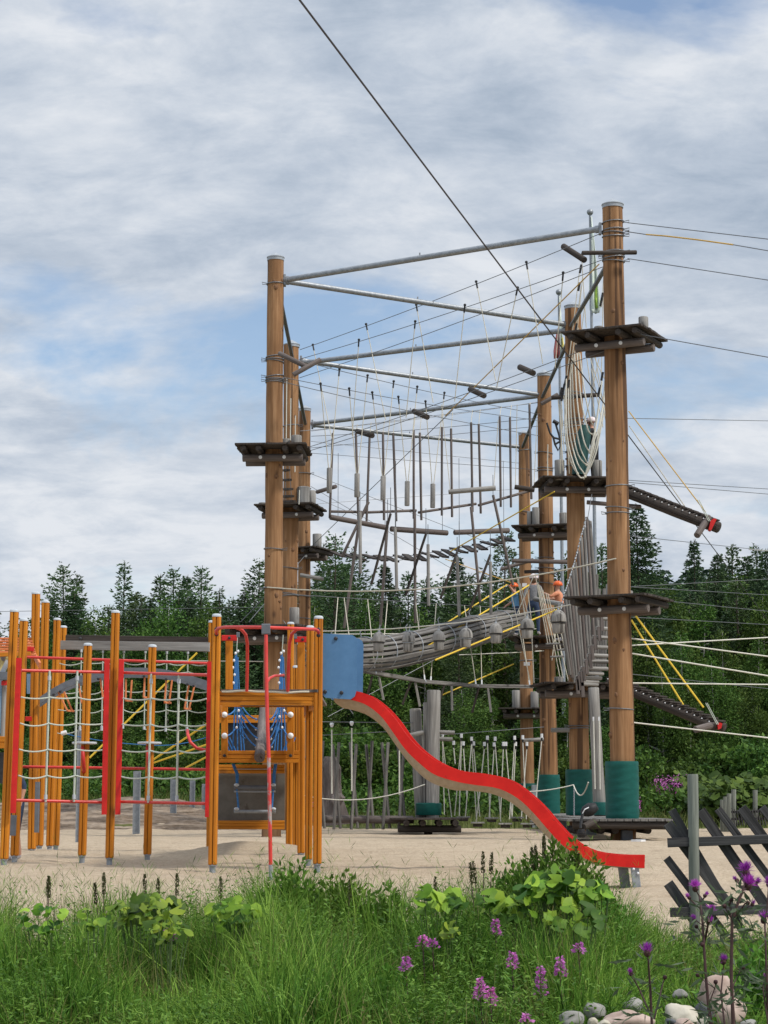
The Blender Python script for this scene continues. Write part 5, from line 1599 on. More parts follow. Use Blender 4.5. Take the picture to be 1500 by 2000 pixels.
PD = {'r1': (1211, 1300, 37.5, .232, .192, 402), 'r2': (1129.5, 1400, 45.2, .225, .185, 600), 'r3': (1069, 1300, 52.4, .222, .178, 732), 'r4': (1028, 1300, 61, .205, .165, 848),
      'l1': (533.5, 1150, 41.1, .195, .168, 505), 'l2': (567, 1100, 49, .19, .185, 675), 'l3': (594.5, 1000, 57, .185, .165, 800)}
PL = {'r1': 'nearest and thickest brown pole at the front of the right row', 'r2': 'second brown pole of the right row, draped with the rope net', 'r3': 'third brown pole of the right row', 'r4': 'farthest brown pole of the right row',
      'l1': 'nearest brown pole of the left row, rising behind the play tower', 'l2': 'second brown pole of the left row', 'l3': 'farthest brown pole of the left row'}
PX = {}; POLE = {}
DECKZ = .39
for k, (px, py, D, rb, rt, yt) in PD.items():
    x = W(px, py, D).x; zt = W(px, yt, D).z; z0 = height(x, D)
    PX[k] = (x, D)
    e = thing('course_pole', PL[k], 'pole', (x, D, z0), 'brown poles of the ropes course')
    POLE[k] = e
    ph = R.uniform(0, 99); n = 46; seg = 22
    vs = []; fs = []
    for i in range(n):
        t = i / (n - 1); z = z0 - .3 + (zt - z0 + .3) * t
        r = rb + (rt - rb) * t
        ox = .025 * noise.noise(V((ph, t * 3, 0))); oy = .025 * noise.noise(V((ph, t * 3, 9)))
        for s in range(seg):
            a = 2 * PI * s / seg
            rr = r * (1 + .05 * noise.noise(V((math.cos(a) * .8 + ph, math.sin(a) * .8, z * .9))) + .02 * noise.noise(V((math.cos(a) * 2.5 + ph, math.sin(a) * 2.5, z * 2.5))))
            vs.append(V((x + ox + rr * math.cos(a), D + oy + rr * math.sin(a), z)))
    for i in range(n - 1):
        for s in range(seg): fs.append((i * seg + s, i * seg + (s + 1) % seg, (i + 1) * seg + (s + 1) % seg, (i + 1) * seg + s))
    fs.append(tuple((n - 1) * seg + s for s in range(seg)))
    mb = MB(); mb.add(vs, fs)
    for q in range(int((zt - z0) * 1.6)):
        a = -PI / 2 + R.uniform(-1.4, 1.4); z = R.uniform(z0 + 1.2, zt - .4); t = (z - z0) / (zt - z0); r = rb + (rt - rb) * t
        kr = R.uniform(.03, .06); kd = r - kr * .62
        mb.ball(V((x + kd * math.cos(a), D + kd * math.sin(a), z)), kr, 9, 6, (1, 1, 1.25), 1, .12)
    mb.build('log', [M['pole'], M['pole_knot']], e, sm=True)
    # sheet metal cap
    MB().lathe(V((x, D, zt - .05)), V((0, 0, 1)), [(0, rt * 1.04), (.055, rt * 1.05), (.06, rt * 1.1), (.075, rt * 1.1), (.075 + rt * .62, .012)], 24).build('cap', M['cap_metal'], e, sm=True)
def ring(k, y, n=1, loose=True):
    x, D = PX[k]; z = W(750, y, D).z
    px_, py_, D_, rb, rt, yt = PD[k]
    zt = W(px_, yt, D).z; r = rb + (rt - rb) * z / zt + .012
    mb = MB()
    for i in range(n):
        zz = z - .06 * i; tl = R.uniform(-.03, .03)
        pts = [V((x + r * math.cos(a), D + r * math.sin(a), zz + tl * math.cos(a + i))) for a in [2 * PI * j / 20 for j in range(21)]]
        mb.tube(pts, .011, 5)
        if loose:
            s = R.choice((-1, 1))
            mb.tube([V((x + s * r * .9, D - r * .4, zz)), V((x + s * (r + .09), D - r * .5, zz + .02)), V((x + s * (r + .08), D - r * .55, zz - .03)), V((x + s * r * .9, D - r * .45, zz - .02))], .008, 5)
    mb.build('wire_band', M['cable'], POLE[k])
for k, ys_ in {'r1': ((435, 1), (450, 3), (493, 2), (505, 2), (950, 1), (993, 1), (1003, 1), (1385, 1)), 'l1': ((555, 1), (697, 2), (706, 1), (736, 3), (744, 1), (1073, 1), (1150, 1)), 'l2': ((832, 1), (1110, 1), (1160, 2)), 'l3': ((925, 1), (955, 1), (1165, 1), (1208, 1)),
              'r2': ((768, 2), (820, 3), (835, 1), (850, 1), (866, 1), (884, 1), (898, 1), (912, 1), (1418, 2)), 'r3': ((885, 1), (915, 2), (1090, 1), (1110, 1), (1120, 1), (1140, 1)), 'r4': ((880, 1), (1000, 1), (1290, 1))}.items():
    for y, n in ys_: ring(k, y, n)

def platform(k, y_edge, yaw, su=1.7, sv=1.55, stubs=(), dv=0.0, z=None, name='platform', parent=None, pos=None):
    """boards on round joists, clamped to the pole by two bolted logs"""
    x, D = PX[k] if pos is None else pos
    if z is None: z = W(750, y_edge, D - sv * .45).z
    par = parent or POLE[k]
    fr = Matrix.Translation((x, D, z)) @ Matrix.Rotation(math.radians(yaw), 4, 'Z')
    T = lambda u, v, w=0: fr @ V((u, v, w))
    r = .23
    mb = MB(); nb = 12; bw = sv / nb
    for i in range(nb):
        v = -sv / 2 + bw * (i + .5) + dv
        hw = su / 2 * (1 - .05 * max(0, abs(v - dv) / (sv / 2) - .35)) + R.uniform(-.012, .012)
        mb.bar(T(-hw, v, R.uniform(-.004, .004)), T(hw, v, R.uniform(-.004, .004)), bw - .012, .038, V((0, 0, 1)), .004)
    o = mb.build(name, M['weather_dark'], par, frame=fr)
    for u in (-su * .38, -su * .17, su * .2, su * .4):
        log('joist', T(u, -sv * .47 + dv, -.085), T(u, sv * .47 + dv, -.085), .062, M['weather_dark'], o, n=4)
    for s in (-1, 1):
        b_ = log('clamp_beam', T(-su * .42, s * (r + .055) + .0, -.215), T(su * .42, s * (r + .055), -.215), .078, M['weather_brown'], o, n=5)
        if s < 0:
            for u in (-.24, .24):
                mb = MB(); d_ = (T(0, -1) - T(0, 0)).normalized()
                c = T(u, -(r + .055) - .078, -.215)
                mb.lathe(c, d_, [(-.02, .036), (.008, .036), (.010, .012), (.024, .010)], 14)
                mb.build('washer', M['white'], b_)
    for (u, v, h, rr) in stubs:
        log('stub_post', T(u, v, -.02), T(u, v, h), rr, M['weather'], o, n=3)
    return o
platform('r1', 641, -26, 1.6, 1.55, ((-.42, .30, .30, .09), (.55, .05, .33, .09)))
platform('r1', 1163, -28, 1.62, 1.55, ((-.28, .3, .32, .09), (.0, .5, .2, .08)))
platform('l1', 867, -3, 1.45, 1.5, ((.42, .35, .35, .11), (.2, .45, .3, .08)))
platform('l1', 1222, -20, 1.75, 1.6, ((.3, .4, .45, .1),))
platform('l2', 984, -12, 1.5, 1.5, ((.32, .0, .5, .16), (.5, .1, .42, .1), (-.62, -.3, .1, .1)))
platform('l3', 1069, -24, 1.35, 1.4, ((.45, -.1, .42, .13),))
platform('r2', 932, 4, 1.75, 1.6, ((-.42, -.45, .42, .11), (.42, -.45, .42, .11)))
platform('r3', 1025, -14, 1.6, 1.5, ((-.35, -.2, .42, .1), (-.2, -.35, .5, .09), (.45, .1, .4, .11)))
platform('r3', 1243, -10, 1.9, 1.6, ())
platform('r4', 1383, -8, 1.6, 1.5, ((-.3, -.2, .55, .12), (.25, -.25, .5, .12)))
platform('r2', 1334, 8, 1.9, 1.6, ((-.5, -.3, .15, .1),))

# green pads round the feet of the right row
def pad(k, y0, y1, r, name='pad'):
    x, D = PX[k]; z0 = max(W(750, y1, D).z, .36); z1 = W(750, y0, D).z
    mb = MB(); n = 26; seg = 30; vs = []; fs = []
    for i in range(n):
        t = i / (n - 1); z = z0 + (z1 - z0) * t
        for s in range(seg):
            a = 2 * PI * s / seg
            rr = r * (1 + .018 * math.sin(z * 42 + 2 * math.sin(a * 2)) * (.5 + .5 * math.sin(a * 3 + 1)) + .02 * noise.noise(V((math.cos(a), math.sin(a), z * 3 + x))))
            if i in (0, n - 1): rr *= .965
            vs.append(V((x + rr * math.cos(a), D + rr * math.sin(a), z)))
    for i in range(n - 1):
        for s in range(seg): fs.append((i * seg + s, i * seg + (s + 1) % seg, (i + 1) * seg + (s + 1) % seg, (i + 1) * seg + s))
    fs.append(tuple((n - 1) * seg + s for s in range(seg)))
    mb.add(vs, fs); o = mb.build(name, M['pad'], POLE[k], sm=True)
    return o
pad('r1', 1487, 1599, .305); pad('r2', 1503, 1592, .30); pad('r3', 1513, 1590, .285); pad('r4', 1530, 1590, .27)

# ------------------------------------------------------------------ steel pipes between the poles
def PP(k, px, py, dD=0): return W(px, py, PX[k][1] + dD)
def pipe(label, p, q, r=.058):
    mb = MB(); mb.tube([p, q], r, 14)
    o = mb.build('steel_pipe', M['steel'], None, frame=axis_frame(p, q), sm=True)
    tag(o, label, 'steel pipe', 'steel pipes bracing the ropes course')
    d = (q - p).normalized()
    fl = MB()
    for e, s in ((p, 1), (q, -1)):
        fl.tube([e + d * s * .0, e + d * s * .09], r * 1.28, 12)
        fl.bar(e + V((0, 0, -.11)), e + V((0, 0, .11)), .12, .05, V((1, 0, 0)), .006)
    fl.build('bracket', M['steel_matt'], o, frame=WMAT[o.name])
    cl = MB()
    for t in (.45, ):
        c = p.lerp(q, t); cl.bar(c, c + V((0, 0, r + .05)), .03, .03, V((1, 0, 0)))
    cl.build('clip', M['steel_matt'], o, frame=WMAT[o.name])
    return o
pipe('topmost pipe from the nearest left pole up to the nearest right pole', PP('l1', 556, 547), PP('r1', 1172, 447))
pipe('pipe from the nearest left pole to the second right pole', PP('l1', 556, 549, .1), PP('r2', 1106, 634))
pipe('pipe from the second left pole up to the second right pole', PP('l2', 590, 709), PP('r2', 1106, 645))
pipe('pipe from the second left pole to the third right pole', PP('l2', 588, 704, .1), PP('r3', 1056, 771))
pipe('pipe from the farthest left pole up to the third right pole', PP('l3', 610, 828), PP('r3', 1056, 773))
pipe('lowest pipe from the farthest left pole to the farthest right pole', PP('l3', 610, 830, .1), PP('r4', 1018, 873))
def row(label, a, za, b, zb, off=0.0, r=.046):
    (x0, y0), (x1, y1) = PX[a], PX[b]
    p, q = V((x0 + off, y0 + .2, za)), V((x1 + off, y1 - .2, zb))
    mb = MB(); mb.tube([p, q], r, 12)
    tag(mb.build('steel_pipe', M['darksteel'], None, frame=axis_frame(p, q), sm=True), label, 'steel pipe', 'steel pipes bracing the ropes course')
row('dark pipe along the right row between its first and second poles', 'r1', W(750, 505, 37.5).z, 'r2', W(750, 640, 45.2).z, -.06)
row('dark pipe along the right row between its second and third poles', 'r2', W(750, 655, 45.2).z, 'r3', W(750, 778, 52.4).z, -.06)
row('dark pipe along the right row between its third and fourth poles', 'r3', W(750, 778, 52.4).z, 'r4', W(750, 875, 61).z, -.06)
row('dark pipe along the left row between its first and second poles', 'l1', W(750, 545, 41.1).z, 'l2', W(750, 700, 49).z, .02)
row('dark pipe along the left row between its second and third poles', 'l2', W(750, 700, 49).z, 'l3', W(750, 830, 57).z, .02)
# cross logs tied to the poles
def xlog(label, p, q, r=.05, mat='weather_brown', name='cross_log', group='logs tied across the poles', **k):
    return tag(log(name, p, q, r, M[mat], None, **k), label, 'log', group)
xlog('dark cross log tied to the nearest right pole near its top', W(1137, 494, 37.0), W(1243, 493, 37.2), .042, 'weather_dark')
xlog('cross log behind the nearest right pole below the net platform', W(1146, 981, 44.8), W(1252, 990, 44.8), .048)
xlog('cross log on the second right pole just above the green mat', W(1077, 777, 44.8), W(1170, 771, 44.8), .05, 'weather_dark')
xlog('thick short log leaning on the third right pole near its top', W(1057, 789, 51.9), W(1090, 770, 51.9), .055, 'weather_brown')
xlog('log at the nearest left pole pointing down to the right', W(545, 690, 40.7), W(600, 717, 40.4), .05, 'weather_brown')
xlog('log at the nearest left pole pointing up to the right', W(573, 732, 40.3), W(626, 702, 40.4), .05, 'weather_brown')
xlog('pale short log on the farthest left pole below its platform', W(586, 1123, 56.4), W(632, 1131, 56.4), .055, 'weather')
xlog('long pole across the third and fourth right poles', W(1000, 1095, 51.8), W(1118, 1098, 52), .055, 'weather_brown')
xlog('pole leaning from the fourth right pole to the upper left', W(978, 1112, 55), W(1042, 1093, 55), .05, 'weather_brown')
xlog('short dark log between the third and fourth right poles', W(1024, 1117, 52), W(1052, 1116, 52), .045, 'weather_dark')
xlog('grey log across the third right pole above the beehive logs', W(1045, 1170, 51), W(1094, 1180, 48), .06, 'weather')
xlog('grey cross log low on the second right pole', W(1076, 1426, 45), W(1112, 1426, 45), .05, 'weather')

# ------------------------------------------------------------------ steel cables and ropes between poles
def cable(label, p, q, r=.008, mat='cable', s=0.0, name='steel_cable', group='steel cables of the ropes course', clamps=0):
    pts = sag(p, q, s, 12) if s else [p, q]
    o = MB().tube(pts, r, 6).build(name, M[mat], None, frame=Matrix.Translation(p), sm=True)
    return tag(o, label, 'cable' if 'cable' in name else 'rope', group)
C1 = (PP('l2', 586, 683), PP('r1', 1178, 454)); C2 = (PP('l2', 584, 702), PP('r1', 1178, 507)); C3 = (PP('l2', 585, 738), PP('r1', 1178, 521))
CA = (PP('l1', 553, 737), PP('r3', 1058, 822)); CB = (PP('l1', 553, 696), PP('r3', 1058, 810)); CC = (PP('l1', 553, 746), PP('r3', 1058, 852))
F1 = (PP('l2', 588, 878), PP('r1', 1180, 668)); F2 = (PP('l2', 586, 886), PP('r1', 1180, 686))
CD = (PP('l2', 586, 842), PP('r3', 1058, 784)); CE = (PP('l3', 608, 852), PP('r3', 1058, 815))
for (a, b), l in ((C1, 'upper hand cable from the second left pole to the top of the nearest right pole'), (C2, 'second hand cable just below the upper one'), (C3, 'third thin cable rising to the nearest right pole'),
                  (CA, 'falling cable carrying the left ropes of the upright swing logs'), (CB, 'falling cable carrying the right ropes of the upright swing logs'), (CC, 'lowest falling cable from the nearest left pole'),
                  (F1, 'upper foot cable under the dark stepping logs'), (F2, 'lower foot cable under the dark stepping logs'), (CD, 'nearly level cable above the hanging thin poles'), (CE, 'farther level cable above the hanging thin poles')):
    cable(l, a, b, .0075, 'cable', .06)
for (x0, y0, k0, x1, y1, k1, r, l) in (
        (608, 862, 'l3', 1018, 905, 'r4', .007, 'thin cable between the farthest poles below the lowest pipe'), (606, 885, 'l3', 1054, 918, 'r3', .007, 'thin cable from the farthest left pole to the third right pole'),
        (606, 875, 'l3', 1056, 832, 'r3', .007, 'thin rising cable behind the hanging thin poles'), (607, 925, 'l3', 1018, 1085, 'r4', .007, 'thin cable falling from the farthest left pole towards the far platform'),
        (607, 950, 'l3', 1018, 1190, 'r4', .007, 'long falling cable behind the plank bridge'), (607, 968, 'l3', 700, 1008, 'l3', .007, 'short slack cable at the farthest left platform'),
        (590, 1085, 'l3', 885, 800, 'r2', .009, 'dark cable slanting up from the left platforms across the swing logs'), (553, 1160, 'l1', 1058, 1192, 'r3', .008, 'thin cable that carries the ropes of the balance beam'),
        (553, 1128, 'l1', 470, 1215, 'l1', .008, 'short guy cable from the nearest left pole down to the left'), (486, 1215, 'l1', 600, 1080, 'l3', .007, 'thin cable crossing in front of the left poles'),
        (606, 985, 'l3', 1010, 955, 'r4', .006, 'thin level cable behind the row of thin poles'), (608, 842, 'l3', 1056, 786, 'r3', .006, 'thin cable following the third pipe'),
        (553, 1212, 'l1', 690, 1395, 'l1', .008, 'guy rope from the nearest left pole to the low course'), (640, 1400, 'l2', 1005, 1205, 'r3', .007, 'thin cable rising under the barrel bridge')):
    cable(l, PP(k0, x0, y0), PP(k1, x1, y1), r, 'cable')
def rope(label, p, q, r, mat, s=0.0, group='ropes of the ropes course'):
    return cable(label, p, q, r, mat, s, 'rope', group)
rope('white hand rope from the nearest left pole to the nearest right pole', PP('l1', 522, 1147, -.2), PP('r1', 1203, 1091, -.25), .014, 'rope_cream', .28)
rope('white rope level above the beehive logs, upper one', PP('l1', 553, 1232), PP('r1', 1190, 1165), .012, 'rope_white', .2)
rope('white rope level above the beehive logs, lower one', PP('l1', 553, 1238), PP('r3', 1050, 1228), .010, 'rope_white', .05)
rope('white rope crossing behind the play tower', W(290, 1290, 42), W(530, 1292, 41), .010, 'rope_white')
rope('white rope at the barrel bridge end', W(897, 1279, 50), W(1018, 1274, 52), .012, 'rope_white')
rope('short white rope between the third and second right poles', W(1045, 1272, 51), W(1062, 1271, 52), .012, 'rope_white')
for x0, y0, x1, y1, r, D0, D1, m_, l in (
        (1170, 516, 870, 812, .012, 37.2, 47, 'rope_ochre', 'ochre rope running down from the top of the nearest right pole'),
        (1083, 960, 880, 1077, .014, 44.4, 50, 'rope_yellow', 'yellow rope from the net platform down to the left'),
        (990, 1142, 850, 1231, .016, 52, 48, 'rope_yellow', 'upper yellow rope behind the barrel bridge'),
        (1033, 1143, 820, 1271, .018, 51, 45, 'rope_yellow', 'middle yellow rope passing in front of the barrel bridge'),
        (1097, 1187, 850, 1289, .018, 44, 42, 'rope_yellow', 'yellow rope slanting across the beehive logs'),
        (1003, 1297, 855, 1361, .016, 53, 50, 'rope_yellow', 'yellow rope under the balance beam'),
        (1004, 1140, 870, 1092, .010, 52, 50, 'rope_ochre', 'thin ochre rope above the barrel bridge'),
        (385, 1275, 175, 1480, .020, 40, 40, 'rope_yellow', 'upper yellow rope seen through the rope wall'),
        (410, 1410, 290, 1490, .020, 40, 41, 'rope_yellow', 'middle yellow rope behind the rope wall'),
        (410, 1452, 300, 1490, .018, 40, 41, 'rope_yellow', 'yellow rope with red mark behind the rope wall'),
        (410, 1475, 362, 1500, .018, 40, 41, 'rope_yellow', 'lowest yellow rope behind the rope wall'),
        (1238, 1198, 1374, 1382, .021, 44.6, 43.6, 'rope_yellow', 'near yellow rope holding the lower landing ramp'),
        (1233, 1211, 1343, 1391, .021, 45.4, 44.4, 'rope_yellow', 'far yellow rope holding the lower landing ramp'),
        (1228, 803, 1378, 1000, .014, 44.8, 44.2, 'rope_ochre', 'near pale yellow rope holding the upper landing ramp'),
        (1229, 832, 1337, 988, .012, 45.6, 45.2, 'rope_cream', 'far pale rope holding the upper landing ramp')):
    rope(l, W(x0, y0, D0), W(x1, y1, D1), r, m_)
for y0, y1, D1, r, m_, l in ((435, 467, 34, .009, 'cable', 'uppermost cable leaving the nearest right pole to the right'), (505, 547, 34, .009, 'cable', 'third cable leaving the nearest right pole to the right'),
                           (817, 822, 60, .009, 'cable', 'level cable right of the nearest right pole'), (938, 955, 52, .008, 'cable', 'upper of two close cables right of the net platform'), (942, 965, 52, .008, 'cable', 'lower of two close cables right of the net platform'),
                           (1146, 1131, 60, .008, 'cable', 'faint rising cable in front of the right forest'), (1146, 1162, 60, .008, 'cable', 'faint falling cable in front of the right forest'), (1166, 1194, 60, .008, 'cable', 'faint cable leaving the lower front platform'), (1205, 1220, 60, .008, 'cable', 'faint cable just below the lower front platform'),
                           (1246, 1282, 42, .014, 'rope_white', 'white rope falling to the right, highest at the pole'), (1261, 1245, 46, .014, 'rope_white', 'white rope rising slightly to the right'), (1275, 1320, 41, .015, 'rope_white', 'steepest white rope falling to the right'),
                           (1334, 1337, 44, .014, 'rope_white', 'level white rope right of the nearest pole'), (1316, 1345, 60, .008, 'cable', 'faint cable between the white ropes'), (1410, 1441, 41, .014, 'rope_white', 'lowest white rope passing behind the lower ramp')):
    cable(l, W(1226, y0, 38 if D1 < 50 else 45), W(1500 + 60, y1 + (y1 - y0) * .22, D1), r, m_, 0, 'rope' if 'rope' in m_ else 'steel_cable', 'lines leaving the course to the right')
MBp = [W(1222, 452, 37.6), W(1262, 458, 37.3), W(1300, 461, 37), W(1360, 468, 36.5), W(1432, 478, 36), W(1560, 500, 35)]
tag(MB().tube(MBp, .009, 6).build('steel_cable', M['cable'], None, frame=Matrix.Translation(MBp[0])), 'second cable at the top with an orange brown sleeve on it', 'cable', 'lines leaving the course to the right')
tag(MB().tube([p + V((0, -.001, 0)) for p in MBp[1:5]], .014, 8).build('cable_sleeve', M['rope_ochre'], None, frame=Matrix.Translation(MBp[1])), 'orange brown sleeve on a cable at the top right', 'sleeve')
cable('thin cable from the upper front platform to the right edge', W(1245, 652, 36.8), W(1580, 712, 33), .009, 'cable')
cable('thin cable high above the forest at the right edge', W(1225, 1046, 45), W(1560, 1082, 60), .008, 'cable')
cable('white cable end above the forest at the right edge', W(1463, 1073, 52), W(1560, 1080, 50), .014, 'rope_white')
cable('thin wire crossing the sky above the forest behind the orange posts', W(-40, 1195, 62), W(520, 1186, 60), .008, 'cable')
# zip line
zp, zq = W(540, -60, 21), W(1512, 1228, 76)
zp = zp + (zp - zq) * .5
zl_ = cable('long dark zip line crossing the whole sky', zp, zq, .0135, 'cable_dark', 0, 'zip_line', 'zip line')

# ------------------------------------------------------------------ dark stepping logs on two foot cables
def hang(mb, p, q, r=.009): mb.tube([p, q], r, 5)
steps = [((1100, 481), (1142, 508)), ((1015, 717), (1042, 729)), ((918, 760), (946, 773)), ((808, 803), (835, 815)), ((697, 842), (728, 851)), ((619, 961), (656, 950))]
sl_ = ['dark stepping log near the top of the nearest right pole', 'dark stepping log left of the zip line below the second pipe', 'dark stepping log in the middle above the thin poles', 'dark stepping log on the third pipe', 'dark stepping log at the left end of the foot cables', 'slanting brown log beside the first upright swing log']
for i, ((x0, y0), (x1, y1)) in enumerate(steps):
    D = on(F1[0], F1[1], min(1170, max(600, x0))).y
    p, q = W(x0, y0, D + .35), W(x1, y1, D - .25)
    e = thing('stepping_log', sl_[i], 'log', p, 'dark stepping logs hung on cables')
    log('log', p, q, .062 if i < 5 else .05, M['weather_dark' if i < 5 else 'weather_brown'], e, n=4)
def clip_rope(mb, mc, p, q, r=.0095):
    mc = mb
    """rope with a dark clamp where it grips the cable"""
    d = (q - p).normalized()
    mb.tube([p, q], r, 5)
    mc.tube([p - d * .01, p + d * .16], .020, 6, True, 1); mc.ball(p, .032, 6, 4, (1, 1, 1), 1)
hr = thing('hand_ropes', 'fan of thin cream ropes hung from the two upper hand cables', 'rope', C1[0])
mb, mc = MB(), MB()
for (xt, xb, yb) in ((611, 648, 856), (715, 753, 834), (813, 846, 795), (930, 968, 752), (1028, 1060, 716)):
    clip_rope(mb, mc, on(*C1, xt), on(*F1, xb))
for (xt, xb, yb) in ((701, 688, 0), (811, 793, 0), (908, 888, 0), (1011, 970, 0), (1100, 1084, 0)):
    clip_rope(mb, mc, on(*C2, xt), on(*F2, xb))
mb.build('rope', [M['rope_cream'], M['black']], hr, sm=True)

# ------------------------------------------------------------------ upright swing logs on two ropes each
for i, (x, y0, y1, ta, tb) in enumerate(((643, 914, 963, 626, 663), (697, 925, 971, 682, 718), (748, 930, 977, 727, 769), (795, 940, 988, 778, 815), (845, 945, 992, 831, 868))):
    a, b = on(*CA, ta), on(*CB, tb)
    D = (a.y + b.y) / 2
    p, q = W(x, y1, D), W(x + .5, y0, D)
    e = thing('swing_log', 'upright grey swing log on a pair of ropes, %s from the left of five' % ORD[i], 'swing log', q, 'upright swing logs')
    log('log', p, q, .058, M['weather'], e, n=3)
    mb, mc = MB(), MB()
    clip_rope(mb, mc, a, q + V((-.02, 0, 0))); clip_rope(mb, mc, b, q + V((.02, 0, 0)))
    mb.build('rope', [M['rope_cream'], M['black']], e, sm=True)

# ------------------------------------------------------------------ hanging frames of thin poles
def cD(px): return 49.0 + (px - 566) / 503 * 3.2
thin = [((650, 846), (644, 1012)), ((695, 846), (700, 1015)), ((722, 852), (716, 1018)), ((748, 845), (750, 1016)), ((768, 846), (774, 1018)), ((808, 840), (808, 1013)), ((820, 845), (823, 1016)), ((863, 834), (863, 1007)), ((881, 837), (883, 1010)),
        ((920, 825), (923, 1000)), ((935, 828), (939, 1003)), ((976, 813), (978, 990)), ((996, 815), (998, 991)), ((1034, 790), (1038, 975))]
rails = [((646, 999), (707, 1000), 0, 1), ((711, 1001), (813, 997), 2, 5), ((817, 1001), (930, 984), 6, 9), ((934, 987), (1041, 957), 10, 13)]
extra = {0: (), 1: (3, 4), 2: (7, 8), 3: (11, 12)}
for i, (a, b, h0, h1) in enumerate(rails):
    e = thing('pole_swing', 'thin brown rail hung on long thin poles, %s from the left of four' % ORD[i], 'pole swing', W(a[0], a[1], cD(a[0])), 'rails hung on long thin poles')
    log('rail', W(*a, cD(a[0])), W(*b, cD(b[0])), .034, M['weather_brown'], e, n=5)
    for h in (h0, h1) + extra[i]:
        (xt, yt), (xb, yb) = thin[h]; D = cD(xt)
        log('hanger_pole', W(xb, yb, D - .09), W(xt, yt, D - .09), .030, M['weather_brown'], e, n=4)
        t_ = on(*CD, min(1050, max(592, xt + 3)))
        MB().tube([W(xt, yt, D - .09), t_], .008, 5).build('rope', M['rope_cream'], e)
thick = [((645, 1010), (757, 1031)), ((763, 1033), (874, 1041)), ((887, 1040), (994, 1036))]
for i, (a, b) in enumerate(thick):
    p, q = W(*a, cD(a[0]) - .5), W(*b, cD(b[0]) - .5)
    e = thing('swing_beam', 'thick brown log hung level on two thin chains, %s from the left of three' % ORD[i], 'swing beam', p, 'thick logs hung level')
    log('log', p, q, .066, M['weather_brown'], e, n=6)
    mb = MB()
    for xx, top in (((660, 885), (752, 930)), ((773, 900), (864, 900)), ((897, 895), (984, 900)))[i]:
        c = p.lerp(q, (xx - a[0]) / (b[0] - a[0])); mb.tube([c, V((c.x, c.y, W(xx, top, c.y).z))], .007, 5)
    mb.build('chain', M['cable'], e)
for i, (a, b, l) in enumerate((((876, 961), (968, 953), 'pale log hung level among the thin poles'), ((1005, 951), (1044, 957), 'short dark log at the right end of the thin poles'))):
    p, q = W(*a, 47.5), W(*b, 47.5)
    e = thing('swing_beam', l, 'swing beam', p, 'logs hung among the thin poles')
    log('log', p, q, .058, M['weather' if i == 0 else 'weather_dark'], e, n=4)
    mb = MB(); mb.tube([p.lerp(q, .04), W(a[0] - (14 if i == 0 else -5), 790, 47.5)], .008, 5); mb.tube([p.lerp(q, .96), W(b[0] + 5, 820, 47.5)], .008, 5)
    mb.build('rope', M['rope_cream'], e)

# slanting and upright poles hung below
sl = [((720, 980), (668, 1087), 0), ((700, 1030), (672, 1227), 0), ((763, 1003), (725, 1142), 1), ((757, 1017), (743, 1223), 0), ((832, 1043), (792, 1163), 1), ((810, 1000), (811, 1217), 0), ((897, 1067), (860, 1170), 1), ((920, 990), (938, 1177), 0),
      ((958, 1083), (913, 1203), 1), ((963, 967), (1002, 1143), 0), ((703, 1000), (704, 1120), 2), ((772, 1030), (775, 1153), 2), ((836, 1063), (837, 1183), 2), ((893, 1087), (897, 1203), 2), ((958, 1097), (959, 1200), 2)]
cnt = [0, 0, 0]; names = ('long grey pole hanging slightly aslant', 'dark pole hanging at a slant', 'pale upright pole hung below the plank bridge'); tot = [sum(1 for s in sl if s[2] == k) for k in range(3)]
order = {k: sorted([s for s in sl if s[2] == k], key=lambda s: s[0][0]) for k in range(3)}
for s in sl:
    (xt, yt), (xb, yb), k = s
    D = (46.5, 45.5, 44.0)[k] + (xt - 700) * .012
    p, q = W(xb, yb, D), W(xt, yt, D)
    e = thing('hanging_pole', '%s, %s from the left of %d' % (names[k], ORD[order[k].index(s)], tot[k]), 'hanging pole', q, 'poles hanging below the swing logs')
    log('pole', p, q, (.034, .030, .036)[k], M[('weather_brown', 'weather_dark', 'weather')[k]], e, n=5)
    MB().tube([q, q + V((0, 0, (.5, .6, .45)[k]))], .008, 5).build('rope', M['cable'], e)

# ------------------------------------------------------------------ plank bridge
br = thing('plank_bridge', 'slack bridge of dark planks from the far left platform to the right row', 'bridge', W(650, 1075, 56.5))
pk = [(270, 845, 330, 880), (330, 850, 405, 875), (405, 855, 455, 885), (460, 860, 520, 890), (520, 855, 590, 880), (575, 850, 625, 885), (640, 850, 690, 885), (680, 840, 755, 865), (750, 830, 812, 865), (803, 822, 865, 858), (850, 812, 925, 838), (925, 800, 980, 832), (985, 790, 1040, 820), (1030, 775, 1100, 795), (1090, 760, 1140, 785), (1140, 745, 1200, 770)]
pk = [(150, 835, 215, 862), (210, 842, 275, 872)] + pk
A_, B_ = [], []
for x0, y0, x1, y1 in pk:
    x0, y0, x1, y1 = 600 + x0 / 3, 800 + y0 / 3, 600 + x1 / 3, 800 + y1 / 3
    D = 56.3 - (x0 - 650) / 350 * 4.2
    p, q = W(x0, y0, D + .35), W(x1, y1, D - .35)
    MB().bar(p, q, .20, .045, V((0, R.uniform(-.3, .3), 1)), .005).build('plank', M['weather_dark'], br, frame=axis_frame(p, q))
    A_.append(p.lerp(q, .12)); B_.append(p.lerp(q, .88))
cb_ = MB(); cb_.tube(A_, .009, 5); cb_.tube(B_, .009, 5); cb_.build('cable', M['cable'], br)
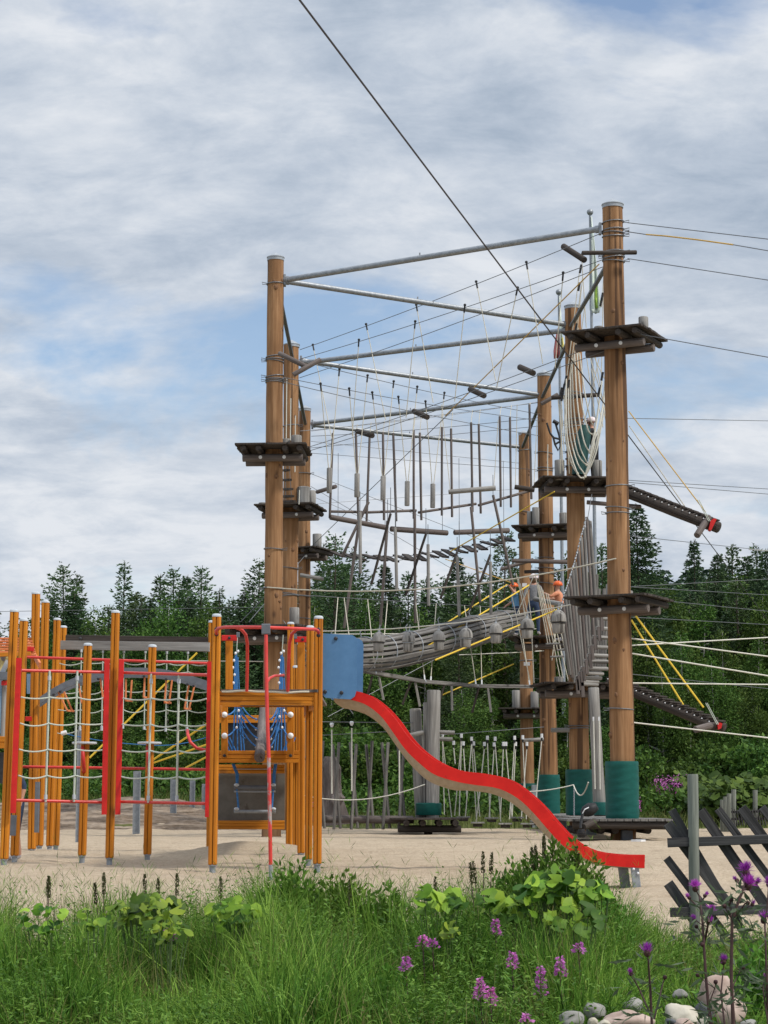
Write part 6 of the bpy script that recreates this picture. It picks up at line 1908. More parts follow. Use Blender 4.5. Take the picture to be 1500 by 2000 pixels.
# small ladder steps between the left poles
stp = thing('hanging_steps', 'column of short dark steps hung between the two front left poles', 'ladder', W(562, 905, 45))
for x0, x1, y in ((554, 563, 919), (554, 566, 938), (554, 569, 956), (554, 571, 970), (554, 574, 980)):
    p, q = W(x0, y, 45), W(x1, y - 1, 44.6)
    MB().bar(p, q, .10, .05, V((0, 0, 1)), .004).build('step', M['weather_dark'], stp)
mb = MB(); mb.tube([W(557, 860, 45), W(558, 982, 45)], .007, 5); mb.tube([W(563, 880, 44.8), W(570, 982, 44.8)], .007, 5); mb.build('cable', M['cable'], stp)
wr = thing('loose_ropes', 'short white ropes hanging beside the left poles', 'rope', W(568, 780, 47.5))
mb = MB()
for pts in ([(568, 778), (567, 860)], [(577, 812), (576, 922)], [(560, 740), (559, 865)], [(585, 957), (584, 985)]): mb.tube([W(x, y, 47.3) for x, y in pts], .013, 6)
mb.build('rope', M['rope_white'], wr)

# ------------------------------------------------------------------ barrel bridge
ctr = [(622, 1283, 41.6), (690, 1281, 42.6), (740, 1277, 43.4), (800, 1266, 44.6), (860, 1251, 46), (920, 1234, 47.6), (970, 1222, 49.2), (1014, 1212, 50.6)]
rad = [.355, .355, .35, .345, .345, .34, .32, .29]
cp = [W(*c) for c in ctr]
bb = thing('barrel_bridge', 'tube bridge of grey slats that sags between the rows of poles', 'bridge', cp[0])
mb = MB(); NS = 19
def fine(pts, n):
    m_ = len(pts); out = []
    for i in range(n):
        f = i / (n - 1) * (m_ - 1); k = min(int(f), m_ - 2); u = f - k
        p = [pts[max(0, min(m_ - 1, k + j))] for j in (-1, 0, 1, 2)]
        out.append(.5 * ((2 * p[1]) + (-p[0] + p[2]) * u + (2 * p[0] - 5 * p[1] + 4 * p[2] - p[3]) * u * u + (-p[0] + 3 * p[1] - 3 * p[2] + p[3]) * u ** 3))
    return out
cf = fine(cp, 40)
rf_ = [rad[min(int(i / 39 * 7), 6)] + (rad[min(int(i / 39 * 7), 6) + 1] - rad[min(int(i / 39 * 7), 6)]) * (i / 39 * 7 - min(int(i / 39 * 7), 6)) for i in range(40)]
for s in range(NS):
    a = 2 * PI * s / NS + R.uniform(-.05, .05); ph_ = R.uniform(0, 50); hw = R.uniform(.034, .044)
    n0, n1 = R.choice((0, 0, 1)), 39 - R.choice((0, 1, 2, 3, 4))
    vs = []; fs = []
    for i in range(n0, n1 + 1):
        t = (cf[min(i + 1, 39)] - cf[max(i - 1, 0)]).normalized(); sd_ = t.cross(V((0, 0, 1))).normalized(); u_ = sd_.cross(t)
        aa = a + .05 * noise.noise(V((ph_, i * .15, 0)))
        n_ = sd_ * math.cos(aa) + u_ * math.sin(aa); tg_ = -sd_ * math.sin(aa) + u_ * math.cos(aa)
        c = cf[i] + n_ * (rf_[i] + .022 * noise.noise(V((ph_, i * .12, 7))))
        vs += [c - tg_ * hw - n_ * .018, c + tg_ * hw - n_ * .018, c + tg_ * hw * .8 + n_ * .018, c - tg_ * hw * .8 + n_ * .018]
    m_ = n1 - n0 + 1
    for i in range(m_ - 1):
        for k in range(4): fs.append((i * 4 + k, i * 4 + (k + 1) % 4, (i + 1) * 4 + (k + 1) % 4, (i + 1) * 4 + k))
    fs += [(3, 2, 1, 0), tuple((m_ - 1) * 4 + k for k in range(4))]
    mb.add(vs, fs)
mb.build('slats', M['weather_h'], bb, frame=Matrix.Translation(cp[0]) @ (cp[-1] - cp[0]).to_track_quat('Z', 'Y').to_matrix().to_4x4())
for i, f in enumerate((.42, 1.35, 2.1, 2.95, 4.0, 5.0, 6.1)):
    k = int(f); u = f - k; c = cp[k].lerp(cp[k + 1], u); r = rad[k] + (rad[k + 1] - rad[k]) * u + .026
    t = (cp[k + 1] - cp[k]).normalized(); sd_ = t.cross(V((0, 0, 1))).normalized(); u_ = sd_.cross(t)
    MB().tube([c + (sd_ * math.cos(a) + u_ * math.sin(a)) * r + t * .1 * math.sin(a) for a in [2 * PI * j / 24 for j in range(25)]], .013, 6).build('hoop', M['steel_matt'], bb)
    top = c + u_ * r
    hb = MB(); hb.tube([top, top + V((-.03, 0, .1))], .012, 5); hb.tube([top + V((-.03, 0, .1)), top + V((.02, 0, .16))], .012, 5); hb.build('hook', M['steel_matt'], bb)

# ------------------------------------------------------------------ beehive shaped logs on a cable
bl = ('first', 'second', 'third', 'fourth', 'fifth', 'sixth', 'seventh')
H1 = (PP('l1', 553, 1234), PP('r1', 1190, 1170))
for i, (x, yt, yb, w) in enumerate(((739, 1234, 1272, 25), (797, 1234, 1273, 25), (857.5, 1231, 1270, 24.5), (909, 1226, 1264, 26), (968.5, 1217, 1256, 26), (1030, 1207, 1247, 27), (1091, 1191, 1237, 30))):
    D = 40.6 - i * .35; c0 = W(x, yb, D); H = W(x, yt, D).z - c0.z; r = pxm(w, D) / 2
    e = thing('beehive_log', 'rounded beehive shaped log hung on a rope, %s from the left of seven' % bl[i], 'hanging log', c0, 'beehive shaped logs hung in a row')
    dz = V((R.uniform(-.06, .06), 0, 1))
    b_ = MB().lathe(c0, dz, [(0, r * .72), (.02, r * .80), (H * .48, r * .86), (H * .5, r * .84)], 18).build('base', M['weather'], e, sm=True)
    MB().lathe(c0 + dz * H * .47, dz, [(0, r * .9), (.008, r * 1.06), (H * .16, r * 1.04), (H * .30, r * .94), (H * .40, r * .78), (H * .47, r * .56), (H * .515, r * .28), (H * .53, r * .05)], 18).build('dome', M['weather'], e, sm=True)
    MB().lathe(c0 + dz * H * .42, dz, [(0, r * .95), (.02, r * .96)], 18).build('band', M['steel_matt'] if i in (1, 3) else M['bolt'], e)
    mb = MB(); top = c0 + dz * H; mb.tube([top, V((top.x + .02, top.y, top.z + .14))], .012, 5)
    mb.ball(top + V((0, 0, .0)), .03, 7, 5)
    mb.build('hook', M['steel_matt'], e)

# ------------------------------------------------------------------ balance beam on V ropes
bp_ = [(640, 1296, 41.4), (697, 1308, 42.4), (747, 1317, 43.3), (826, 1331, 44.9), (933, 1340, 47.4), (1040, 1341, 50)]
CW = (PP('l1', 553, 1160), PP('r3', 1058, 1192))
bal = thing('balance_beam', 'sagging chain of grey beams hung on V shaped white ropes', 'beam', W(*bp_[1]))
for a, b in zip(bp_, bp_[1:]):
    p, q = W(*a), W(*b)
    MB().bar(p, q, .075, .085, V((0, 0, 1)), .008).build('beam', M['weather_h'], bal, frame=axis_frame(p, q))
mb, mc = MB(), MB()
BPV = [W(*b) for b in bp_]
def onbeam(px):
    for a, b in zip(BPV, BPV[1:]):
        if proj(a)[0] <= px <= proj(b)[0]: return on(a, b, px)
    return BPV[-1]
for xt, xb in ((672, 690), (660, 650), (718, 733), (757, 744), (812, 830), (852, 841), (907, 930), (938, 941), (1013, 1035)):
    a, b = on(*CW, xt), onbeam(xb); mb.tube([a, b], .0105, 5); mb.tube([b, b + (a - b).normalized() * .18], .017, 6, True, 1)
mb.build('rope', [M['rope_cream'], M['white']], bal)
rv = MB()
for x in (733, 830, 932, 1034):
    c = onbeam(x); rv.lathe(c + V((0, -.042, 0)), V((0, -1, 0)), [(0, .04), (.02, .035), (.03, .015)], 10)
rv.build('shackle', M['steel_matt'], bal)
for i, (x0, y0, x1, y1, k) in enumerate(((727, 1320, 718, 1357, 1), (740, 1322, 749, 1367, 0), (803, 1330, 786, 1376, 1), (811, 1333, 820, 1380, 0), (868, 1338, 858, 1372, 1), (882, 1340, 883, 1388, 0), (935, 1343, 922, 1392, 1), (953, 1344, 959, 1391, 0))):
    D = 43 + (x0 - 727) * .02
    p, q = W(x0, y0, D), W(x1, y1, D)
    cnt_ = sum(1 for a in (727, 740, 803, 811, 868, 882, 935, 953)[:i + 1] if True)
    e = tag(MB().bar(p, q, .05, .05, V((0, 1, 0)), .006).build('hanging_stake', M['weather_dark' if k else 'weather'], None, frame=axis_frame(p, q)), ('dark' if k else 'pale') + ' short stake hanging under the balance beam, %s from the left of eight' % ORD[i], 'stake', 'short stakes under the balance beam')

# ------------------------------------------------------------------ rope net draped at the second right pole
nt_ = thing('rope_net', 'heavy cream rope net draped at the second right pole', 'net', W(1140, 935, 44.2))
curves = [[(1106, 740), (1108, 855), (1128, 925), (1141, 933)], [(1110, 750), (1112, 840), (1126, 900), (1141, 925), (1143, 932)], [(1114, 730), (1116, 820), (1128, 885), (1146, 909)], [(1117, 700), (1121, 800), (1132, 870), (1148, 907)],
          [(1122, 690), (1128, 790), (1140, 860), (1152, 883)], [(1127, 690), (1135, 780), (1148, 838), (1157, 848)], [(1132, 690), (1141, 760), (1152, 815), (1158, 830)], [(1104, 760), (1104, 850), (1116, 905), (1132, 930)],
          [(1141, 933), (1150, 905), (1157, 870), (1168, 840), (1176, 800), (1181, 770)], [(1144, 928), (1158, 890), (1166, 860), (1172, 830), (1178, 790), (1182, 740)], [(1148, 908), (1157, 880), (1162, 840), (1168, 800), (1172, 770)],
          [(1140, 936), (1153, 912), (1164, 884), (1171, 850), (1177, 820), (1184, 780)], [(1151, 884), (1158, 858), (1166, 820), (1176, 745)], [(1150, 906), (1160, 870), (1163, 838)]]
mb = MB()
for i, c in enumerate(curves):
    cc = cr(c, 14); D0 = 44.2 + (i % 4) * .12
    mb.tube([W(x, y, D0 - .1 * math.sin(j * .3)) for j, (x, y) in enumerate(cc)], .0165, 6)
mb.build('rope', M['rope_white'], nt_, sm=True)
mb = MB()
for x0, y0, x1, y1 in ((1133, 520, 1106, 745), (1135, 560, 1110, 752), (1138, 540, 1122, 692), (1136, 500, 1145, 640), (1142, 600, 1128, 700), (1130, 640, 1114, 735), (1180, 520, 1175, 600), (1178, 580, 1174, 760), (1150, 690, 1185, 800), (1158, 690, 1184, 745), (1162, 690, 1188, 850), (1170, 700, 1140, 830), (1090, 780, 1098, 860), (1096, 780, 1102, 880), (1100, 770, 1108, 830), (1146, 700, 1165, 830), (1155, 720, 1178, 835), (1093, 790, 1100, 920), (1098, 800, 1094, 925), (1105, 790, 1112, 925)):
    mb.tube(sag(W(x0, y0, 44.4), W(x1, y1, 44.4), .03, 6), .010, 5)
for x, y in ((1134, 525), (1136, 502), (1131, 560), (1110, 750), (1105, 742), (1098, 775), (1096, 765), (1178, 530), (1176, 580), (1174, 590), (1173, 760), (1176, 735), (1170, 765), (1101, 758), (1125, 640), (1129, 610)):
    mb.bar(W(x - 1.5, y + 8, 44.3), W(x + 1.5, y - 8, 44.3), .05, .05, V((0, 1, 0)), .01, 1)
for x, y in ((1143, 931), (1146, 908), (1152, 884), (1158, 848), (1162, 838), (1118, 905), (1128, 925)): mb.ball(W(x, y, 44.15), .03, 7, 5)
mb.build('thin_rope', [M['rope_cream'], M['black']], nt_)
rm = W(1137, 885, 44.75)
tag(MB().tube(arcp([(1131, 928, 44.7), (1134, 890, 44.72), (1140, 850, 44.78), (1144, 832, 44.8)]), [.16, .17, .165, .10], 14).build('rolled_mat', M['canvas_teal'], None, frame=Matrix.Translation(rm), sm=True), 'dark green rolled mat leaning on the net platform', 'mat')
hs = thing('harness', 'black safety harness hanging beside the third right pole', 'harness', W(1088, 822, 51.6))
mb = MB()
for c in ([(1084, 824), (1092, 850), (1095, 870), (1090, 880), (1084, 868), (1080, 852)], [(1082, 855), (1094, 858)], [(1084, 868), (1094, 862)], [(1068, 826), (1074, 845), (1081, 855)]): mb.tube([W(x, y, 51.6) for x, y in c], .028, 6)
mb.tube([W(1080, 822, 51.6), W(1091, 828, 51.6)], .05, 8)
mb.build('strap', M['black'], hs)
tag(MB().tube([W(1070, 868, 51.95), W(1069.5, 900, 51.95), W(1070.5, 968, 51.95)], .014, 6).build('rope', M['rope_white'], None, frame=Matrix.Translation(W(1070, 868, 51.95))), 'single white rope hanging down the third right pole', 'rope', 'ropes of the ropes course')

# ------------------------------------------------------------------ funnel of upright logs with rungs beside the second right pole
fu = thing('log_funnel', 'funnel of upright grey logs with a chain edge and rungs', 'climbing obstacle', W(1130, 1335, 43))
tops = [(1095, 1195), (1099, 1178), (1103, 1160), (1108, 1146), (1113, 1130), (1118, 1114), (1123, 1098), (1129, 1076), (1135, 1050), (1141, 1030), (1146, 1010), (1152, 1018)]
bots = [(1113, 1318), (1117, 1324), (1121, 1328), (1126, 1332), (1131, 1332), (1136, 1328), (1140, 1318), (1145, 1306), (1149, 1292), (1153, 1278), (1160, 1258), (1168, 1240)]
for (a, b) in zip(tops, bots):
    i = tops.index(a)
    log('log', W(*b, 43.4 + .05 * i), W(*a, 43.2 + .12 * i), R.uniform(.034, .042), M[('weather_h', 'weather_brown', 'weather_h')[i % 3]], fu, n=5)
for i, x in enumerate((1158, 1163, 1168, 1173, 1178, 1183)):
    log('log', W(x - 2, 1322 - i * 3, 44.6), W(x + 2, 1150 + (i % 2) * 12 - (0 if i > 1 else 40), 44.7), .045, M['weather_h'], fu, n=4)
for y, xl, xr in ((675, 1095, 1190), (790, 1065, 1192), (890, 1020, 1192), (1000, 985, 1192), (1095, 965, 1192), (1160, 925, 1192), (1240, 890, 1192), (1295, 870, 1142), (1345, 830, 1122), (1385, 820, 1088), (1418, 878, 1080)):
    z = lambda v: 980 + v / 5.77
    yy = 1090 + y / 5.77
    p, q = W(z(xl), yy, 42.6), W(z(xr) , yy + 1.5, 42.9)
    o_ = log('rung', p, q, .042, M['weather'], fu, n=3)
    mb = MB(); mb.bar(p + V((.05, -.02, .03)), p + V((.07, -.02, -.27)), .07, .05, V((0, 1, 0)), .006); mb.build('rung_peg', M['weather_brown'], o_)
ch = MB(); tl_ = [W(x - 1, y, 43.1 + .12 * i) for i, (x, y) in enumerate(tops)]
for a, b in zip(tl_, tl_[1:]):
    m_ = max(2, int((b - a).length / .07))
    for j in range(m_):
        p = a.lerp(b, j / m_); q = a.lerp(b, (j + .7) / m_); ch.tube([p, q], .02 if j % 2 else .012, 5)
ch.build('chain', M['steel_matt'], fu)
cable('thin cable holding the upper tip of the log funnel', W(1148, 1012, 44.3), W(1156, 965, 44.5), .009, 'cable')
# white rope ladder fans
rl = thing('rope_fan', 'fan of white ropes with small rungs left of the log funnel', 'rope ladder', W(1080, 1330, 47))
mb = MB()
for x0, y0, x1, y1 in ((1008, 1120, 1028, 1208), (1012, 1128, 1026, 1207), (1016, 1140, 1033, 1207), (1043, 1124, 1010, 1198), (1030, 1150, 1040, 1230), (1045, 1120, 1070, 1258), (1050, 1138, 1075, 1258), (1052, 1142, 1082, 1258), (1056, 1146, 1086, 1256), (1060, 1152, 1095, 1330), (1066, 1158, 1100, 1325), (1070, 1160, 1110, 1330), (1085, 1235, 1078, 1290), (1096, 1236, 1114, 1320), (1088, 1236, 1098, 1285), (1083, 1190, 1082, 1200), (1000, 1165, 1036, 1334), (1039, 1247, 1043, 1334)):
    mb.tube([W(x0, y0, 46.8), W(x1, y1, 46.4)], .011, 5)
mb.build('rope', M['rope_cream'], rl)
mb = MB()
for x0, y0, x1, y1 in ((1066, 1258, 1094, 1257), (1075, 1283, 1102, 1282), (1088, 1270, 1104, 1268)): mb.tube([W(x0, y0, 46.3), W(x1, y1, 46.3)], .026, 6)
mb.build('rung', M['weather'], rl)
tag(MB().prism([W(x, y, 52.0) for x, y in ((1023, 1293), (1035, 1293), (1035, 1300), (1023, 1300))], V((0, .01, 0))).build('notice', M['paper'], None, frame=Matrix.Translation(W(1029, 1297, 52))), 'small white notice on the fourth right pole, lower one', 'sign', 'small white notices')
tag(MB().prism([W(x, y, 51.6) for x, y in ((1020, 1139), (1029, 1139), (1029, 1146), (1020, 1146))], V((0, .01, 0))).build('notice', M['paper'], None, frame=Matrix.Translation(W(1024, 1143, 51.6))), 'small white notice above the people, upper one', 'sign', 'small white notices')

# ------------------------------------------------------------------ landing ramps at the right
def ramp_thing(label, a, b, th, Da, Db, end, red, wr=.55):
    p, q = W(*a, Da), W(*b, Db)
    e = thing('landing_ramp', label, 'ramp', p, 'landing ramps at the right')
    d = (q - p).normalized(); sd_ = V((-d.y, d.x, 0)).normalized(); sd_ = sd_ if sd_.y > 0 else -sd_
    r = pxm(th, Da) / 2
    log('side_log', p - V((0, 0, r)), q - V((0, 0, r)), r, M['weather_dark'], e, n=7)
    log('side_log', p - V((0, 0, r)) + sd_ * wr, q - V((0, 0, r)) + sd_ * wr, r, M['weather_dark'], e, n=7)
    mb = MB(); n = 15
    for i in range(n):
        c = p.lerp(q, (i + .5) / n); w_ = (q - p).length / n - .025
        mb.bar(c - sd_ * .08 + V((0, 0, .012)), c + sd_ * (wr + .08) + V((0, 0, .012)), w_, .035, V((0, 0, 1)), .004)
    mb.build('tread', M['weather_dark'], e)
    mb = MB()
    for i in range(n):
        c = p.lerp(q, i / n); mb.ball(c - V((0, r + .0, r * .5)), .016, 6, 4)
    mb.build('bolt', M['white'], e)
    log('cross_log', W(*end[0], Db - .35), W(*end[1], Db + .1), .075, M['weather_brown'], e, n=4)
    MB().prism([W(x, y, Db - .1) for x, y in red], V((.02, .25, 0))).build('end_board', M['red'], e)
    mb = MB()
    for dx in (0, 3): mb.tube([W(end[1][0] - 22 + dx, b[1] - 38, Db - .1), W(end[1][0] + dx, b[1] + 4, Db - .1)], .009, 5)
    mb.build('rope_lashing', M['rope'], e)
ramp_thing('upper landing ramp of dark logs sticking out in front of the sky', (1186, 936), (1386, 1014), 22, 45.0, 43.8, ((1361, 1046), (1384, 1010)), ((1388, 1017), (1395, 1012), (1400, 1014), (1389, 1036), (1384, 1034)))
ramp_thing('lower landing ramp of dark logs in front of the forest', (1186, 1322), (1398, 1411), 18, 44.6, 43.4, ((1358, 1425), (1400, 1414)), ((1401, 1414), (1406, 1411), (1411, 1413), (1409, 1422), (1403, 1425)))

# ------------------------------------------------------------------ ground-level deck at the right row
dk = thing('low_deck', 'low weathered timber deck at the foot of the right row', 'deck', V((4.3, 38, 0)))
mb = MB()
for i in range(13):
    x = 3.30 + i * .145
    mb.bar(V((x, 36.6, DECKZ - .02)), V((x, 39.2, DECKZ - .02)), .13, .04, V((0, 0, 1)), .004)
x0 = 3.75
for i in range(96):
    y = 39.3 + i * .15
    mb.bar(V((x0 + R.uniform(-.02, .02), y, DECKZ - .02)), V((x0 + 1.15, y, DECKZ - .02)), .135, .04, V((0, 0, 1)), .004)
mb.build('boards', M['weather_h'], dk)
log('beam', W(1118, 1611, 36.7), W(1304, 1612, 36.7), .075, M['weather_dark'], dk, n=6)
log('beam', W(1118, 1609, 38.9), W(1300, 1609, 38.9), .075, M['weather_dark'], dk, n=6)
for x in (1095, 1128, 1175, 1202, 1266):
    p = W(x, 1622, 36.9); log('joist', p, p + V((.05, 2.2, 0)), .065, M['weather_dark'], dk, n=3)
log('bench_log', W(1140, 1615, 36.3), W(1162, 1604, 36.5), .06, M['weather_dark'], dk, n=3)
MB().bar(W(1224, 1645, 37.2), W(1224, 1622, 37.2), .2, .2, V((1, 0, 0)), .01).build('foot', M['grey_arch'], dk)
for y in (43, 50): MB().bar(V((4.3, y, -.1)), V((4.3, y, .33)), .2, .2, V((1, 0, 0)), .01).build('foot', M['grey_arch'], dk)
# grey post with white ropes beside the nearest right pole
gp_ = thing('grey_post', 'weathered grey post with two white ropes beside the nearest right pole', 'post', W(1168, 1590, 40.5))
log('log', W(1172, 1594, 40.5), W(1159, 1343, 40.5), .125, M['weather'], gp_, n=8, r2=.105)
MB().lathe(W(1177, 1592, 40.3), V((0, 0, 1)), [(0, .2), (.23, .205), (.25, .19)], 22).build('pad', M['pad'], gp_, sm=True)
mb = MB(); mb.tube([W(1159, 1404, 40.3), W(1162, 1541, 40.3)], .016, 6); mb.tube([W(1170, 1404, 40.3), W(1172, 1542, 40.3)], .016, 6); mb.build('rope', M['rope_white'], gp_)
mb = MB(); mb.bar(W(1159, 1408, 40.3), W(1159, 1400, 40.3), .03, .03); mb.bar(W(1170, 1408, 40.3), W(1170, 1400, 40.3), .03, .03); mb.build('clamp', M['white'], gp_)
rope('white rope sagging to the green pad of the second right pole', W(1000, 1546, 44.5), W(1120, 1533, 44.6), .013, 'rope_white', .05)
rope('short slack white rope between the second green pad and the grey post', W(1120, 1533, 44.6), W(1149, 1528, 41), .014, 'rope_white', .24)
mb = MB(); 
for j in range(24): mb.tube([W(1120.5 + (j % 2) * 1.5, 1535 + j * 2.5, 44.55), W(1121.5 + (j % 2) * -1, 1537.5 + j * 2.5, 44.55)], .014, 5)
tag(mb.build('chain', M['steel_matt'], None, frame=Matrix.Translation(W(1121, 1535, 44.55))), 'thin chain hanging down the second green pad', 'chain')
# bag and helmet left on the deck
bg = thing('bag', 'black bag lying on the edge of the low deck', 'bag', W(1152, 1600, 36.5))
mb = MB(); pts = [(1137, 1590, 36.5), (1143, 1585, 36.5), (1152, 1581, 36.5), (1161, 1580, 36.5), (1166, 1584, 36.5)]
mb.tube(arcp(pts), [.05, .1, .125, .11, .05], 12, wob=.06); mb.build('body', M['black'], bg, sm=True)
mb = MB(); mb.tube(arcp([(1137, 1590, 36.4), (1142, 1581, 36.38), (1150, 1577, 36.4), (1158, 1577, 36.42)]), .010, 6); mb.build('piping', M['white'], bg)
mb = MB(); mb.tube(arcp([(1138, 1590, 36.4), (1135, 1605, 36.35), (1134, 1618, 36.3)]), .03, 6); mb.build('strap', M['black'], bg)
hb_ = thing('helmet', 'black ribbed helmet hanging below the deck edge', 'helmet', W(1136, 1630, 36.2))
mb = MB()
for j in range(5): mb.lathe(W(1136, 1636, 36.2) + V((0, 0, .03 * j)), V((0, 0, 1)), [(0, .06 + .022 * math.sin(j * .78)), (.026, .065 + .022 * math.sin(j * .78 + .4))], 14)
mb.build('shell', M['black'], hb_, sm=True)
lt = W(1247, 1646, 34.6)
mb = MB(); mb.prism([V((lt.x + .16 * math.cos(a) * R.uniform(.6, 1.1), lt.y + .12 * math.sin(a) * R.uniform(.6, 1.1), height(lt.x, lt.y) + .02)) for a in [k * .7 for k in range(9)]], V((0, 0, .03)))
tag(mb.build('litter', M['paper'], None, frame=Matrix.Translation(lt)), 'small white scrap lying on the sand near the deck', 'litter')

# ------------------------------------------------------------------ low course in the middle
lc = thing('post_island', 'two thick grey posts on a low round timber platform', 'post', V((W(835, 1600, 45).x, 45, 0)))
log('post', W(823, 1600, 45.4), W(811, 1384, 45.4), .135, M['weather'], lc, n=8, r2=.125)
log('post', W(845, 1600, 45), W(847, 1348, 45), .145, M['weather'], lc, n=8, r2=.15)
log('post', W(836, 1600, 45.2), W(835, 1372, 45.2), .10, M['weather'], lc, n=6)
MB().lathe(W(837, 1592, 45.1), V((0, 0, 1)), [(0, .275), (.01, .285), (.25, .285), (.265, .265)], 26).build('pad', M['pad'], lc, sm=True)
mb = MB()
c_ = W(838, 1596, 45.1)
for i in range(13):
    v = -.92 + i * .153; hw = .86 * math.sqrt(max(.2, 1 - (v / 1.1) ** 2))
    mb.bar(c_ + V((-hw, v, -.03)), c_ + V((hw, v, -.03)), .14, .04, V((0, 0, 1)), .004)
pl_ = mb.build('platform', M['weather_dark'], lc)
for u in (-.5, -.15, .2, .55): log('joist', c_ + V((u, -.85, -.12)), c_ + V((u, .85, -.12)), .07, M['weather_dark'], pl_, n=3)
for v in (-.5, .4): log('joist', c_ + V((-.68, v, -.25)), c_ + V((.68, v, -.25)), .075, M['weather_dark'], pl_, n=3)
MB().bar(c_ + V((-.02, 0, -.75)), c_ + V((-.02, 0, -.2)), .18, .18, V((1, 0, 0))).build('foot', M['weather_dark'], pl_)
log('peg_log', W(800, 1437, 45), W(828, 1430, 45), .05, M['weather'], lc, n=3)
log('peg_log', W(857, 1430, 45), W(888, 1431, 45), .045, M['weather'], lc, n=3); log('peg_log', W(857, 1443, 45), W(884, 1444, 45), .045, M['weather'], lc, n=3)
xlog('long low log along the sand edge behind the play tower', W(590, 1600, 45.5), W(808, 1601, 45.2), .085, 'weather_brown', 'low_log', 'low logs at the sand edge')
xlog('pale log at head height left of the fourth right pole', W(1020, 1446, 50), W(1062, 1444, 50), .045, 'weather')
for i, x in enumerate((625, 656, 690, 721, 752, 783)):
    b_ = W(x, 1617, 45.3)
    e = thing('forked_stake', 'pair of leaning grey stakes behind the slide, %s from the left' % ORD[i], 'stake', V((b_.x, 45.3, 0)), 'forked grey stakes along the sand edge')
    log('stake', W(x + 9, 1618, 45.3), W(x - 6, 1450 + (i % 2) * 4, 45.42), .034, M['weather_h'], e, n=6)
    log('stake', W(x - 4, 1620, 45.2), W(x + 6, 1447 + (i % 3) * 3, 45.32), .034, M['weather_h'], e, n=6)
cable('upper thin cable above the forked stakes', W(560, 1409, 45), W(810, 1412, 45.3), .009, 'cable')
cable('lower thin cable along the tips of the forked stakes', W(560, 1440, 45), W(812, 1426, 45.3), .009, 'cable')
cable('thin cable above the white stirrup ropes', W(856, 1436, 45), W(1062, 1420, 50), .009, 'cable')
rope('white rope sagging between the play tower and the post island', W(560, 1545, 44.6), W(830, 1532, 44.8), .013, 'rope_white', .26)
rope('white rope running from the post island behind the slide', W(855, 1530, 44.8), W(1000, 1546, 44.5), .013, 'rope_white', .06)
for i, (x, y0, y1) in enumerate(((648, 1425, 1550), (687, 1422, 1545), (780, 1466, 1552))):
    e = thing('white_rod', 'white rod hanging from a cable behind the slide, %s from the left' % ORD[i], 'rod', W(x, y1, 44.9), 'white rods hung behind the slide')
    MB().tube([W(x, y0, 44.9), W(x, y1, 44.9)], .016, 8).build('rod', M['rope_white'], e)
    MB().lathe(W(x, y0 - 9, 44.9), V((0, 0, 1)), [(-.05, .02), (0, .045), (.03, .045), (.05, .03)], 10).build('clamp', M['white'], e)
vs_ = ((864, 1437, 868, 1591, 882, 1596), (886, 1451, 889, 1492, 0, 0), (901, 1437, 897, 1593, 888, 1593), (905, 1452, 912, 1560, 0, 0), (921, 1443, 909, 1595, 931, 1603), (925, 1452, 937, 1595, 0, 0), (946, 1453, 936, 1560, 930, 1606), (952, 1441, 957, 1600, 0, 0), (965, 1454, 955, 1600, 0, 0), (967, 1443, 978, 1605, 0, 0), (983, 1453, 977, 1600, 0, 0), (988, 1453, 1000, 1595, 0, 0), (1005, 1441, 995, 1600, 0, 0), (1007, 1453, 1000, 1595, 0, 0), (1021, 1440, 1028, 1600, 0, 0), (1029, 1453, 1018, 1600, 0, 0), (1058, 1437, 1046, 1570, 0, 0))
for i, (x, y, xa, ya, xb, yb) in enumerate(vs_):
    D = 45.2 + (x - 864) * .018
    e = thing('stirrup_rope', 'white stirrup rope hanging from a clamp behind the slide, %s from the left' % ORD[i], 'rope', W(x, y, D), 'white stirrup ropes in a row')
    mb = MB(); mb.tube([W(x, y + 8, D), W(xa, ya, D - .2)], .0125, 6)
    if xb: mb.tube([W(x, y + 8, D), W(xb, yb, D + .2)], .0125, 6)
    mb.build('rope', M['rope_white'], e)
    MB().bar(W(x, y + 4, D), W(x, y - 4, D), .075, .06, V((1, 0, 0)), .012).build('clamp', M['white'], e)
    MB().bar(W(x, y + 10, D), W(x, y + 4, D), .045, .04, V((1, 0, 0)), .006).build('clamp_pin', M['black'], e)
for i, (x, y) in enumerate(((933, 1609), (987, 1611), (1030, 1611), (905, 1598), (960, 1600), (1010, 1599), (1048, 1606))):
    e = thing('stirrup_board', 'small grey footboard hung low behind the slide, %s' % (('first of the nearer ones from the left', 'second of the nearer ones from the left', 'third of the nearer ones from the left', 'first of the farther ones from the left', 'second of the farther ones from the left', 'third of the farther ones from the left', 'the one nearest the third green pad')[i]), 'footboard', W(x, y, 45.5), 'small hanging footboards')
    D = 45 + (0 if i < 3 else 1.2)
    MB().bar(W(x - 13, y - 2, D), W(x + 13, y - 2, D), .2, .035, V((0, 0, 1)), .006).build('board', M['weather'], e)
    MB().bar(W(x - 9, y + 3, D + .02), W(x + 9, y + 3, D + .02), .16, .06, V((0, 0, 1)), .006).build('underside_block', M['weather_dark'], e)
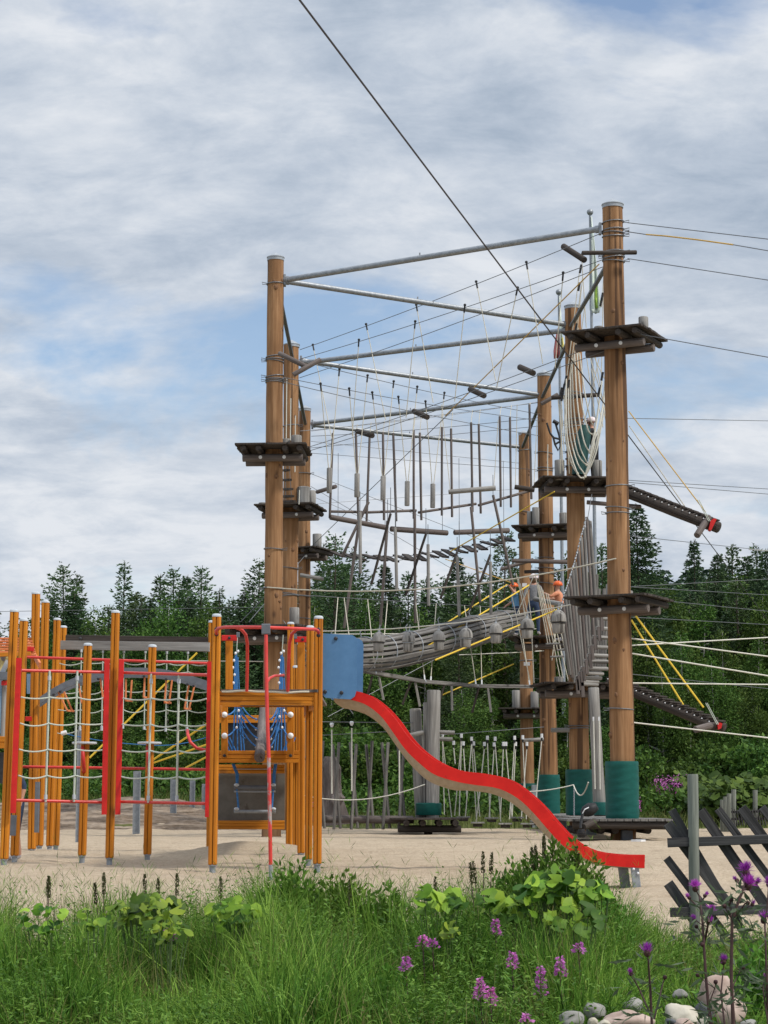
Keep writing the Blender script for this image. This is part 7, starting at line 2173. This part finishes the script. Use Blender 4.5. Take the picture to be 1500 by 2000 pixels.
# old carved stump behind the stakes
st = W(645, 1600, 52)
mb = MB(); bm_ = []
pts = [W(652, 1612, 52), W(648, 1570, 52), W(645, 1530, 52), W(643, 1500, 52), W(645, 1478, 52)]
mb.tube(pts, [.36, .30, .22, .24, .12], 12, wob=.45); mb.tube([W(655, 1565, 51.7), W(670, 1555, 51.6)], [.16, .07], 9, wob=.4)
tag(mb.build('stump', M['weather_brown'], None, frame=Matrix.Translation(st), sm=True), 'old gnarled dark stump behind the forked stakes', 'stump')
gbx = W(1046, 1590, 56)
tag(MB().bar(V((gbx.x, 56, -.2)), V((gbx.x, 56, W(1046, 1533, 56).z)), .28, .2, V((1, 0, 0)), .01).build('steel_post', M['steel_matt'], None, frame=Matrix.Translation(gbx)), 'grey steel post half hidden by the third green pad', 'post', 'grey steel posts behind the playground')

# ------------------------------------------------------------------ flagpoles behind the right row
def flagpole(label, x, yt, yb, D, cloth):
    b_ = W(x, 1560, D); z0 = height(b_.x, D); top = W(x, yt, D)
    xb = top.x
    e = thing('flagpole', label, 'flagpole', (xb, D, z0), 'flagpoles behind the right row')
    MB().tube([V((xb, D, z0 - .2)), V((xb, D, top.z))], [.075, .04], 12).build('pole', M['steel_matt'], e, sm=True)
    MB().ball(V((xb, D, top.z + .1)), .11, 14, 9).build('ball', M['steel'], e, sm=True)
    for pts, m_ in cloth:
        mb = MB(); vs = []; n = len(pts)
        # folded hanging cloth with real depth
        for i, (xl, xr, y) in enumerate(pts):
            for j in range(7):
                u = j / 6; p = W(xl + (xr - xl) * u, y, D)
                vs.append(p + V((0, .09 * math.sin(u * 9 + i * .6), 0)))
        fs = [(i * 7 + j, i * 7 + j + 1, (i + 1) * 7 + j + 1, (i + 1) * 7 + j) for i in range(n - 1) for j in range(6)]
        mb.add(vs, fs); f_ = mb.build('flag', M[m_], e, sm=True)
        so_ = f_.modifiers.new('thickness', 'SOLIDIFY'); so_.thickness = .02
flagpole('white flagpole with a hanging white and green flag near the nearest right pole', 1152.5, 420, 640, 66, [([(1153, 1156, 424), (1153, 1161, 470), (1152, 1166, 530), (1152, 1169, 570), (1153, 1172, 605), (1156, 1170, 612)], 'flag_white'), ([(1163, 1167.5, 548), (1160, 1170, 572), (1160, 1171, 584), (1164, 1172.5, 602)], 'flag_green')])
flagpole('white flagpole with a hanging red and yellow flag beside the net', 1091.5, 576, 760, 70, [([(1088, 1091, 642), (1084, 1092, 665), (1082, 1093, 685), (1083, 1093, 700)], 'flag_red'), ([(1097, 1100, 660), (1096, 1102, 675), (1097, 1103, 690)], 'flag_yellow'), ([(1091, 1094, 580), (1090, 1098, 640), (1092, 1100, 690)], 'flag_white')])
# ================================================================== people
def person(label, px, D, z, h, yaw, cols, arms, legs=((.10, 0), (-.10, 0)), helmet=None, hair=True, lean=0.0, shorts=False):
    """one continuous skinned body; local x to the person's left, -y is the way it faces"""
    b = W(px, 1300, D); base = V((b.x, D, z))
    fr = Matrix.Translation(base) @ Matrix.Rotation(math.radians(yaw), 4, 'Z')
    vs = []; ed = []; rad_ = []; seg = []
    def nd(p, r, parent, kind):
        vs.append(V(p) * h); rad_.append(r * h); seg.append(kind)
        if parent is not None: ed.append((parent, len(vs) - 1))
        return len(vs) - 1
    L = lean
    pel = nd((0, 0, .53), .075, None, 'leg')
    wa = nd((0, -.3 * L * .1, .61), .068, pel, 'top'); ches = nd((0, -L * .12, .73), .082, wa, 'top'); nk0 = nd((0, -L * .17, .81), .05, ches, 'top')
    nk = nd((0, -L * .19, .855), .032, nk0, 'skin'); hd = nd((0, -L * .2 - .008, .90), .052, nk, 'skin'); hd2 = nd((0, -L * .2 - .006, .95), .056, hd, 'skin'); nd((0, -L * .2, .985), .038, hd2, 'skin')
    for s, (el_, wr_) in zip((1, -1), arms):
        sh = nd((s * .105, -L * .16, .80), .038, nk0, 'top')
        e = nd(el_, .029, sh, 'top'); w = nd(wr_, .021, e, 'skin')
        d = (V(wr_) - V(el_)).normalized(); pa = nd(V(wr_) + d * .035, .020, w, 'skin')
        sd_ = d.cross(V((0, 1, .2))).normalized()
        for k, (o_, ln) in enumerate(((-.018, .042), (-.006, .048), (.006, .046), (.018, .036))):
            f1 = nd(V(wr_) + d * (.055) + sd_ * o_, .0062, pa, 'skin'); nd(V(wr_) + d * (.055 + ln) + sd_ * o_ * 1.1 + V((0, -.008, -.006)), .005, f1, 'skin')
        nd(V(wr_) + d * .045 - sd_ * .034, .0062, pa, 'skin')
    for s, (fx, fy) in zip((1, -1), legs):
        hp = nd((s * .052, 0, .50), .058, pel, 'leg'); kn_ = nd((s * .058 + fx * .3, fy * .5 - .012, .285), .042, hp, 'leg')
        an = nd((s * .055 + fx * .5, fy + .008, .055), .026, kn_, 'shin'); hl = nd((s * .055 + fx * .5, fy + .012, .022), .022, an, 'shoe'); nd((s * .06 + fx * .55, fy - .085, .018), .02, hl, 'shoe')
    me = bpy.data.meshes.new('body'); me.from_pydata(vs, ed, [])
    o = bpy.data.objects.new('body_source', me); col.objects.link(o)
    sk = o.modifiers.new('skin', 'SKIN'); sk.use_smooth_shade = True
    for i, r in enumerate(rad_): me.skin_vertices[0].data[i].radius = (r, r)
    me.skin_vertices[0].data[pel].use_root = True
    ss = o.modifiers.new('sub', 'SUBSURF'); ss.levels = 2; ss.render_levels = 2
    dg = bpy.context.evaluated_depsgraph_get()
    nm_ = bpy.data.meshes.new_from_object(o.evaluated_get(dg))
    bpy.data.objects.remove(o)
    nm_.name = 'body'
    for m in ('skin', cols[0], cols[1], cols[2]): nm_.materials.append(M[m])
    idx = {'skin': 0, 'top': 1, 'leg': 2, 'shin': 0 if shorts else 2, 'shoe': 3}
    for p in nm_.polygons:
        c = p.center
        best = None
        for i, v in enumerate(vs):
            par = [a for a, b_ in ed if b_ == i]
            a = vs[par[0]] if par else v
            ab = v - a; t_ = max(0, min(1, (c - a).dot(ab) / max(ab.dot(ab), 1e-9))); dd = (c - a - ab * t_).length / max(rad_[i], .006)
            if best is None or dd < best[0]: best = (dd, seg[i])
        p.material_index = idx[best[1]]; p.use_smooth = True
    e = bpy.data.objects.new('person', None); col.objects.link(e); place(e, fr, None)
    tag(e, label, 'person')
    bo_ = bpy.data.objects.new('body', nm_); col.objects.link(bo_); place(bo_, fr, e)
    T = lambda x, y, z_: fr @ V((x * h, (y - L * .2) * h, z_ * h))
    hc = (0, -.006, .945)
    face = MB()
    face.ball(T(0, -.062, .925), .011 * h, 7, 5, (1, 1.3, 1.2))
    for s in (-1, 1): face.ball(T(s * .058, .004, .935), .014 * h, 7, 5, (.5, 1, 1.5))
    face.build('face', M['skin'], e, frame=fr, sm=True)
    ey = MB()
    for s in (-1, 1): ey.ball(T(s * .022, -.057, .945), .006 * h, 6, 4)
    ey.tube([T(-.016, -.058, .902), T(0, -.061, .900), T(.016, -.058, .902)], .003 * h, 5)
    ey.build('eyes_and_mouth', M['hair'], e, frame=fr)
    if hair:
        hb = MB(); vs2 = []; 
        hb.ball((0, 0, 0), 1, 16, 11)
        hb.v = [T(p.x * .064, .010 + p.y * .066, .953 + (p.z if p.z > -.2 or p.y > .1 else -.2) * .062 - (.03 if p.y > .2 and p.z < 0 else 0)) for p in hb.v]
        hb.build('hair', M['hair'], e, frame=fr, sm=True)
    if helmet:
        hm = MB(); hm.ball((0, 0, 0), 1, 18, 12)
        hm.v = [T(p.x * .078, .004 + p.y * .088, .955 + max(p.z, -.12) * .075) for p in hm.v]
        hm.build('helmet', M[helmet], e, frame=fr, sm=True)
        st_ = MB()
        for s in (-1, 1): st_.tube([T(s * .07, -.005, .95), T(s * .055, -.03, .89), T(0, -.045, .872)], .006 * h, 5)
        st_.build('helmet_strap', M['black'], e, frame=fr)
    return e
rest = (((.15, .01, .66), (.165, -.03, .52)), ((-.15, .01, .66), (-.165, -.03, .52)))
reach = (((.17, -.10, .74), (.14, -.22, .80)), ((-.17, -.10, .72), (-.13, -.22, .74)))
up_ = (((.17, -.06, .78), (.17, -.16, .90)), ((-.16, -.02, .67), (-.17, -.12, .60)))
person('person in dark clothes and a pale red helmet standing on the net platform', 1168, 45.35, W(750, 932, 44.5).z + .02, 1.45, -100, ('cloth_dark', 'cloth_dark', 'shoe'), reach, ((.06, -.04), (-.06, .05)), 'helmet_white', False, .25)
pz = W(750, 1243, 51.7).z + .02
person('person in a light blue top and orange helmet above the barrel bridge', 1009, 51.6, pz, 1.3, -75, ('cloth_blue', 'cloth_navy', 'shoe'), up_, ((.05, -.03), (-.05, .04)), 'helmet_orange', False, .2)
person('person in a grey top and dark trousers on the third right pole platform', 1043, 51.3, pz, 1.5, 165, ('cloth_grey', 'cloth_navy', 'shoe'), rest, ((.06, 0), (-.06, .02)), 'helmet_white', True, .35)
person('person in a coral top and orange helmet behind the log funnel', 1097, 49.5, W(750, 1142, 49.5).z - 1.36, 1.42, -120, ('cloth_coral', 'cloth_dark', 'shoe'), reach, ((.06, 0), (-.06, 0)), 'helmet_orange', False, .3)
mz = W(750, 1142, 49.5).z - 1.36
tag(log('cross_log', W(1082, 1262, 49.5) * 1.0, W(1125, 1262, 49.5), .06, M['weather_dark'], None, n=3), 'dark log under the person in the coral top', 'log', 'logs tied across the poles')
person('child with brown hair and grey shoes behind the leftmost orange posts', 40, 23.9, height(W(40, 1680, 23.9).x, 23.9) + .01, 1.27, -60, ('cloth_navy', 'cloth_navy', 'shoe'), rest, ((.12, -.05), (-.10, .06)), None, True, .3, True)
